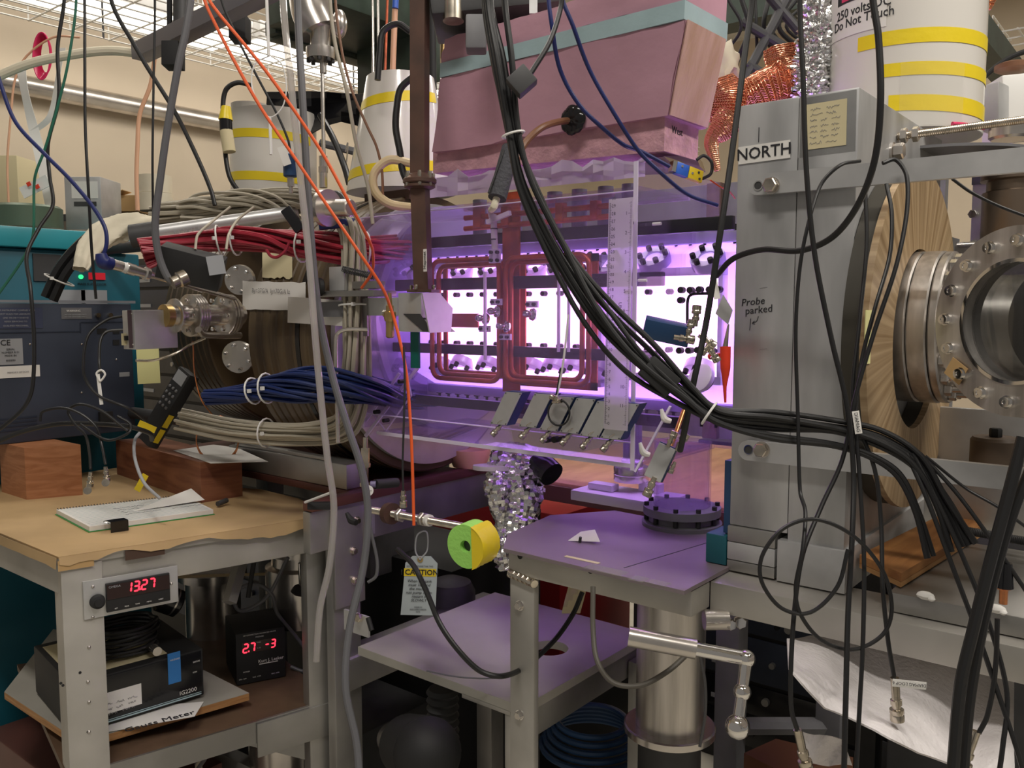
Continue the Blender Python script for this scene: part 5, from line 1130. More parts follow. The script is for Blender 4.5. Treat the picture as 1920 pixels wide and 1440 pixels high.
p = GP(0, 0); a = G0+eg*(GL*.62)+fg*.03+AZ*(GH+.012)
MB().cyl(a, a-fg*.02, .008, 20).build('bulkhead_connector', 'steel', ig)
t = thing('black_cable_coil', 'heap of coiled black power cable lying on top of the black controller', 'coiled cable')
c0 = G0+eg*.09+fg*.08+AZ*(GH+.002); R = random.Random(3)
for k in range(7):
    P = [c0+eg*(math.cos(a_)*(.055+R.uniform(-.008, .008)))+fg*(math.sin(a_)*.045)+AZ*(.006+k*.0075+R.uniform(-.002, .002)) for a_ in [i*PI/6 for i in range(12)]]; MB().tube(P, .0040, 8, closed=True, sub=4).build('turn', 'black_rubber', t)
a = c0+eg*.115+fg*.03+AZ*.050; MB().lathe([(.020, 0), (.026, .004), (.026, .040), (.02, .046)], a, (-eg+AZ*.6+fg*.2), 28).build('black_reel', 'black_gloss', t)
MB().lathe([(.0262, .0), (.0264, .003)], a+(-eg+AZ*.6+fg*.2).normalized()*.012, (-eg+AZ*.6+fg*.2), 28, cap=False).build('silver_band', 'steel', t)
b = MB(); qq = [PZ(182, 1378, .6012), PZ(365, 1345, .6012), PZ(382, 1318, .6012), PZ(300, 1325, .6012), PZ(200, 1352, .6012)]; b.prism([x_+AZ*.0014 for x_ in qq], (0, 0, .0012)); t = thing('paper_sheet', 'white printed sheet reading Gauss Meter under the black controller', 'paper'); b.build('sheet', 'white_paper', t)
a = PZ(300, 1352, .6046); text(t, 'Gauss Meter', a, (PZ(360, 1334, .604)-PZ(240, 1366, .604)), fg, .022, 'ink', 'lettering', .0002)
# panel meter 13.27
pm = thing('panel_meter', 'black panel meter showing 13.27 in red on an aluminium plate under the bench top', 'meter')
def TQ(name, m, x0, x1, y0, y1, off, th_, parent, ref=None, bev=0):
    ym = (y0+y1)/2; ref = ref or (x0+x1)/2; p0 = PT(x0, ym, off); p1 = PT(x1, ym, off); zt = PT(ref, y0, off).z; zb = PT(ref, y1, off).z
    b = MB(); TB(b, Vector((p0.x, p0.y, 0)), (0, (p1-p0).length), (0, th_), (zb, zt), bev); return b.build(name, m, parent)
TQ('plate', 'alu_light', 156, 331, 1076, 1146, .004, .003, pm, ref=243, bev=.0006)
TQ('case', 'black_matte', 199, 317, 1085, 1138, .010, .0055, pm, ref=258, bev=.001)
TQ('display_window', 'display_dark', 200, 316, 1088, 1115, .0108, .0006, pm, ref=258)
a = PT(236, 1111, .0113); b_ = PT(292, 1094, .0113); SEG('13.27', a, e_, AZ, .0150, 'led_red', pm)
text(pm, 'OMEGA', PT(215, 1100, .0115), e_, AZ, .005, 'label_grey', 'lettering', .0001)
for k, px in enumerate((218, 238, 258, 280, 302)): text(pm, ('SET', 'PEAK', 'TARE', 'MENU', 'RESET')[k], PT(px, 1141-k*4.4+.0*px, .0113), e_, AZ, .0028, 'white_paper', 'lettering', .0001)
a = PT(182, 1127, .004); MB().lathe([(.010, 0), (.0115, .002), (.010, .010), (.006, .011), (.006, .014), (.003, .014)], a, TN, 24).build('fuse_holder', 'black_matte', pm)
for px, py in ((174, 1100), (174, 1157), (321, 1094)): a = PT(px, py, .004); MB().sph(a, .0026, 10).build('screw', 'steel', pm)
# Lesker gauge
lg = thing('convection_gauge', 'small black gauge box showing 2.7 - 3 in red on the brown shelf', 'gauge')
l0 = PZ(444, 1286, .5735); l1 = PZ(536, 1268, .5735); el = (l1-l0).normalized(); fl = Vector((-el.y, el.x, 0)); LL = (l1-l0).length; LH = .102
def LB(b, u, v, z, bev=0.): T = Matrix(((el.x, fl.x, 0, l0.x), (el.y, fl.y, 0, l0.y), (0, 0, 1, .5735), (0, 0, 0, 1))); b.box((u[0], v[0], z[0]), (u[1], v[1], z[1]), bev, T); return b
LB(MB(), (0, LL), (0, .12), (0, LH), .002).build('case', 'black_matte', lg)
LP = lambda u, z, off=.0012: l0+el*u*LL-fl*off+AZ*z*LH
LB(MB(), (.12*LL, .80*LL), (-.001, 0), (.60*LH, .82*LH)).build('display_window', 'display_dark', lg)
SEG('2.7', LP(.14, .625), el, AZ, .0165, 'led_red', lg); SEG('-3', LP(.58, .64), el, AZ, .0150, 'led_red', lg)
text(lg, 'Kurt J. Lesker', LP(.70, .40), el, AZ, .0088, 'white_paper', 'lettering', .0001, bold=.0001); LB(MB(), (.46*LL, .84*LL), (-.001, 0), (.335*LH, .35*LH)).build('underline', 'white_paper', lg)
text(lg, '347 CONVECTION ENHANCED PIRANI', LP(.48, .95), el, AZ, .0036, 'white_paper', 'lettering', .0001); text(lg, 'PRESSURE', LP(.48, .89), el, AZ, .0036, 'white_paper', 'lettering', .0001); text(lg, 'TORR', LP(.46, .78), el, AZ, .0032, 'white_paper', 'lettering', .0001); text(lg, 'X 10', LP(.46, .67), el, AZ, .0032, 'white_paper', 'lettering', .0001)
text(lg, 'POWER', LP(.20, .24), el, AZ, .0036, 'white_paper', 'lettering', .0001)
for u in (.12, .40, .78): text(lg, ('ON - OFF', 'VAC  ATM', 'SET  PT 1')[int(u*2.5)], LP(u, .11), el, AZ, .0034, 'white_paper', 'lettering', .0001)
# ------------------------------------------------------------------ on the table: timbers, notebook, scope
bA = [PZ(50, 937, .9265), PZ(155, 928, .9265)]; hA = .078
t = thing('wood_block', 'short cut of orange-brown timber at the left edge of the bench', 'wood block')
a, c = bA; d = (c-a); n2 = (PZ(3, 922, .9265)-a).normalized()
zt = a.z+ (PZ(50, 937, .9265)-a).z
hA = (PY(57, 843, a.y)-a).z
q = [a, c, c+n2*.12, a+n2*.12]; MB().prism(q, (0, 0, hA)).build('block', 'wood_end', t)
tag(t, 'short cut of orange-brown timber at the left edge of the bench')
t = thing('timber_beam', 'long dark reddish timber beam lying across the bench behind the notebook', 'wood block')
a = PZ(378, 943, .9265); c = PZ(455, 930, .9265); d = c-a; hB = (PY(380, 868, a.y)-a).z; Lb = Vector((-1, .10, 0)).normalized()*.42
MB().prism([a, c, c+Lb*.95, a+Lb], (0, 0, hB)).build('beam', 'wood_red', t)
topB = .9265+hB
# scope
so = thing('oscilloscope', 'dark blue oscilloscope seen from behind, standing on the timbers', 'oscilloscope')
zS = .9265+max(hA, hB)+.0005; s1_ = PZ(255, 806, zS); XS = s1_.x; y0s = s1_.y
yL = PX(-60, 700, XS).y; zT = PX(128, 569, XS).z
MB().box((XS-.13, yL, zS), (XS, y0s, zT), .004).build('case', 'scope_blue', so)
def sq(name, m, x0, x1, y0, y1, off=.001, th_=.0008, parent=so):
    p0 = PX(x0, (y0+y1)/2, XS+off); p1 = PX(x1, (y0+y1)/2, XS+off); zt_ = PX((x0+x1)/2, y0, XS+off).z; zb_ = PX((x0+x1)/2, y1, XS+off).z
    return MB().box((XS+off-th_, p0.y, zb_), (XS+off, p1.y, zt_)).build(name, m, parent)
sq('top_edge', mat('scope_edge', (.22, .23, .26), .4), -20, 254, 563, 568, .002, .002)
sq('recess_line', 'scope_dark', -20, 150, 622, 624); sq('recess_line', 'scope_dark', 150, 152, 605, 624); sq('recess_line', 'scope_dark', 152, 230, 603, 605)
l1 = sq('rating_label', 'label_grey', -10, 43, 635, 684); text(l1, 'CE', PX(10, 643, XS+.002), AY, AZ, .016, 'ink', 'lettering', .0002)
for k, py in enumerate((655, 661, 667, 676)): text(l1, ('SERIAL', 'NUMBER B 01', 'MADE IN', 'IIIIIIIIIIIII')[k], PX(20, py, XS+.002), AY, AZ, .0055, 'ink', 'lettering', .0001)
l2 = sq('white_sticker', 'white_paper', -12, 75, 686, 708); text(l2, 'MEMORY OPTION', PX(34, 698, XS+.002), AY, AZ, .005, 'ink_grey', 'lettering', .0001)
l3 = sq('warning_label', 'mid_grey', 115, 172, 577, 598); text(l3, 'WARNING', PX(138, 583, XS+.002), AY, AZ, .006, 'white_paper', 'lettering', .0001)
for k, py in enumerate((590, 594)): text(l3, 'NO USER SERVICEABLE PARTS', PX(142, py, XS+.002), AY, AZ, .0034, 'label_grey', 'lettering', .0001)
l4 = sq('text_plate', mat('scope_plate', (.05, .06, .11), .5), -12, 80, 577, 616)
for k, py in enumerate((582, 589, 596, 603, 611)): text(l4, ('THIS INSTRUMENT COMPLIES WITH', 'SAFETY RULES FOR LABORATORY', 'LINE 100-240 V 50-60 HZ', 'REFER SERVICING TO', 'QUALIFIED PERSONNEL')[k], PX(30, py, XS+.002), AY, AZ, .0045, 'label_grey', 'lettering', .0001)
sq('small_label', 'label_grey', 224, 243, 698, 706)
for x0, x1, y0, y1 in ((182, 200, 616, 626), (212, 224, 618, 626), (212, 224, 637, 647)): sq('port', 'black_matte', x0, x1, y0, y1)
for px, py in ((153, 645), (218, 674), (153, 736), (56, 645), (58, 740)): a = PX(px, py, XS+.0005); MB().sph(a, .0024, 8).build('screw', 'steel', so)
a = PX(182, 591, XS); MB().cyl(a, a+AX*.008, .005, 14).build('aux_connector', 'nickel', so)
a = PX(205, 591, XS); MB().cyl(a, a+AX*.008, .005, 14).build('aux_connector', 'nickel', so)
for py in (783, 790, 797, 805): sq('vent_slot', 'scope_dark', -12, 70, py, py+3)
sq('handle_foot', 'black_matte', 188, 212, 772, 796, .010, .009)
# paper card on the timber
t = thing('paper_sheet', 'pale sheet of paper overhanging the right end of the timber beam', 'paper'); zc = topB+.0008
q = [PZ(325, 845, zc), PZ(400, 834, zc), PZ(445, 840, zc), PZ(503, 866, zc), PZ(395, 869, zc)]
b = MB(); b.prism(q, (0, 0, .0006)); b.build('sheet', 'white_paper', t)
# notebook
nb = thing('notebook', 'open spiral lab notebook with ruled white pages and green back cover on the bench', 'notebook')
zN = .9268; qn = [PZ(168, 998, zN), PZ(400, 965, zN), PZ(345, 938, zN), PZ(106, 965, zN)]
MB().prism([p+(p-sum(qn, Vector())/4)*.02 for p in qn], (0, 0, .001)).build('green_cover', 'green_cover', nb)
qt = [p+AZ*.0016 for p in qn]; b = MB(); b.prism(qt, (0, 0, .008)); b.build('pages', 'white_paper', nb)
zz_ = qt[0].z+.0083; b = MB()
for k in range(1, 22): f = k/22; p = qn[0].lerp(qn[3], f); q = qn[1].lerp(qn[2], f); p.z = q.z = zz_; b.tube([p.lerp(q, .02), p.lerp(q, .98)], .00018, 4, smooth=False)
b.build('ruling', 'tape_blue', nb)
ex = (qn[1]-qn[0]).normalized(); ey = (qn[3]-qn[0]).normalized(); cN = sum(qn, Vector())/4; cN.z = zz_+.0003
strokes(nb, scribble([0, 2, 3, 3, 2], .16, .10, 12), cN+ex*.05+ey*.012, ex, ey, .0003, 'ink_grey')
b = MB()
for k in range(44): p = qn[3].lerp(qn[2], (k+.5)/44)+AZ*.006; b.tube([p+AZ*.0055*math.sin(a_)+ey*.0045*math.cos(a_) for a_ in [i*PI/4 for i in range(8)]], .0006, 4, smooth=False, closed=True)
b.build('spiral_binding', 'dark_grey', nb)
b = MB(); p0 = qn[1].lerp(qn[2], .45); p0.z = zz_; p1 = qn[1].lerp(qn[2], .8); p1.z = zz_; b.prism([p0-ex*.12, p0+ex*.01+AZ*.004, p1+ex*.004+AZ*.018], (0, 0, .0004)); b.build('lifted_page', 'white_paper', nb)
t = thing('binder_clip', 'black binder clip gripping the near edge of the notebook', 'clip'); a = PZ(222, 985, zz_); 
b = MB(); T = Matrix(((ex.x, ey.x, 0, a.x), (ex.y, ey.y, 0, a.y), (0, 0, 1, zN), (0, 0, 0, 1))); b.box((-.014, -.006, -.000), (.014, -.0045, .0175), 0, T); b.box((-.014, -.006, .0172), (.014, .014, .0185), 0, T); b.build('body', 'black_gloss', t)
b = MB(); b.tube([a+ex*-.004+AZ*.002, a-ex*.010+ey*.018+AZ*.006, a-ex*.018+ey*.014+AZ*.006, a-ex*.008+AZ*.002], .0008, 6); b.build('wire_handle', 'chrome', t)
t = thing('small_motor', 'small dark cylinder tool lying beside the right end of the timber', 'tool'); a = PZ(408, 945, .934); b_ = PZ(425, 938, .936); MB().tube([a, b_], .005, 12, smooth=False).build('body', 'dark_grey', t)
# calculator-like phone handset
ph = thing('handset', 'black keypad handset leaning behind the timber with yellow stickers', 'handset')
ux = (CR*.50+CU*.84).normalized(); un = (CB*.8-CR*.45+CU*.35).normalized(); un = (un-ux*un.dot(ux)).normalized(); uy = un.cross(ux)
c = PD(318, 760, 1.72); T = Matrix(((ux.x, uy.x, un.x, c.x), (ux.y, uy.y, un.y, c.y), (ux.z, uy.z, un.z, c.z), (0, 0, 0, 1)))
b = MB(); b.box((-.088, -.024, -.012), (.078, .024, .012), .004, T); b.build('case', 'black_matte', ph)
b = MB(); b.box((.048, -.018, .012), (.072, .018, .0128), 0, T); b.build('screen', 'label_grey', ph)
copies(ph, 'key', 'mid_grey', lambda q: q.sph((0, 0, 0), .0034, 8), [T @ Vector((x, y, .013)) for x in (.035, .022, .009, -.004) for y in (-.013, 0, .013)])
b = MB(); b.box((-.04, -.0245, -.004), (-.012, -.0255, .008), 0, T); b.build('yellow_sticker', 'yellow_plastic', ph); b = MB(); b.box((-.075, -.0245, -.004), (-.045, -.0255, .008), 0, T); b.build('yellow_sticker', 'yellow_plastic', ph)
b = MB(); obb(b, 278, 684, 1.60, .042, .0006, .070, CR*1+CU*.05, CU+CR*.12); o = tag(b.build('sticky_note', 'yellow_note'), 'pale yellow note hanging below the mauve plate behind the scope', 'note')
for k, (px, py, rz, lab) in enumerate(((265, 905, 1.1, 'yellow tag on a thread in front of the timber beam'), (276, 800, -.5, 'yellow tag beside the scope corner behind the timbers'))):
    b = MB(); obb(b, px, py, 1.60, .034, .0015, .012, CR*.5+CU*.9 if k == 0 else CR*.9-CU*.4, CU-CR*.6 if k == 0 else CU); tag(b.build('yellow_tag', 'yellow_plastic'), lab, 'tag')
# ------------------------------------------------------------------ machine table, beam and posts
mt = thing('machine_table', 'rusty brown steel table edge with grey beam carrying the left end of the vessel', 'table')
MB().box((-1.97, 1.04, .950), (-1.223, 1.34, .964), .002).build('top', 'rust_table', mt)
MB().box((-1.222, .93, .948), (-1.195, 1.62, .966), .003).build('edge_rail', 'rust_table', mt)
MB().box((-1.222, .93, .872), (-1.202, 1.62, .947), .002).build('beam', 'alu', mt)
for x, y in ((-1.6, 1.3), (-1.27, 1.55), (-1.9, 1.3)): MB().box((x, y, 0), (x+.05, y+.05, .949), .002).build('leg', 'dark_grey', mt)
t = thing('steel_block', 'grey steel plate block under the brown coil on the rusty table', 'metal block')
MB().box((-1.62, 1.042, .9645), (-1.235, 1.095, 1.012), .003).build('block', 'alu', t)
MB().box((-1.60, 1.045, 1.0125), (-1.30, 1.06, 1.020), .002).build('rib', 'alu', t)
up = thing('steel_upright', 'grey steel upright with bolts in the gap right of the bench', 'post')
b = MB(); y0, y1, _, zt_ = xb(b, 628, 684, 952, 1135, -1.19, .008, bev=.001); b.build('plate', 'alu', up)
MB().box((-1.221, y0+.003, 0), (-1.199, y1-.004, .871), .002).build('post', 'alu', up)
MB().box((-1.189, y1+.001, PX(680, 960, -1.19).z-.045), (-1.185, y1+.022, PX(680, 960, -1.19).z+.0), .001).build('bracket', 'alu_light', up)
for px, py in ((662, 1033), (664, 1088), (668, 976)):
    a = PX(px-22 if px < 668 else px-8, py, -1.19); a = PX(px-(22 if 0 else 0), py, -1.19); MB().cyl(a, a+AX*.0015, .008, 16).build('washer', 'steel', up); MB().hexn(a+AX*.0015, (1, 0, 0), .006, .006).build('bolt', 'nickel', up)
b = MB(); yb(b, 645, 690, 1150, 1188, .86, .004); b.build('hinge_plate', 'alu_light', up); a = PY(676, 1157, .86); MB().hexn(a, (0, -1, 0), .007, .008).build('bolt', 'nickel', up)
MB().tube([PY(650, 962, .90), PY(658, 975, .90), PY(668, 980, .90)], .004, 8, rad=[.003, .006, .005]).build('black_lever', 'black_matte', up)
MB().tube([PY(690, 1158, .858), PY(697, 1182, .856)], .004, 8, smooth=False).build('black_lever', 'black_matte', up)
b = MB(); b.box((-1.25, 1.0, .60), (-1.19, 1.45, .66), .002); tag(b.build('cross_beam', 'alu'), 'grey cross beam low behind the left end of the lower shelf board', 'beam')
# back right table: pale wood lit by the plasma
t = thing('wooden_table', 'orange-lit wooden table top behind the violet platform', 'table')
MB().box((-1.15, 1.36, .938), (-.48, 2.0, .962), .003).build('top', 'wood_light', t); MB().box((-1.15, 1.35, .925), (-.48, 1.359, .956), .001).build('edge', 'rust_table', t)
for x, y in ((-1.12, 1.4), (-.55, 1.9), (-1.12, 1.9)): MB().box((x, y, 0), (x+.04, y+.04, .937)).build('leg', 'dark_grey', t)
# foil wrapped stack
fw = thing('foil_wrapped_valve', 'foil-wrapped valve pipe hanging below the acrylic tray left of centre', 'foil-wrapped pipe')
foil('foil_wrap', '', [PD(970, 845, 1.50), PD(968, 890, 1.48), PD(975, 935, 1.46), PD(970, 985, 1.45), PD(962, 1020, 1.45)], lambda f: .040+.008*math.sin(f*7), 11, fw, 36, 44, .13)
foil('foil_wrap', '', [PD(930, 885, 1.44), PD(933, 930, 1.43), PD(940, 985, 1.43), PD(948, 1030, 1.42), PD(955, 1065, 1.42)], lambda f: .015+.006*math.sin(f*9), 12, fw, 20, 40, .2)
MB().tube([PD(1010, 870, 1.46), PD(1025, 880, 1.44), PD(1035, 890, 1.43)], .022, 24).build('black_elbow', 'black_gloss', fw)
MB().cyl(PD(925, 872, 1.46), PD(925, 880, 1.46), .035, 32).build('flange', 'white_plastic', fw)
t = thing('flesh_bowl', 'orange plastic dish on the rusty table behind the foil pipe', 'dish'); a = PD(880, 862, 1.85); MB().lathe([(.02, 0), (.035, .006), (.045, .03), (.046, .045)], a-AZ*.02, (0, 0, 1), 32).build('dish', 'flesh_plastic', t)
# white block and flange with two pipes
t = thing('white_block_stack', 'white machined blocks stacked behind the platform under the flange', 'metal block')
zq = PZT; b = MB(); b.box((-.86, 1.235, zq), (-.70, 1.32, zq+.018), .002); b.build('base', 'white_plastic', t); MB().box((-.84, 1.26, zq+.0185), (-.79, 1.285, zq+.030), .002).build('upper_block', 'white_plastic', t); MB().box((-.76, 1.30, zq+.0185), (-.72, 1.32, zq+.034), .001).build('upper_block', 'white_plastic', t); MB().box((-.695, 1.24, zq-.05), (-.655, 1.28, zq+.03), .002).build('post_block', 'white_plastic', t)
t = thing('twin_pipe_flange', 'round steel flange with two grey pipes rising into the acrylic tray', 'flange')
a = Vector((-.775, 1.30, zq+.035)); MB().lathe([(.030, 0), (.031, .002), (.031, .012), (.030, .013), (.031, .014), (.031, .024), (.030, .026), (0, .026)], a, (0, 0, 1), 48).build('flange', 'steel', t)
for dx in (-.010, .014): MB().cyl(a+Vector((dx, 0, .026)), a+Vector((dx, 0, .13)), .0062, 16).build('pipe', 'mid_grey', t); MB().hexn(a+Vector((dx, 0, .026)), (0, 0, 1), .010, .012).build('nut', 'steel', t)
t = thing('dark_backing', 'dark panel added behind the vacuum vessel to darken the view through', 'panel'); MB().box((-1.9, 2.05, .97), (-.45, 2.08, 1.62), .002).build('panel', 'mid_grey', t)  # added backing, darkens what shows behind the vessel
for x in (-1.5, -1.0, -.6): MB().box((x, 2.03, .97), (x+.04, 2.049, 1.62), .002).build('rib', 'rust_steel', t)
for x in (-1.85, -.5): MB().box((x, 2.05, 0), (x+.04, 2.08, .969)).build('leg', 'dark_grey', t)
# ------------------------------------------------------------------ tie rod, lime foam with yellow tape
a = PD(690, 955, 1.42); e = PD(882, 990, 1.22); t = rod(a, e, .0058, 'threaded_rod', 'threaded steel rod with nuts ending in the lime foam ring', nuts=(.09, .15))
d = (e-a).normalized(); q = a+d*.060; MB().cyl(q, q+d*.012, .017, 24).build('brown_washer', 'rust_steel', t); MB().cyl(a+d*.165, a+d*.172, .009, 16).build('white_tape', 'white_paper', t)
lf = thing('lime_foam', 'lime green foam ring end with yellow tape on the threaded rod', 'foam')
ax = (PD(905, 1015, 1.10)-PD(880, 990, 1.22)).normalized(); ax = (CB*.75-CR*.5-CU*.1).normalized(); c = PD(897, 1014, 1.17)
MB().ring(c, ax, .0085, .0300, .030, 48).build('foam_ring', 'lime_foam', lf)
MB().cyl(c+ax*.001, c+ax*.022, .008, 20).build('rod_end', 'dark_grey', lf)
R = random.Random(8); u = ax.cross(AZ).normalized(); w = ax.cross(u); b = MB(); rows = []
for j in range(9): rows.append([c+ax*(-.006+.039*j/8)+(u*math.cos(an)+w*math.sin(an))*(.031+R.uniform(0, .0014)) for an in [math.radians(-68+136*k/14) for k in range(15)]])
sgn = 1 if (u.dot(CR) > 0) else -1
if sgn < 0: rows = [[c*2-p+ax*(p-c).dot(ax)*2 for p in r] for r in rows]
b.sheet(rows, .0006)
P = [c+ax*.0312+(rows[-1][k]-c-ax*.033)*.99 for k in range(15)]; b.prism([p for p in P], ax*.0008); b.build('yellow_tape_wrap', 'yellow_tape', lf)
# caution tag
ct = thing('caution_tag', 'grey and yellow CAUTION tag with handwriting hanging under the threaded rod', 'tag')
c = PD(786, 1098, 1.33); ux = (CR*1-CU*.02).normalized(); W_, H_ = .054, .094; uz = (AZ+ux*.05).normalized(); n = ux.cross(uz)
n = n if n.dot(CB) > 0 else -n
P = [(-.5, -.5), (.5, -.5), (.5, .38), (.3, .5), (-.22, .5), (-.42, .38)]
b = MB(); b.prism([c+ux*x*W_+uz*y*H_ for x, y in P], n*.0006); b.build('card', mat('tag_grey', (.42, .47, .50), .6), ct)
b = MB(); b.prism([c+ux*x*W_+uz*y*H_+n*.0008 for x, y in ((-.45, .16), (.47, .16), (.47, .29), (-.45, .29))], n*.0003); b.build('yellow_band', 'yellow_plastic', ct)
text(ct, '! CAUTION', c+n*.0016+uz*H_*.225, ux, uz, .0115, 'ink', 'lettering', .0001, bold=.0002); text(ct, 'DO NOT REMOVE THIS TAG', c+n*.0016+uz*H_*.33, ux, uz, .0032, 'ink', 'lettering', .0001)
for k in range(7): text(ct, ('When the tank', 'must 100 and', 'the machine', 'not pump down', 'restart it', 'SLOWLY', '')[k], c+n*.0016+uz*H_*(.08-k*.065), ux, uz, .0062, 'ink', 'handwriting', .0001, shear=.3)
for k in range(3): text(ct, ('SIGNED BY', 'RESPONSIBLE PERSON', 'DATE')[k], c+n*.0016-uz*H_*(.36+.04*k), ux, uz, .0026, 'ink', 'lettering', .0001)
MB().ring(c+n*.0010+uz*H_*.44, n, .002, .0045, .0006, 20).build('eyelet', 'brass', ct)
MB().tube([c+n*.002+uz*H_*.44, c+uz*H_*.58-ux*.008, c+uz*H_*.85-ux*.006, c+uz*H_*.9+ux*.008, c+uz*H_*.6+ux*.010, c+n*.002+uz*H_*.45], .0012, 6).build('tie', 'label_grey', ct)
# ------------------------------------------------------------------ blue boxes with silver lids in a row
LBL = ['leftmost', 'second', 'third', 'fourth', 'fifth', 'sixth']
bx = None
for k, (px, py) in enumerate(((953, 766), (1008, 770), (1048, 776), (1087, 780), (1126, 786), (1166, 790))):
    c = PY(px, py, .990)
    if bx is None:
        bx = thing('isolation_box', '', 'electronics box'); c0_ = c; ux = (AX*.90+AZ*.0).normalized(); uz = (AZ*.86+AX*.5).normalized(); n = AY*-1
        b = MB(); P = [(-.019, -.030), (.013, -.030), (.013, .030), (-.019, .030)]
        q = [c+ux*x+uz*y for x, y in P]; b.prism(q, (0, .019, 0)); b.build('case', 'instrument_blue', bx)
        b = MB(); q = [c+ux*x*.97+uz*y*.97-AY*.0008 for x, y in P]; b.prism(q, (0, -.0016, 0)); b.build('lid', 'alu_light', bx)
        for x, y in ((-.016, -.027), (.011, -.027), (.011, .027), (-.016, .027)): a = c+ux*x+uz*y-AY*.003; MB().sph(a, .001, 6).build('screw', 'dark_grey', bx)
        b = MB(); a = c-uz*.0305+ux*-.004+AY*.008; bnc(b, a, -uz*.8-AY*.5, .72); b.build('coax_socket', 'nickel', bx)
        MB().tube([a-AY*.004, a-AY*.012+uz*.004, a-AY*.010+uz*.010+ux*.005, a-AY*.003+uz*.006+ux*.004], .0005, 5).build('cap_chain', 'nickel', bx)
        bx['label'] = LBL[k]+' small blue box with silver lid in the slanting row below the window'; bx['group'] = 'blue isolation boxes in a row'
    else: dup(bx, c-c0_, LBL[k]+' small blue box with silver lid in the slanting row, counted from the left', group='blue isolation boxes in a row')
# probe lead with coiled end above boxes
t = thing('probe_lead', 'thin white probe lead ending in a black coiled pigtail over the blue boxes', 'cable')
MB().tube([PY(1066, 590, .98), PY(1062, 630, .98), PY(1056, 680, .976), PY(1048, 725, .976), PY(1042, 750, .976)], .0016, 8).build('white_lead', 'white_plastic', t)
MB().tube([PY(1053, 690, .976), PY(1044, 740, .976)], .002, 8, smooth=False).build('black_sleeve', 'black_matte', t)
b = MB(); b.tube([PY(1048+20*math.cos(a), 774+24*math.sin(a), .975+.0006*k) for k, a in enumerate([i*.6-1.5 for i in range(18)])], .0014, 7); b.build('pigtail', 'black_matte', t)
b = MB(); bnc(b, PY(1052, 752, .974), -AX+AZ*.3, .6); bnc(b, PY(1036, 754, .974), AX+AZ*.2, .5); b.build('coax_pair', 'nickel', t)
# small probe mounts in the windows
for k, (px, py, lab) in enumerate(((928, 585, 'upper chrome probe knob on the copper strap'), (945, 613, 'lower chrome probe knob on the copper strap'), (995, 590, 'chrome probe knob left in the right window'), (906, 598, 'chrome probe knob at the right of the left window'))):
    t = thing('probe_mount', lab, 'probe mount'); a = PY(px, py, 1.06); MB().lathe([(.009, 0), (.010, .003), (.009, .006), (.005, .008), (.006, .016), (.004, .020), (0, .021)], a+AY*.01, (-.4, -1, .1), 20).build('knob', 'chrome', t)
    b = MB(); obb(b, a+AZ*(.016 if k % 2 == 0 else -.016)+AY*.004, 0, None, .022, .004, .010, AX, AZ); b.build('plate', 'acrylic_edge', t)
    copies(t, 'screw', 'black_matte', lambda q: q.cyl((0, 0, 0), (0, -.005, 0), .0026, 8), [a+AZ*(.016 if k % 2 == 0 else -.016)+Vector((dx, .002, 0)) for dx in (-.006, .006)])
# pomona boxes and BNC connectors on the right
t = thing('blue_coax_box', 'blue box with coax tees hanging in front of the right window', 'electronics box')
c = PD(1250, 621, 1.05); ux = (CR*.97-CU*.22+CB*.12).normalized(); uz = (CU+CR*.1+CB*.3).normalized(); obbT = MB(); obb(obbT, c, 0, None, .056, .026, .024, ux, uz, .001); obbT.build('case', 'instrument_blue', t)
for px, py, d, s_ in ((1263, 632, CR-CU*.15, 1.0), (1288, 634, CR*.3+CU, .9), (1303, 612, CU+CR*.1, 1.0), (1310, 628, CR-CU*.7, .95), (1327, 648, CR*.5-CU*.8, .9), (1336, 640, -CR*.8-CU*.9, .8)):
    b = MB(); bnc(b, PD(px, py, 1.02), d, s_*.8); b.build('coax_connector', 'nickel', t)
t = thing('silver_coax_box', 'silver and blue inline box with coax connectors hanging at a slant by the acrylic corner', 'electronics box')
ux = (CR*.42+CU*.90).normalized(); un = (CB*.9-CR*.35).normalized(); c = PD(1240, 866, 1.02); T = obb(MB(), c, 0, None, 1, 1, 1, ux, un)
b = MB(); obb(b, c, 0, None, .044, .022, .014, ux, un, .0015); b.build('case', 'instrument_blue', t)
b = MB(); obb(b, c+un*.0085, 0, None, .043, .021, .003, ux, un, .001); b.build('lid', 'alu_light', t)
for px, py, d, s_ in ((1228, 895, -ux, 1.0), (1252, 838, ux, .8), (1268, 846, ux+CR*.1, .95), (1266, 866, -ux, .6)): b = MB(); bnc(b, PD(px, py, 1.01), d, s_*.8); b.build('coax_connector', 'nickel', t)
MB().tube([PD(1256, 838, 1.04), PD(1268, 810, 1.06), PD(1282, 770, 1.08)], .0030, 12).build('copper_tube', 'copper_bright', t)
t = thing('alligator_clip', 'red alligator clip hanging at the left edge of the NORTH plate', 'clip')
MB().tube([PD(1360, 650, 1.07), PD(1360, 690, 1.07), PD(1360, 702, 1.07), PD(1359, 725, 1.07), PD(1360, 755, 1.07)], .006, 14, sub=4, rad=[.0068, .0062, .0048, .0024, .0014]).build('red_boot', 'red_silicone', t)
MB().tube([PD(1366, 608, 1.07), PD(1360, 650, 1.07)], .003, 8, smooth=False, rad=[.0012, .0035]).build('jaw', 'nickel', t)
MB().tube([PD(1332, 668, 1.10), PD(1352, 668, 1.08)], .0045, 12, smooth=False).build('red_lead', 'red_silicone', t)
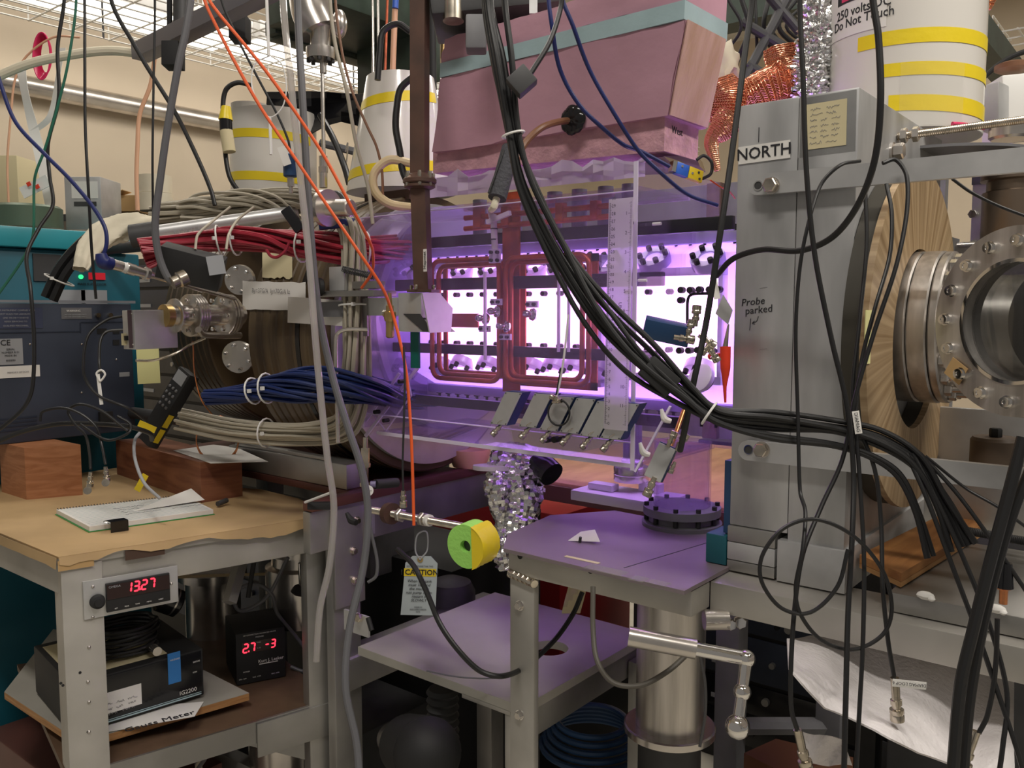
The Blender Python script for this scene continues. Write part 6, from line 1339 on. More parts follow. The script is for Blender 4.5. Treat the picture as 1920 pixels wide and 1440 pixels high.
t = thing('gate_valve', 'round clear and black knob at the lower right of the vessel', 'knob'); a = PY(1318, 712, 1.10); MB().lathe([(.020, 0), (.021, .008), (.018, .010)], a, (-.3, -1, .5), 28).build('cap', 'acrylic_edge', t); MB().lathe([(.016, -.004), (.017, 0)], a-Vector((-.3, -1, .5))*.001, (-.3, -1, .5), 28).build('ring', 'black_matte', t)
for k, (px, py) in enumerate(((1250, 785), (1210, 848))):
    b = MB(); b.tube([PD(px-10, py-18, 1.08), PD(px-4, py, 1.08), PD(px+8, py+5, 1.08)], .003, 8, rad=[.002, .0045, .003]); tag(b.build('white_clip', 'white_plastic'), ['upper', 'lower'][k]+' white plastic clip on the slanted brace right of the acrylic corner', 'clip')
t = thing('diamond_tag', 'grey diamond plate hanging beside the red clip', 'plate'); b = MB(); c = PD(1356, 585, 1.08); b.prism([c+CR*.0+CU*.022, c+CR*.012+CU*.002, c-CU*.016+CR*.006, c-CR*.010-CU*.002], CB*.001); b.build('plate', 'alu_light', t)
# socket panels with bolts on the right window
t = thing('window_cover', 'rounded clear cover with black bolts over the right window', 'cover')
copies(t, 'bolt', 'black_matte', lambda q: q.cyl((0, 0, 0), (0, -.009, 0), .0046, 12), [PY(px, py, 1.10) for px, py in ((1281, 544), (1298, 544), (1315, 543), (1334, 543), (1351, 543), (1280, 563), (1278, 657), (1295, 657), (1312, 656))])
P = [PY(px, py, 1.102) for px, py in ((1289, 640), (1289, 570), (1292, 556), (1302, 551), (1345, 550))]; MB().tube(P, .0022, 8).build('gasket', 'black_matte', t)
# zip ties, ferrites
# ------------------------------------------------------------------ main black cable bundle
bd = thing('black_cable_bundle', 'long bundle of black cables sweeping from top centre down across the NORTH plate', 'cable bundle')
R = random.Random(31)
path = [(925, -20, .98), (940, 110, .97), (962, 250, .97), (988, 350, .97), (1052, 480, .97), (1122, 590, .96), (1195, 675, .95), (1285, 745, .94), (1345, 785, .93), (1450, 800, .92), (1560, 812, .92), (1640, 832, .91), (1705, 872, .90), (1752, 945, .89), (1790, 1030, .88)]
spread = [.013, .012, .0075, .012, .016, .022, .026, .014, .010, .014, .013, .014, .016, .020, .028]
Pd = [PD(*p) for p in path]; K = len(Pd)
for s in range(9):
    an = R.uniform(0, 6.28); f = math.sqrt((s+.5)/9); pts = []
    for i, p in enumerate(Pd):
        td = (Pd[min(i+1, K-1)]-Pd[max(i-1, 0)]).normalized(); u = td.cross(CB).normalized(); w = td.cross(u); a = an+.25*i+R.uniform(-.3, .3)
        pts.append(p+(u*math.cos(a)+w*math.sin(a)*.4)*spread[i]*f*1.15)
    pts.insert(0, pts[0]+AZ*(3.29-pts[0].z)); MB().tube(pts, R.choice((.0031, .0027, .0034)), 10).build('cable', 'black_rubber', bd)
for (i, f, r) in ((2, .02, .0115), (7, .75, .0125)):
    p = Pd[i].lerp(Pd[i+1], f); td = (Pd[i+1]-Pd[i]).normalized(); u = td.cross(CB).normalized(); w = td.cross(u)
    MB().tube([p+(u*math.cos(k*PI/8)*1.1+w*math.sin(k*PI/8)*.8)*r for k in range(16)], .0014, 6, smooth=False, closed=True).build('cable_tie', 'white_plastic', bd)
b = MB(); obb(b, 978, 153, .95, .026, .018, .024, CR*.75+CU*.66, CU*.75-CR*.66, .002); b.build('ferrite_block', 'dark_grey', bd)
b = MB(); obb(b, 1236, 706, .945, .040, .016, .026, CR*.75-CU*.66, CU*.75+CR*.66, .002); b.build('ferrite_block', 'black_matte', bd)
MB().tube([PD(995, 138, .95), PD(1030, 80, .96), PD(1050, 20, .97), PD(1055, -20, .97), Vector((PD(1055, -20, .97).x, PD(1055, -20, .97).y, 3.29))], .0029, 10).build('cable', 'black_rubber', bd)
cable('blue_cable', 'left dark blue cable from the top centre to the thermocouple plug', [(1028, -20, 1.0), (1035, 50, 1.0), (1050, 130, 1.02), (1085, 195, 1.03), (1130, 240, 1.04), (1170, 272, 1.06), (1200, 283, 1.08), (1255, 312, 1.10)], 8, 'navy_rubber')
cable('blue_cable', 'right dark blue cable from the top centre to the NORTH plate edge', [(1052, -20, 1.0), (1075, 50, 1.0), (1105, 130, 1.02), (1150, 210, 1.03), (1195, 280, 1.05), (1240, 325, 1.06), (1290, 365, 1.08), (1345, 385, 1.10)], 8, 'navy_rubber')
# ------------------------------------------------------------------ hanging cables on the left
cable('black_cable', 'black cable hanging from the tray down over the teal cabinet at far left', [(121, -20, 1.45), (108, 90, 1.45), (110, 185, 1.45), (90, 270, 1.45), (93, 330, 1.45), (99, 385, 1.42), (72, 430, 1.40), (50, 480, 1.38), (57, 540, 1.36), (64, 640, 1.36), (60, 730, 1.36), (40, 770, 1.36), (-20, 820, 1.36)], 7, 'black_rubber')
cable('green_cable', 'thin dark green cable hanging at far left', [(143, -20, 1.42), (129, 110, 1.42), (108, 200, 1.42), (84, 280, 1.42), (65, 335, 1.42), (62, 440, 1.42), (40, 490, 1.42), (-20, 575, 1.42)], 5, 'green_wire')
cable('brown_cable', 'straight dark brown cable hanging left of the cream wall hose', [(158, -20, 1.4), (159, 110, 1.4), (160, 240, 1.4), (166, 360, 1.4), (172, 470, 1.42), (180, 560, 1.45)], 5.5, 'black_rubber')
cable('thin_black_cable', 'thin black cable hanging straight beside the grey hose', [(290, -20, 1.5), (288, 150, 1.5), (286, 300, 1.5), (287, 412, 1.53)], 4.5, 'black_matte')
cable('black_cable', 'thick black cable slanting from top left to the beige cables', [(205, -20, 1.6), (255, 90, 1.6), (328, 210, 1.6), (372, 300, 1.6), (395, 355, 1.6), (403, 385, 1.6)], 8, 'black_rubber')
cable('dark_blue_cable', 'dark blue cable curving from the left edge to the blue boot of the lance', [(-20, 90, 1.35), (2, 160, 1.35), (30, 230, 1.35), (85, 290, 1.35), (130, 335, 1.35), (172, 385, 1.35), (196, 425, 1.35), (200, 455, 1.35), (193, 482, 1.35)], 7.5, 'navy_rubber')
cable('grey_hose', 'thick grey hose hanging from a white tie to the black sensor box', [(358, -20, 1.30), (350, 50, 1.30), (335, 120, 1.30), (314, 240, 1.31), (300, 340, 1.32), (291, 420, 1.33), (298, 480, 1.34), (318, 525, 1.35), (340, 528, 1.36)], 14, 'hose_grey', 'hose')
cable('orange_fibre', 'left orange fibre line running from top left down to the horn block and below', [(380, -20, 1.15), (402, 42, 1.15), (480, 187, 1.15), (567, 317, 1.15), (673, 473, 1.16), (717, 540, 1.18), (735, 585, 1.2), (750, 640, 1.2), (762, 700, 1.2), (770, 800, 1.2), (774, 900, 1.2), (776, 985, 1.2)], 6, 'orange_sleeve', 'fibre')
cable('orange_fibre', 'right orange fibre line ending at the spring clamp', [(386, -20, 1.14), (402, 15, 1.14), (500, 135, 1.14), (600, 280, 1.15), (660, 390, 1.16), (693, 453, 1.2), (700, 480, 1.25), (697, 512, 1.3), (678, 540, 1.33)], 6, 'orange_sleeve', 'fibre')
cable('clear_hose', 'milky clear hose running down the middle in front of the brown coil', [(530, -20, 1.22), (545, 150, 1.22), (562, 320, 1.22), (579, 480, 1.22), (590, 620, 1.22), (601, 740, 1.23), (614, 860, 1.24), (626, 950, 1.25), (618, 1060, 1.25), (600, 1140, 1.25), (593, 1240, 1.25)], 13, 'clear_hose', 'hose')
cable('grey_hose', 'dark grey hose hanging beside the clear hose down to the bottom edge', [(557, -20, 1.25), (568, 200, 1.25), (582, 430, 1.25), (597, 580, 1.25), (622, 700, 1.25), (652, 800, 1.25), (678, 880, 1.25), (690, 960, 1.25), (682, 1060, 1.24), (655, 1180, 1.22), (648, 1290, 1.2), (668, 1390, 1.19), (675, 1470, 1.18)], 14, 'hose_grey', 'hose')
cable('brown_wire', 'brown wire running down in front of the tapered shield', [(628, -20, 1.5), (640, 90, 1.5), (660, 170, 1.5), (690, 240, 1.5), (706, 275, 1.5), (716, 320, 1.5), (718, 370, 1.5)], 5, 'brown_sleeve', 'wire')
cable('braided_cable', 'pale braided cable with white ties beside the steel rod', [(618, -20, 1.45), (628, 80, 1.45), (650, 170, 1.45), (668, 270, 1.45), (690, 350, 1.46), (699, 420, 1.46)], 7, 'beige_wire')
cable('cream_hose', 'cream rubber hose looping behind the brown waveguide', [(770, 306, 1.5), (730, 300, 1.5), (702, 325, 1.5), (703, 358, 1.5), (730, 382, 1.5), (775, 390, 1.5)], 17, 'cream_hose', 'hose')
cable('black_hose', 'thick black hose arching over the top of the tapered shield', [(770, 60, 1.6), (745, 45, 1.6), (718, 60, 1.6), (712, 100, 1.6), (708, 150, 1.6)], 12, 'black_rubber', 'hose')
cable('black_hose', 'black hose bent down along the tapered shield to a clip', [(780, 140, 1.5), (752, 165, 1.5), (744, 200, 1.5), (742, 240, 1.5), (750, 285, 1.5), (755, 320, 1.5), (768, 350, 1.5)], 13, 'black_rubber', 'hose')
cable('black_wire', 'thin black wire crossing from the tray to the blue transmitter', [(412, -20, 1.5), (440, 60, 1.5), (475, 130, 1.5), (520, 215, 1.5), (540, 262, 1.5), (545, 288, 1.5)], 4.5, 'black_matte', 'wire')
t = thing('cable_tie_loop', 'white cable tie loop hanging from the strut over the left shield', 'cable tie')
MB().tube([PD(504, 105, 1.4), PD(478, 120, 1.4), (PD(472, 160, 1.4)), PD(490, 205, 1.4), PD(508, 220, 1.4), PD(530, 200, 1.4), PD(537, 160, 1.4), PD(528, 120, 1.4), PD(508, 105, 1.4)], .0012, 6).build('loop', 'white_plastic', t)
for q in ((500, 0, 504, 105), (506, 220, 508, 290)): MB().tube([PD(q[0], q[1], 1.4), PD(q[2], q[3], 1.4)], .0026, 6, smooth=False).build('strap', 'white_plastic', t)
cable('sensor_cable', 'thin black cord with a coax plug dangling above the threaded rod', [(757, 650, 1.19), (759, 720, 1.19), (757, 800, 1.19), (755, 870, 1.19), (756, 920, 1.19)], 4, 'black_matte', 'cord')
t = thing('coax_plug', 'small coax plug at the end of the thin black cord', 'connector'); b = MB(); bnc(b, PD(756, 920, 1.19), -AZ, .75); b.build('plug', 'nickel', t)
cable('steel_tube', 'thin bent steel tube rising at the left side of the acrylic box', [(690, 618, 1.40), (650, 618, 1.40), (632, 628, 1.40), (630, 680, 1.40), (632, 760, 1.40), (634, 830, 1.40)], 8, 'steel', 'tube')
t = thing('steel_fitting', 'steel tube fitting under the lower left corner of the acrylic box', 'fitting')
for py0, py1, r in ((820, 840, .004), (840, 868, .007), (868, 876, .0085), (876, 905, .005), (905, 912, .009), (912, 920, .005)): MB().cyl(PD(685, py1, 1.4), PD(685, py0, 1.4), r, 6 if r > .0065 else 16).build('fitting_part', 'nickel', t)
t = thing('round_gauge_tag', 'small round white tag beside the steel fitting', 'tag'); MB().cyl(PD(690, 920, 1.30), PD(690, 920, 1.294), .0082, 24).build('disc', 'white_plastic', t); text(t, 'Swagelok'[:4]+'lok', PD(690, 920, 1.2935), CR, CU, .0035, 'ink', 'lettering', .0001)
t = thing('black_plug', 'black ribbed plug with violet ring lying on the rusty table edge', 'connector'); MB().tube([PD(704, 908, 1.30), PD(744, 905, 1.33)], .0075, 16, smooth=False).build('body', 'black_matte', t); MB().tube([PD(695, 908, 1.30), PD(705, 908, 1.30)], .005, 12, smooth=False).build('ring', 'purple_conn', t)
cable('grey_small_hose', 'grey hose looping below the round tag', [(692, 935, 1.3), (695, 990, 1.3), (707, 1050, 1.3), (705, 1080, 1.3), (690, 1092, 1.3)], 6, 'hose_grey', 'hose')
b = MB(); b.tube([PD(572, 942, 1.45), PD(625, 922, 1.40)], .0022, 8, smooth=False); tag(b.build('white_pin', 'white_plastic'), 'thin white rod at the right corner of the bench paper', 'rod')
t = thing('black_clamp', 'black clamp gripping the right corner of the bench paper', 'clamp'); b = MB(); obb(b, 603, 948, 1.46, .045, .02, .012, CR, CU, .002); b.build('jaw', 'black_matte', t)
# scope cables
for k, (pts, w, lab) in enumerate((([(235, 592, 1.50), (200, 600, 1.48), (165, 630, 1.46), (156, 690, 1.45), (165, 720, 1.45), (190, 745, 1.45), (240, 765, 1.45), (275, 790, 1.5)], 5, 'black lead from the mauve plate curving down over the scope back'),
        ([(235, 618, 1.50), (200, 622, 1.49), (188, 640, 1.48), (186, 680, 1.47), (189, 700, 1.46)], 5, 'short black lead from the mauve plate to the white tag'),
        ([(-20, 835, 1.45), (40, 810, 1.46), (110, 795, 1.47), (180, 795, 1.47), (240, 800, 1.47), (280, 812, 1.5), (285, 825, 1.52)], 9, 'thick black cable lying along the foot of the scope'),
        ([(75, 790, 1.44), (80, 772, 1.44), (115, 765, 1.44), (150, 775, 1.44), (180, 800, 1.44), (190, 830, 1.44), (198, 870, 1.42)], 5, 'black lead looped at the scope foot ending in the right coax plug'),
        ([(240, 808, 1.45), (190, 770, 1.45), (150, 758, 1.45), (128, 770, 1.45), (140, 795, 1.45), (160, 815, 1.45), (168, 850, 1.42), (170, 880, 1.40)], 5, 'black lead looped at the scope foot ending in the left coax plug'),
        ([(150, 795, 1.43), (200, 825, 1.44), (240, 812, 1.45), (244, 795, 1.46), (220, 780, 1.46)], 5, 'flat black loop at the right end of the scope foot'))):
    cable('black_lead', lab, pts, w, 'black_rubber')
for k, (px, py, lab) in enumerate(((170, 885, 'left small coax plug hanging in front of the timber'), (198, 875, 'right small coax plug hanging in front of the timber'))):
    t = thing('coax_plug', lab, 'connector'); b = MB(); bnc(b, PD(px, py, 1.40), -AZ+CR*(.05 if k else -.1), .8); b.build('plug', 'nickel', t); MB().cyl(PD(px-(6 if not k else 0), py+35 if not k else py+30, 1.40), PD(px-(6 if not k else 0), py+35 if not k else py+30, 1.385), .0062, 16).build('face', 'nickel', t)
t = thing('cable_marker', 'white folded cable marker on the scope back', 'label'); b = MB(); obb(b, 187, 730, 1.452, .006, .0006, .052, CR+CU*.12, CU-CR*.12); b.build('strip', 'white_paper', t); MB().tube([PD(186, 712, 1.45), PD(181, 700, 1.45), PD(190, 694, 1.45), PD(197, 702, 1.45), PD(189, 714, 1.45)], .0018, 6, closed=True).build('loop', 'white_paper', t)
cable('grey_lead', 'pale grey lead arching down in front of the timber beam to the notebook', [(268, 805, 1.52), (253, 825, 1.50), (253, 860, 1.48), (270, 905, 1.46), (300, 935, 1.46)], 6, 'label_grey')
cable('steel_braid', 'thin steel braided line running to the sticky note beside the scope', [(255, 676, 1.5), (290, 675, 1.5), (330, 662, 1.52), (358, 646, 1.54), (385, 634, 1.55)], 5, 'nickel', 'cable')
t = thing('orange_wire_coil', 'coil of thin orange wire behind the paper card', 'wire'); 
for k in range(3): MB().tube([PD(408+40*math.cos(a), 822+42*math.sin(a)+k*2, 1.75+.003*k) for a in [i*.5 for i in range(13)]], .0012, 6).build('turn', 'copper_bright', t)
cable('orange_wire', 'thin orange wire hanging from the gauge flange', [(362, 640, 1.6), (365, 700, 1.6), (378, 750, 1.62), (400, 780, 1.65)], 2.5, 'copper_bright', 'wire')
# ------------------------------------------------------------------ hanging cables on the right
RC = [
 ([(1412, -20, 1.0), (1398, 90, 1.0), (1372, 290, .99), (1350, 440, .98), (1325, 600, .98), (1300, 720, .97), (1285, 800, .98), (1275, 845, 1.0)], 12, 'thick black cable hanging from the top to the silver coax box'),
 ([(1500, -20, .90), (1506, 150, .90), (1512, 320, .90), (1528, 480, .90), (1560, 640, .90), (1588, 760, .90), (1600, 880, .90), (1598, 1000, .88), (1590, 1150, .86), (1586, 1300, .84), (1582, 1470, .83)], 10, 'black cable running from the top down the middle of the NORTH plate to the floor'),
 ([(1636, -20, .86), (1647, 70, .86), (1651, 190, .86), (1640, 300, .87), (1608, 385, .89), (1560, 445, .92), (1500, 470, .95), (1430, 468, .99), (1375, 485, 1.02), (1343, 518, 1.05)], 12, 'thick black cable curving in front of the plate to the violet window side'),
 ([(1612, 302, .94), (1575, 310, .92), (1540, 345, .92), (1518, 410, .91), (1500, 500, .91), (1492, 620, .91), (1496, 780, .91), (1500, 920, .90), (1510, 960, .88), (1505, 1030, .86), (1492, 1100, .86), (1500, 1150, .86), (1540, 1200, .86), (1600, 1218, .86), (1655, 1190, .86), (1672, 1140, .86), (1655, 1070, .86), (1600, 1005, .86), (1530, 974, .86), (1470, 990, .86), (1430, 1040, .86), (1428, 1090, .86), (1465, 1140, .86), (1520, 1148, .86), (1570, 1100, .86), (1590, 1030, .86)], 7.5, 'black cable hooked over the upper strap and wound into two big loops'),
 ([(1655, 306, .94), (1680, 300, .94), (1700, 330, .93), (1700, 400, .92), (1680, 500, .91), (1640, 620, .91), (1605, 740, .91), (1580, 860, .91), (1540, 950, .90), (1505, 1040, .88), (1490, 1140, .87), (1483, 1250, .86), (1484, 1330, .86), (1496, 1372, .86)], 8.5, 'black cable from the hex bolt down to the coax plug by the white rag'),
 ([(1662, 345, .95), (1672, 400, .94), (1668, 480, .93), (1640, 580, .92), (1615, 680, .92), (1605, 780, .91), (1612, 900, .90), (1620, 1050, .88), (1618, 1200, .86), (1612, 1320, .85), (1604, 1470, .84)], 8, 'black cable beside the sticky note falling straight to the bottom edge'),
 ([(1622, 350, .95), (1625, 460, .94), (1612, 600, .93), (1600, 760, .92), (1640, 880, .91), (1652, 980, .90), (1655, 1100, .88), (1665, 1200, .87), (1676, 1268, .87)], 8, 'black cable ending in the marked coax plug on the white cloth'),
 ([(1700, 850, .90), (1740, 940, .88), (1785, 1060, .86), (1830, 1180, .85), (1868, 1290, .84), (1905, 1400, .83), (1925, 1470, .83)], 9, 'black cable fanning down right from the end of the bundle, inner one'),
 ([(1712, 850, .90), (1760, 945, .88), (1812, 1060, .86), (1858, 1180, .85), (1888, 1300, .84), (1880, 1400, .83), (1870, 1470, .83)], 9, 'black cable fanning down right from the end of the bundle, second one'),
 ([(1725, 850, .90), (1790, 920, .88), (1850, 1000, .86), (1925, 1110, .85)], 8, 'black cable from the bundle leaving at the right edge, lower one'),
 ([(1735, 855, .92), (1810, 915, .90), (1870, 950, .88), (1940, 1000, .87)], 6, 'thin black cable from the bundle leaving at the right edge, upper one'),
 ([(1918, 820, .80), (1890, 930, .80), (1855, 1060, .80), (1825, 1180, .80), (1800, 1290, .80), (1785, 1470, .80)], 22, 'very thick black hose at right curving down to the bottom edge'),
 ([(1935, 870, .81), (1900, 960, .81), (1865, 1080, .81), (1838, 1200, .81), (1818, 1320, .81), (1805, 1470, .81)], 18, 'second thick black hose close behind the first at right'),
 ([(1870, 1160, .84), (1868, 1230, .84), (1862, 1290, .84), (1850, 1345, .84), (1835, 1375, .84)], 9, 'black cable ending in the lower right coax plug'),
 ([(1785, 335, .95), (1820, 360, .95), (1870, 385, .95), (1930, 408, .95)], 6, 'thin black cable hanging from the upper strap at right'),
 ([(1810, 180, 1.6), (1850, 140, 1.6), (1890, 110, 1.6), (1940, 90, 1.6)], 10, 'black cable slanting behind the white cylinder at top right'),
]
for pts, w, lab in RC: cable('black_cable', lab, pts, w, 'black_rubber')
for px, py, D, d, lab in ((1678, 1278, .865, -AZ+CR*.1, 'nickel coax plug with white marker in front of the white cloth'), (1497, 1375, .86, -AZ+CR*.25, 'nickel coax plug near the small white rag'), (1828, 1378, .84, -AZ-CR*.3, 'nickel coax plug at the lower right of the white cloth')):
    t = thing('coax_plug', lab, 'connector'); b = MB(); a = PD(px, py, D); d = Vector(d).normalized()
    MB().cyl(a-d*.004, a+d*.014, .0042, 14).build('ferrule', 'nickel', t); bnc(b, a+d*.010, d, 1.0); b.build('plug', 'nickel', t)
t = thing('cable_marker', 'white DIAMAG cable marker flag above the marked coax plug', 'label'); b = MB(); obb(b, 1705, 1283, .86, .034, .0006, .0075, CR-CU*.1, CU); b.build('flag', 'white_paper', t); text(t, 'DIAMAG LOOP 6', PD(1705, 1283, .8585), -CR+CU*.1, -CU, .0045, 'ink', 'lettering', .0001)
t = thing('cable_marker', 'white DIAMAG marker wrapped on the cable above the lower strap', 'label'); b = MB(); obb(b, 1607, 792, .90, .0075, .0006, .024, CR+CU*.15, CU-CR*.15); b.build('flag', 'white_paper', t); text(t, 'DIAMAG', PD(1607, 792, .8985), -CU+CR*.15, CR, .0055, 'ink', 'lettering', .0001)
t = thing('white_marker_strip', 'white paper strip on the black cable at the left edge of the NORTH plate', 'label'); b = MB(); obb(b, 1341, 540, 1.06, .008, .0006, .028, CR+CU*.2, CU+CR*.2); b.build('strip', 'white_paper', t)
# black hoses below centre
cable('black_cable', 'black cable drooping from the caution tag over the lower shelf to the leg', [(745, 1030, 1.25), (775, 1060, 1.22), (800, 1110, 1.20), (825, 1170, 1.18), (860, 1220, 1.17), (900, 1258, 1.17), (940, 1268, 1.18), (985, 1250, 1.25), (1040, 1200, 1.30), (1075, 1150, 1.33), (1092, 1110, 1.34)], 10, 'black_rubber')
cable('olive_hose', 'olive grey hose hanging in a U between the platform and the steel column', [(1112, 1100, 1.10), (1112, 1180, 1.08), (1120, 1240, 1.06), (1150, 1280, 1.05), (1200, 1285, 1.05), (1250, 1260, 1.06), (1290, 1225, 1.08), (1310, 1205, 1.1)], 10, mat('olive_rubber', (.10, .09, .075), .5), 'hose')
cable('wire_shadow', 'cable shadow modelled as a thin grey tube lying across the lower shelf board', [(800, 1258, 1.36), (850, 1268, 1.34), (900, 1272, 1.33), (940, 1271, 1.32)], 3, 'hose_grey')  # cast shadow of a cable, drawn as a thin tube
cable('crank_cable', 'grey cord dangling behind the chrome crank', [(1310, 1215, 1.25), (1322, 1280, 1.25), (1322, 1340, 1.25), (1312, 1400, 1.25)], 6, 'hose_grey')
cable('looped_cable', 'grey cords looping behind the small black gauge box', [(540, 1045, 1.7), (500, 1120, 1.7), (450, 1145, 1.7), (440, 1110, 1.7), (480, 1095, 1.7), (510, 1115, 1.7), (520, 1150, 1.72), (560, 1200, 1.74), (590, 1245, 1.74), (570, 1258, 1.74), (545, 1250, 1.74)], 7, 'hose_grey')
cable('yellow_cable', 'pale yellow cord crossing under the bench top', [(330, 1082, 1.75), (380, 1080, 1.8), (440, 1078, 1.85), (520, 1076, 1.9)], 6, 'cream_hose')
# ------------------------------------------------------------------ white cloth draped at lower right
R = random.Random(9); rows = []
top = [(1475, 1200), (1520, 1195), (1600, 1208), (1700, 1225), (1800, 1245), (1900, 1275)]
bot = [(1478, 1255), (1545, 1330), (1640, 1370), (1720, 1415), (1830, 1450), (1900, 1450)]
def lerp2(L, f): i = min(int(f*(len(L)-1)), len(L)-2); g = f*(len(L)-1)-i; return [L[i][k]*(1-g)+L[i+1][k]*g for k in (0, 1)]
for j in range(15):
    v = j/14; r = []
    for i in range(31):
        f = i/30; a = lerp2(top, f); c = lerp2(bot, f); px = a[0]*(1-v)+c[0]*v; py = a[1]*(1-v)+c[1]*v
        D = 1.03-.17*v+.010*math.sin(i*.5+v*4)*(.3+v)+.010*math.sin(i*.25-v*5); r.append(PD(px, py+2*math.sin(i*.6), D))
    rows.append(r)
b = MB(); b.sheet(rows, .002); tag(b.build('white_cloth', 'cloth', ang=60), 'white fleece cloth draped below the beam at lower right', 'cloth')
b = MB(); rows = [[PD(1505+i*11+j*3, 1372+j*12+i*(2-j*.3)+2*math.sin(i+j), .98+.006*math.sin(i*1.1+j)) for i in range(8)] for j in range(6)]; b.sheet(rows, .0015); tag(b.build('white_rag', 'cloth', ang=60), 'small white rag on the brown box below the white cloth', 'cloth')
t = thing('brown_box', 'brown copper-coloured box at the bottom edge under the small rag', 'box'); a = PZ(1400, 1410, .55)
q = [PZ(1395, 1412, .56), PZ(1470, 1450, .56), PZ(1600, 1420, .56), PZ(1455, 1385, .56)]; b = MB(); b.prism(q, (0, 0, -.12)); b.build('box', mat('brown_case', (.16, .065, .035), .35, .3), t)
# ------------------------------------------------------------------ clutter under and behind (dark)
def gbox(name, lab, cat, x0, x1, y0, y1, z0, z1, m, parts=()):
    t = thing(name, lab, cat); MB().box((x0, y0, z0), (x1, y1, z1), .004).build('body', m, t)
    for nm, a, c, mm in parts: MB().box(a, c, .001).build(nm, mm, t)
    return t
gbox('red_toolbox', 'dark red toolbox on the floor behind the lower shelf board', 'toolbox', -1.75, -1.25, 1.75, 2.1, .32, .78, 'red_paint')
gbox('toolbox_stand', 'black stand under the red toolbox', 'stand', -1.8, -1.2, 1.72, 2.12, 0, .318, 'black_matte')
gbox('grey_pump_box', 'dark grey pump box behind the caution tag', 'pump', -1.66, -1.52, 1.35, 1.50, .66, .80, 'mid_grey')
t = thing('gas_bottle', 'small dark grey rounded bottle right of the caution tag', 'bottle'); a = PD(845, 1165, 1.9); MB().lathe([(.052, 0), (.055, .01), (.055, .07), (.045, .09), (.02, .10), (0, .101)], Vector((a.x, a.y, a.z)), (0, 0, 1), 32).build('body', 'dark_grey', t)
def rack(lab, x0, x1, Y, z0, z1, seed):  # dark racks added to darken the background under and behind the tables
    R = random.Random(seed); t = thing('backing_rack', lab, 'rack'); MB().box((x0, Y, z0), (x1, Y+.5, z1), .004).build('cabinet', 'black_matte', t); z = z1-.02; 
    while z-.13 > z0:
        h = R.choice((.09, .13, .045*2)); MB().box((x0+.02, Y-.006, z-h), (x1-.02, Y-.0005, z-.006), .001).build('panel', R.choice(['dark_grey', 'black_gloss', 'scope_dark']), t)
        for k in range(R.randint(2, 4)): x = R.uniform(x0+.05, x1-.05); zz = z-h*R.uniform(.3, .6); MB().cyl((x, Y-.006, zz), (x, Y-.018, zz), R.uniform(.006, .012), 14).build('knob', R.choice(['mid_grey', 'black_gloss', 'alu']), t)
        MB().box((x0+.06, Y-.008, z-h*.8), (x0+.14, Y-.006, z-h*.66)).build('name_strip', 'label_grey', t); z -= h+.006
    return t
rack('black rack with knobs added as dark backing behind the pale square leg', -1.12, -.62, 2.25, 0.0, .93, 1)
rack('black rack added as dark backing behind the steel column and crank', -.58, .0, 2.15, 0.0, .93, 2)
rack('black rack added as dark backing behind the bench, left of the upright', -3.3, -2.07, 1.72, 0, 1.5, 3)
rack('black rack added as dark backing low behind the white cloth at right', .06, .62, 2.15, 0, .93, 4)
gbox('dark_filler', 'dark cabinet added to darken the space under the rusty table', 'cabinet', -2.0, -1.32, 1.42, 1.70, 0, .70, 'black_matte')  # filler box added for darkness below the table
gbox('rear_bench', 'dark bench standing behind the coil at right', 'bench', -.42, .40, 1.64, 1.95, .0, .975, 'dark_grey')
gbox('floor_box', 'low dark grey box on the floor in front of the dark cabinet', 'box', -1.62, -1.32, 1.02, 1.35, 0, .42, 'dark_grey')
t = thing('vacuum_pump', 'black vacuum pump motor with chrome flange at the bottom left of centre', 'pump'); a = PD(800, 1410, 1.35); e = PD(735, 1385, 1.55)
MB().tube([a, a.lerp(e, .5)], .052, 36, smooth=False, rad=[.054, .050]).build('motor', 'black_matte', t); MB().tube([a.lerp(e, .52), e], .03, 28, smooth=False, rad=[.036, .028]).build('neck', 'steel', t); MB().sph(a+(a-e).normalized()*.004, .0535, 24).build('end_cap', 'black_matte', t)
t = thing('bellows', 'dark corrugated bellows under the lower shelf board', 'bellows'); a = PD(830, 1290, 1.5); MB().lathe([(.024+(.005 if k % 2 else 0), -k*.007) for k in range(16)][::-1], a, (0, 0, 1), 28).build('bellows', 'dark_grey', t)
t = thing('filter_can', 'steel canister banded with grey plates at the bottom under the bench', 'canister'); a = PD(535, 1400, 1.75); MB().lathe([(.07, -.1), (.072, -.09), (.072, .05), (.068, .055), (.068, .06), (0, .06)], a, (0, 0, 1), 40).build('can', 'steel', t); b = MB(); obb(b, 510, 1390, 1.66, .16, .006, .035, CR-CU*.25, CU); b.build('strap', 'alu', t)
t = thing('turbo_pump', 'steel turbo pump cylinder with a black knob hanging under the bench top', 'pump'); a = PD(565, 1075, 1.85); MB().lathe([(.075, -.10), (.075, .02), (.062, .025), (.062, .05), (.08, .052), (.08, .065)], a, (0, 0, 1), 40).build('body', 'steel', t); MB().cyl(PD(570, 1055, 1.7), PD(572, 1100, 1.7), .012, 16).build('stem', 'chrome', t); MB().lathe([(.022, 0), (.028, .006), (.022, .014)], PD(572, 1112, 1.7), (0, 0, 1), 24).build('knob', 'black_matte', t)
t = thing('turbo_pump', 'second dull steel cylinder hanging behind the panel meter', 'pump'); a = PD(400, 1130, 1.95); MB().lathe([(.06, -.2), (.06, .06), (.075, .062), (.075, .08)], a, (0, 0, 1), 40).build('body', 'steel', t)
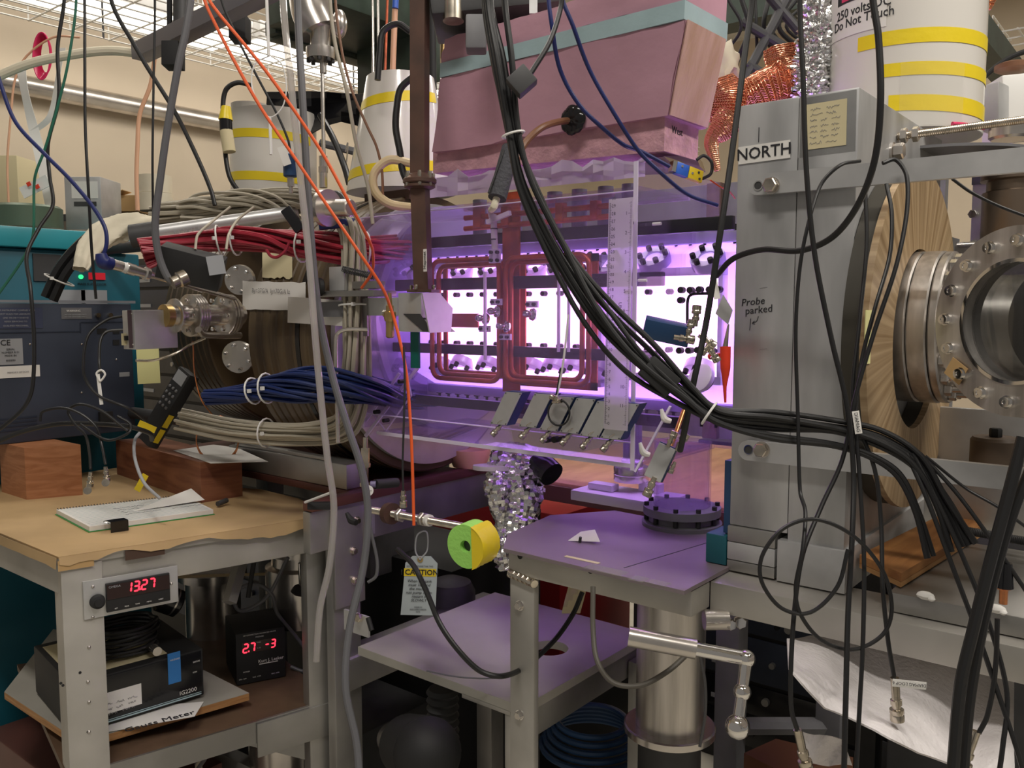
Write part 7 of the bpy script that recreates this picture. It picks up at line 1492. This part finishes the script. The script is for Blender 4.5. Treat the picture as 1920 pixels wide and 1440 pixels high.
for k, (p, q, w, m, lab) in enumerate((((455, 1040, 1.6), (430, 1130, 1.55), 26, 'alu', 'slanted aluminium brace under the bench top'), ((480, 1030, 1.62), (465, 1120, 1.62), 9, 'black_matte', 'slanted black lever under the bench top'))):
    b = MB(); b.tube([PD(*p), PD(*q)], pxm(w, 1.6)/2, 4 if k == 0 else 10, smooth=False); tag(b.build('brace' if k == 0 else 'lever', m), lab, 'brace')
for k in range(6):
    y = 1420+k*6; cable('floor_cable', ['first', 'second', 'third', 'fourth', 'fifth', 'sixth'][k]+' grey cable from the top in the tangle below the plywood board', [(200+k*20, y+20, 1.5), (280, y-20+k*4, 1.5), (340+k*8, y-30, 1.55), (370, y, 1.6), (380+k*5, y+40, 1.6)], 8, 'hose_grey' if k % 2 else 'beige_wire')
gbox('wood_crate', 'brown wooden crate low at the left edge behind the bench leg', 'crate', -1.95, -1.45, .66, .9, .0, .42, 'rust_table')
t = thing('bent_bracket', 'dull grey angled beam crossing low in the dark under the bench', 'beam'); b = MB(); b.prism([PD(240, 1330, 1.8), PD(470, 1440, 1.7), PD(430, 1480, 1.7), PD(200, 1380, 1.8)], CB*-.04); b.build('beam', 'alu', t)
t = thing('blue_hose_coil', 'coil of blue hose on the floor behind the pale leg', 'hose')
a = PD(1110, 1395, 1.7)
for k in range(5): MB().tube([a+Vector((math.cos(an)*(.10-.008*k), math.sin(an)*(.10-.008*k), .012*k)) for an in [i*PI/8 for i in range(16)]], .006, 8, closed=True, sub=2).build('turn', 'instrument_blue', t)
t = thing('folding_frame', 'dark steel frame posts behind the crank and white cloth', 'frame')
for px in (1370, 1560): a = PD(px, 1300, 1.55); MB().box((a.x-.022, a.y-.02, 0), (a.x+.022, a.y+.02, .90), .002).build('post', 'mid_grey', t)
a = PD(1370, 1300, 1.55); b_ = PD(1560, 1300, 1.55); MB().tube([Vector((a.x, a.y, .55)), Vector((b_.x, b_.y, .55))], .016, 8, smooth=False).build('rail', 'mid_grey', t)
t = thing('paper_strip', 'yellowed paper strip hanging under the platform', 'paper'); b = MB(); rows = [[PD(1068+i*7-j*3, 1090+j*12, 1.45+.006*math.sin(j+i)) for i in range(6)] for j in range(6)]; b.sheet(rows, .0006); b.build('strip', 'cream_paper', t)
t = thing('clamp_fitting', 'chrome wing clamp fitting below the beam beside the crank', 'fitting'); a = PD(1350, 1162, 1.08); MB().tube([a-CR*.02, a+CR*.01], .013, 20, smooth=False).build('collar', 'steel', t); MB().hexn(a+CR*.012-CU*.004, CB, .007, .012).build('nut', 'chrome', t); MB().hexn(a+CR*.024-CU*.002, CB, .008, .010).build('nut', 'chrome', t)
# ------------------------------------------------------------------ right background
t = thing('white_instrument', 'white instrument box hanging at the top right edge', 'instrument'); b = MB(); obb(b, 1905, 205, 1.5, .085, .08, .10, CR+CU*.1, CU-CR*.15, .003); b.build('case', 'white_plastic', t); b = MB(); obb(b, 1868, 205, 1.47, .035, .06, .075, CR*.6+CB*.8, CU, .003); b.build('side', 'alu_light', t); MB().lathe([(.030, 0), (.034, .004), (.034, .020), (.028, .022)], PD(1895, 262, 1.45), AZ, 40).build('flange', 'steel', t)
MB().lathe([(.022, 0), (.03, .004), (.03, .012), (.02, .016)], PD(1900, 135, 1.5), AZ, 30).build('cap', 'brown_sleeve', t)
t = thing('perforated_board', 'grey perforated panel with bolts behind the viewport flange', 'panel'); b = MB(); yb(b, 1820, 1990, 315, 560, 1.75, .012); b.build('panel', 'alu', t)
b = MB(); yb(b, 1822, 1860, 330, 345, 1.745, .004); b.build('slot', 'dark_grey', t)
copies(t, 'screw', 'chrome', lambda q: q.hexn((0, 0, 0), (0, -1, 0), .008, .010), [PY(px, py, 1.748) for px, py in ((1825, 402), (1850, 415), (1828, 458), (1848, 430))])
t = thing('yellow_cylinder', 'pale yellow cylinder beside the grey panel above the viewport', 'cylinder'); MB().cyl(PY(1866, 470, 1.6), PY(1866, 392, 1.6), .016, 20).build('cylinder', mat('pale_yellow', (.72, .62, .2), .5), t)
t = thing('dark_flange_stack', 'dark brown steel flange stack at the right edge above the upper viewport rim', 'flange'); a = PD(1905, 400, 1.25); MB().lathe([(.045, -.05), (.045, .03), (.04, .032), (.04, .045), (.048, .047), (.048, .075)], a, AZ, 40).build('body', mat('brown_steel', (.22, .17, .13), .35, .8), t)
t = thing('white_bottle', 'white plastic cylinder behind the lower rim of the viewport', 'cylinder'); a = PD(1838, 870, 1.5); a.z = .9755; MB().lathe([(.022, 0), (.022, .03), (.028, .04), (.030, .09), (.034, .092), (.034, .11)], a, AZ, 28).build('body', 'white_plastic', t)
t = thing('ribbed_jar', 'brown ribbed cap with a black nut below the viewport', 'cap'); a = PD(1865, 850, 1.15); MB().lathe([(.030, -.03), (.030, .018), (.027, .022), (0, .022)], a, AZ, 32).build('cap', mat('brown_cap', (.13, .09, .06), .5), t); MB().hexn(a+AZ*.022, AZ, .008, .012).build('nut', 'black_matte', t)
t = thing('back_plate', 'grey plate behind the lower part of the tan coil', 'plate'); MB().box((-.31, 1.36, .985), (-.16, 1.372, 1.16), .002).build('plate', 'alu_light', t)
t = thing('fluted_cloth', 'pale violet cloth strip between coil and white bottle', 'cloth')
b = MB(); b.sheet([[PD(1805+i*6+j*2, 770+j*34, 1.6+.01*math.sin(i+j)) for i in range(6)] for j in range(5)], .002); b.build('strip', 'white_plastic', t)
# ------------------------------------------------------------------ cable trays and overhead stuff
def tray(lab, x0, x1, y0, y1, z, m='nickel', step=.1, side=.055):
    t = thing('cable_tray', lab, 'cable tray'); n = int((x1-x0)/.075)
    for k in range(n+1): x = x0+k*(x1-x0)/n; MB().tube([(x, y0, z), (x, y1, z)], .0032, 6, smooth=False).build('long_wire', m, t)
    for x in (x0, x1): 
        for h in (.03, side): MB().tube([(x, y0, z+h), (x, y1, z+h)], .0032, 6, smooth=False).build('side_wire', m, t)
    yy = y0; c = 0; P = []
    while yy <= y1 and c < 60: P.append((0, yy, 0)); yy += step; c += 1
    copies(t, 'cross_wire', m, lambda q: q.tube([(x0, 0, z+side), (x0, 0, z-.003), (x1, 0, z-.003), (x1, 0, z+side)], .0032, 6, smooth=False), P)
    for y in (y0+.4, y0+1.6, y0+2.8):
        if y < y1:
            for x in (x0, x1): MB().tube([(x, y, z), (x, y, CZ-.001)], .004, 6, smooth=False).build('hanger', 'dark_grey', t)
    return t
tray('bright wire cable tray running under the ceiling at upper left', -3.22, -2.62, 1.2, 5.2, 2.30, m='zinc', step=.14)
a = PX(1900, 130, .35); tray('distant wire cable tray at upper right behind the white cylinder', -.62, .9, 3.4, 3.75, 2.25, m='zinc', step=.1)
st = thing('grey_strut', 'purple-grey steel strut slanting across the top left under the tray', 'strut')
a = PD(262, 100, 1.9); e = PD(565, -50, 1.55); d = (e-a).normalized(); T_ = obb(MB(), a, 0, None, 1, 1, 1, d, AZ)
b = MB(); c = a.lerp(e, .5); obb(b, c, 0, None, (e-a).length, .04, .034, d, AZ, .002); b.build('channel', mat('strut_grey', (.25, .24, .27), .4, .5), st)
for px, py in ((325, 105), (450, 55)): b = MB(); obb(b, px, py, 1.78, .035, .04, .05, CR, CU, .002); b.build('black_clamp', 'black_matte', st)
cable('cream_duct', 'cream flat duct bending across the top left', [(-20, 150, 1.9), (60, 118, 1.9), (150, 100, 1.9), (210, 95, 1.9), (262, 100, 1.9)], 17, 'cream_cloth', 'duct')
b = MB(); b.tube([PX(-60, 140, -4.14), PX(160, 182, -4.14), PX(480, 243, -4.14)], .045, 20, smooth=False); tag(b.build('wall_conduit', 'steel'), 'steel conduit pipe running along the cream wall', 'pipe')
cable('orange_tube', 'curved orange-white tube against the wall right of the hanging strips', [(290, 110, 2.4), (282, 160, 2.4), (262, 215, 2.4), (258, 270, 2.4), (256, 330, 2.4), (258, 395, 2.4)], 8, 'flesh_plastic', 'tube')
cable('orange_tube', 'thin orange tube at far left passing behind the pink coil', [(150, 70, 2.3), (100, 70, 2.3), (50, 105, 2.3), (28, 150, 2.3), (20, 220, 2.3), (14, 300, 2.3), (16, 380, 2.3)], 4, 'flesh_plastic', 'tube')
t = thing('pink_wire_coil', 'coil of bright pink wire hanging from the cable tray', 'wire')
for k in range(9): MB().tube([PD(78+(16-k*.7)*math.cos(an)+k, 105+(44-k*1.5)*math.sin(an), 2.3+.004*k) for an in [i*PI/8 for i in range(16)]], .0022, 6, closed=True, sub=2).build('turn', 'pink_tube', t)
for k, (pts, w) in enumerate((([(40, 130), (50, 180), (62, 240), (80, 320), (95, 390)], 18), ([(118, 90), (110, 150), (95, 215), (62, 245)], 12))):
    b = MB(); P, _ = crom([PD(p[0], p[1], 2.2) for p in pts], 6); s_ = pxm(w, 2.2)/2; b.sheet([[p-CR*s_, p+CR*s_+CB*.01*math.sin(i*.3)] for i, p in enumerate(P)], .001); tag(b.build('paper_strip', 'white_paper'), ['long wide white paper strip hanging at far left', 'short white strip twisted from the tray to the long paper strip'][k], 'strip')
b = MB(); obb(b, 66, 350, 2.15, .075, .002, .03, CR+CU*.5, CU-CR*.3); t = tag(b.build('striped_tag', 'white_paper'), 'white tag with red stripes at the foot of the paper strips', 'tag')
for k in range(2): b = MB(); obb(b, 54+k*16, 345+k*5, 2.14, .010, .002, .010, CR+CU*.5, CU); b.build('red_stripe', 'red_silicone', t)
for k, (x0, y0, x1, y1, D, w, m, lab) in enumerate(((318, -20, 318, 60, 2.4, 10, 'black_matte', 'thin black post beside the strut'), (338, -20, 338, 50, 2.4, 26, 'dark_grey', 'wide dark post beside the strut'), (698, -20, 700, 140, 2.3, 5, 'steel', 'left thin steel conduit over the tapered shield'), (708, -20, 710, 140, 2.3, 5, 'steel', 'right thin steel conduit over the tapered shield'), (727, -20, 722, 140, 2.2, 5, 'copper_old', 'thin copper pipe over the tapered shield'), (742, -20, 736, 145, 2.1, 11, 'flesh_plastic', 'orange tube with blue band above the tapered shield'), (838, -20, 832, 110, 2.2, 12, 'brass', 'left brass rod behind the foam box'), (850, -20, 846, 110, 2.2, 12, 'brass', 'right brass rod behind the foam box'), (810, -20, 812, 180, 2.2, 14, 'black_matte', 'black pole behind the brown waveguide'))):
    b = MB(); b.tube([PD(x0, y0, D), PD(x1, y1, D)], pxm(w, D)/2, 14, smooth=False); o = tag(b.build('pipe', m), lab, 'pipe')
b = MB(); b.tube([PD(742.5, -15, 2.095), PD(741, 16, 2.095)], .0076, 14, smooth=False); b.build('blue_band', 'blue_plastic', [o for o in bpy.data.objects if o.get('label', '').startswith('orange tube with blue')][0])
t = thing('dark_motor', 'dark mechanical housing above the left end of the foam box', 'housing'); b = MB(); obb(b, 930, 10, 1.35, .20, .12, .06, CR+CU*.1, CU, .006); b.build('housing', 'dark_grey', t); MB().tube([PD(850, -10, 1.3), PD(850, 40, 1.3)], .016, 20, smooth=False).build('lug', 'nickel', t); b = MB(); obb(b, 1000, 12, 1.27, .012, .004, .022, CR, CU); b.build('switch', 'alu_light', t)
b = MB(); obb(b, 893, 65, 1.25, .03, .03, .05, CR, CU, .004); b.build('foot', 'mid_grey', t)
for k in range(7):
    x0 = 1360+k*28; cable('ceiling_hose', ['first', 'second', 'third', 'fourth', 'fifth', 'sixth', 'seventh'][k]+' black hose from the left in the dark tangle right of the foam box', [(x0, -20, 1.8+.05*k), (x0+30-k*14, 50, 1.8+.05*k), (x0-10+k*6, 110, 1.85+.05*k), (x0-40+k*14, 170, 1.9+.05*k)], 9 if k % 2 else 6, 'black_matte')
# ------------------------------------------------------------------ origins
for o_ in [o for o in bpy.data.objects if o.parent is None and o.type in ('MESH', 'EMPTY')]:
    if o_.name not in _set and o_.get('kind') != 'structure': settle(o_); _set.add(o_.name)
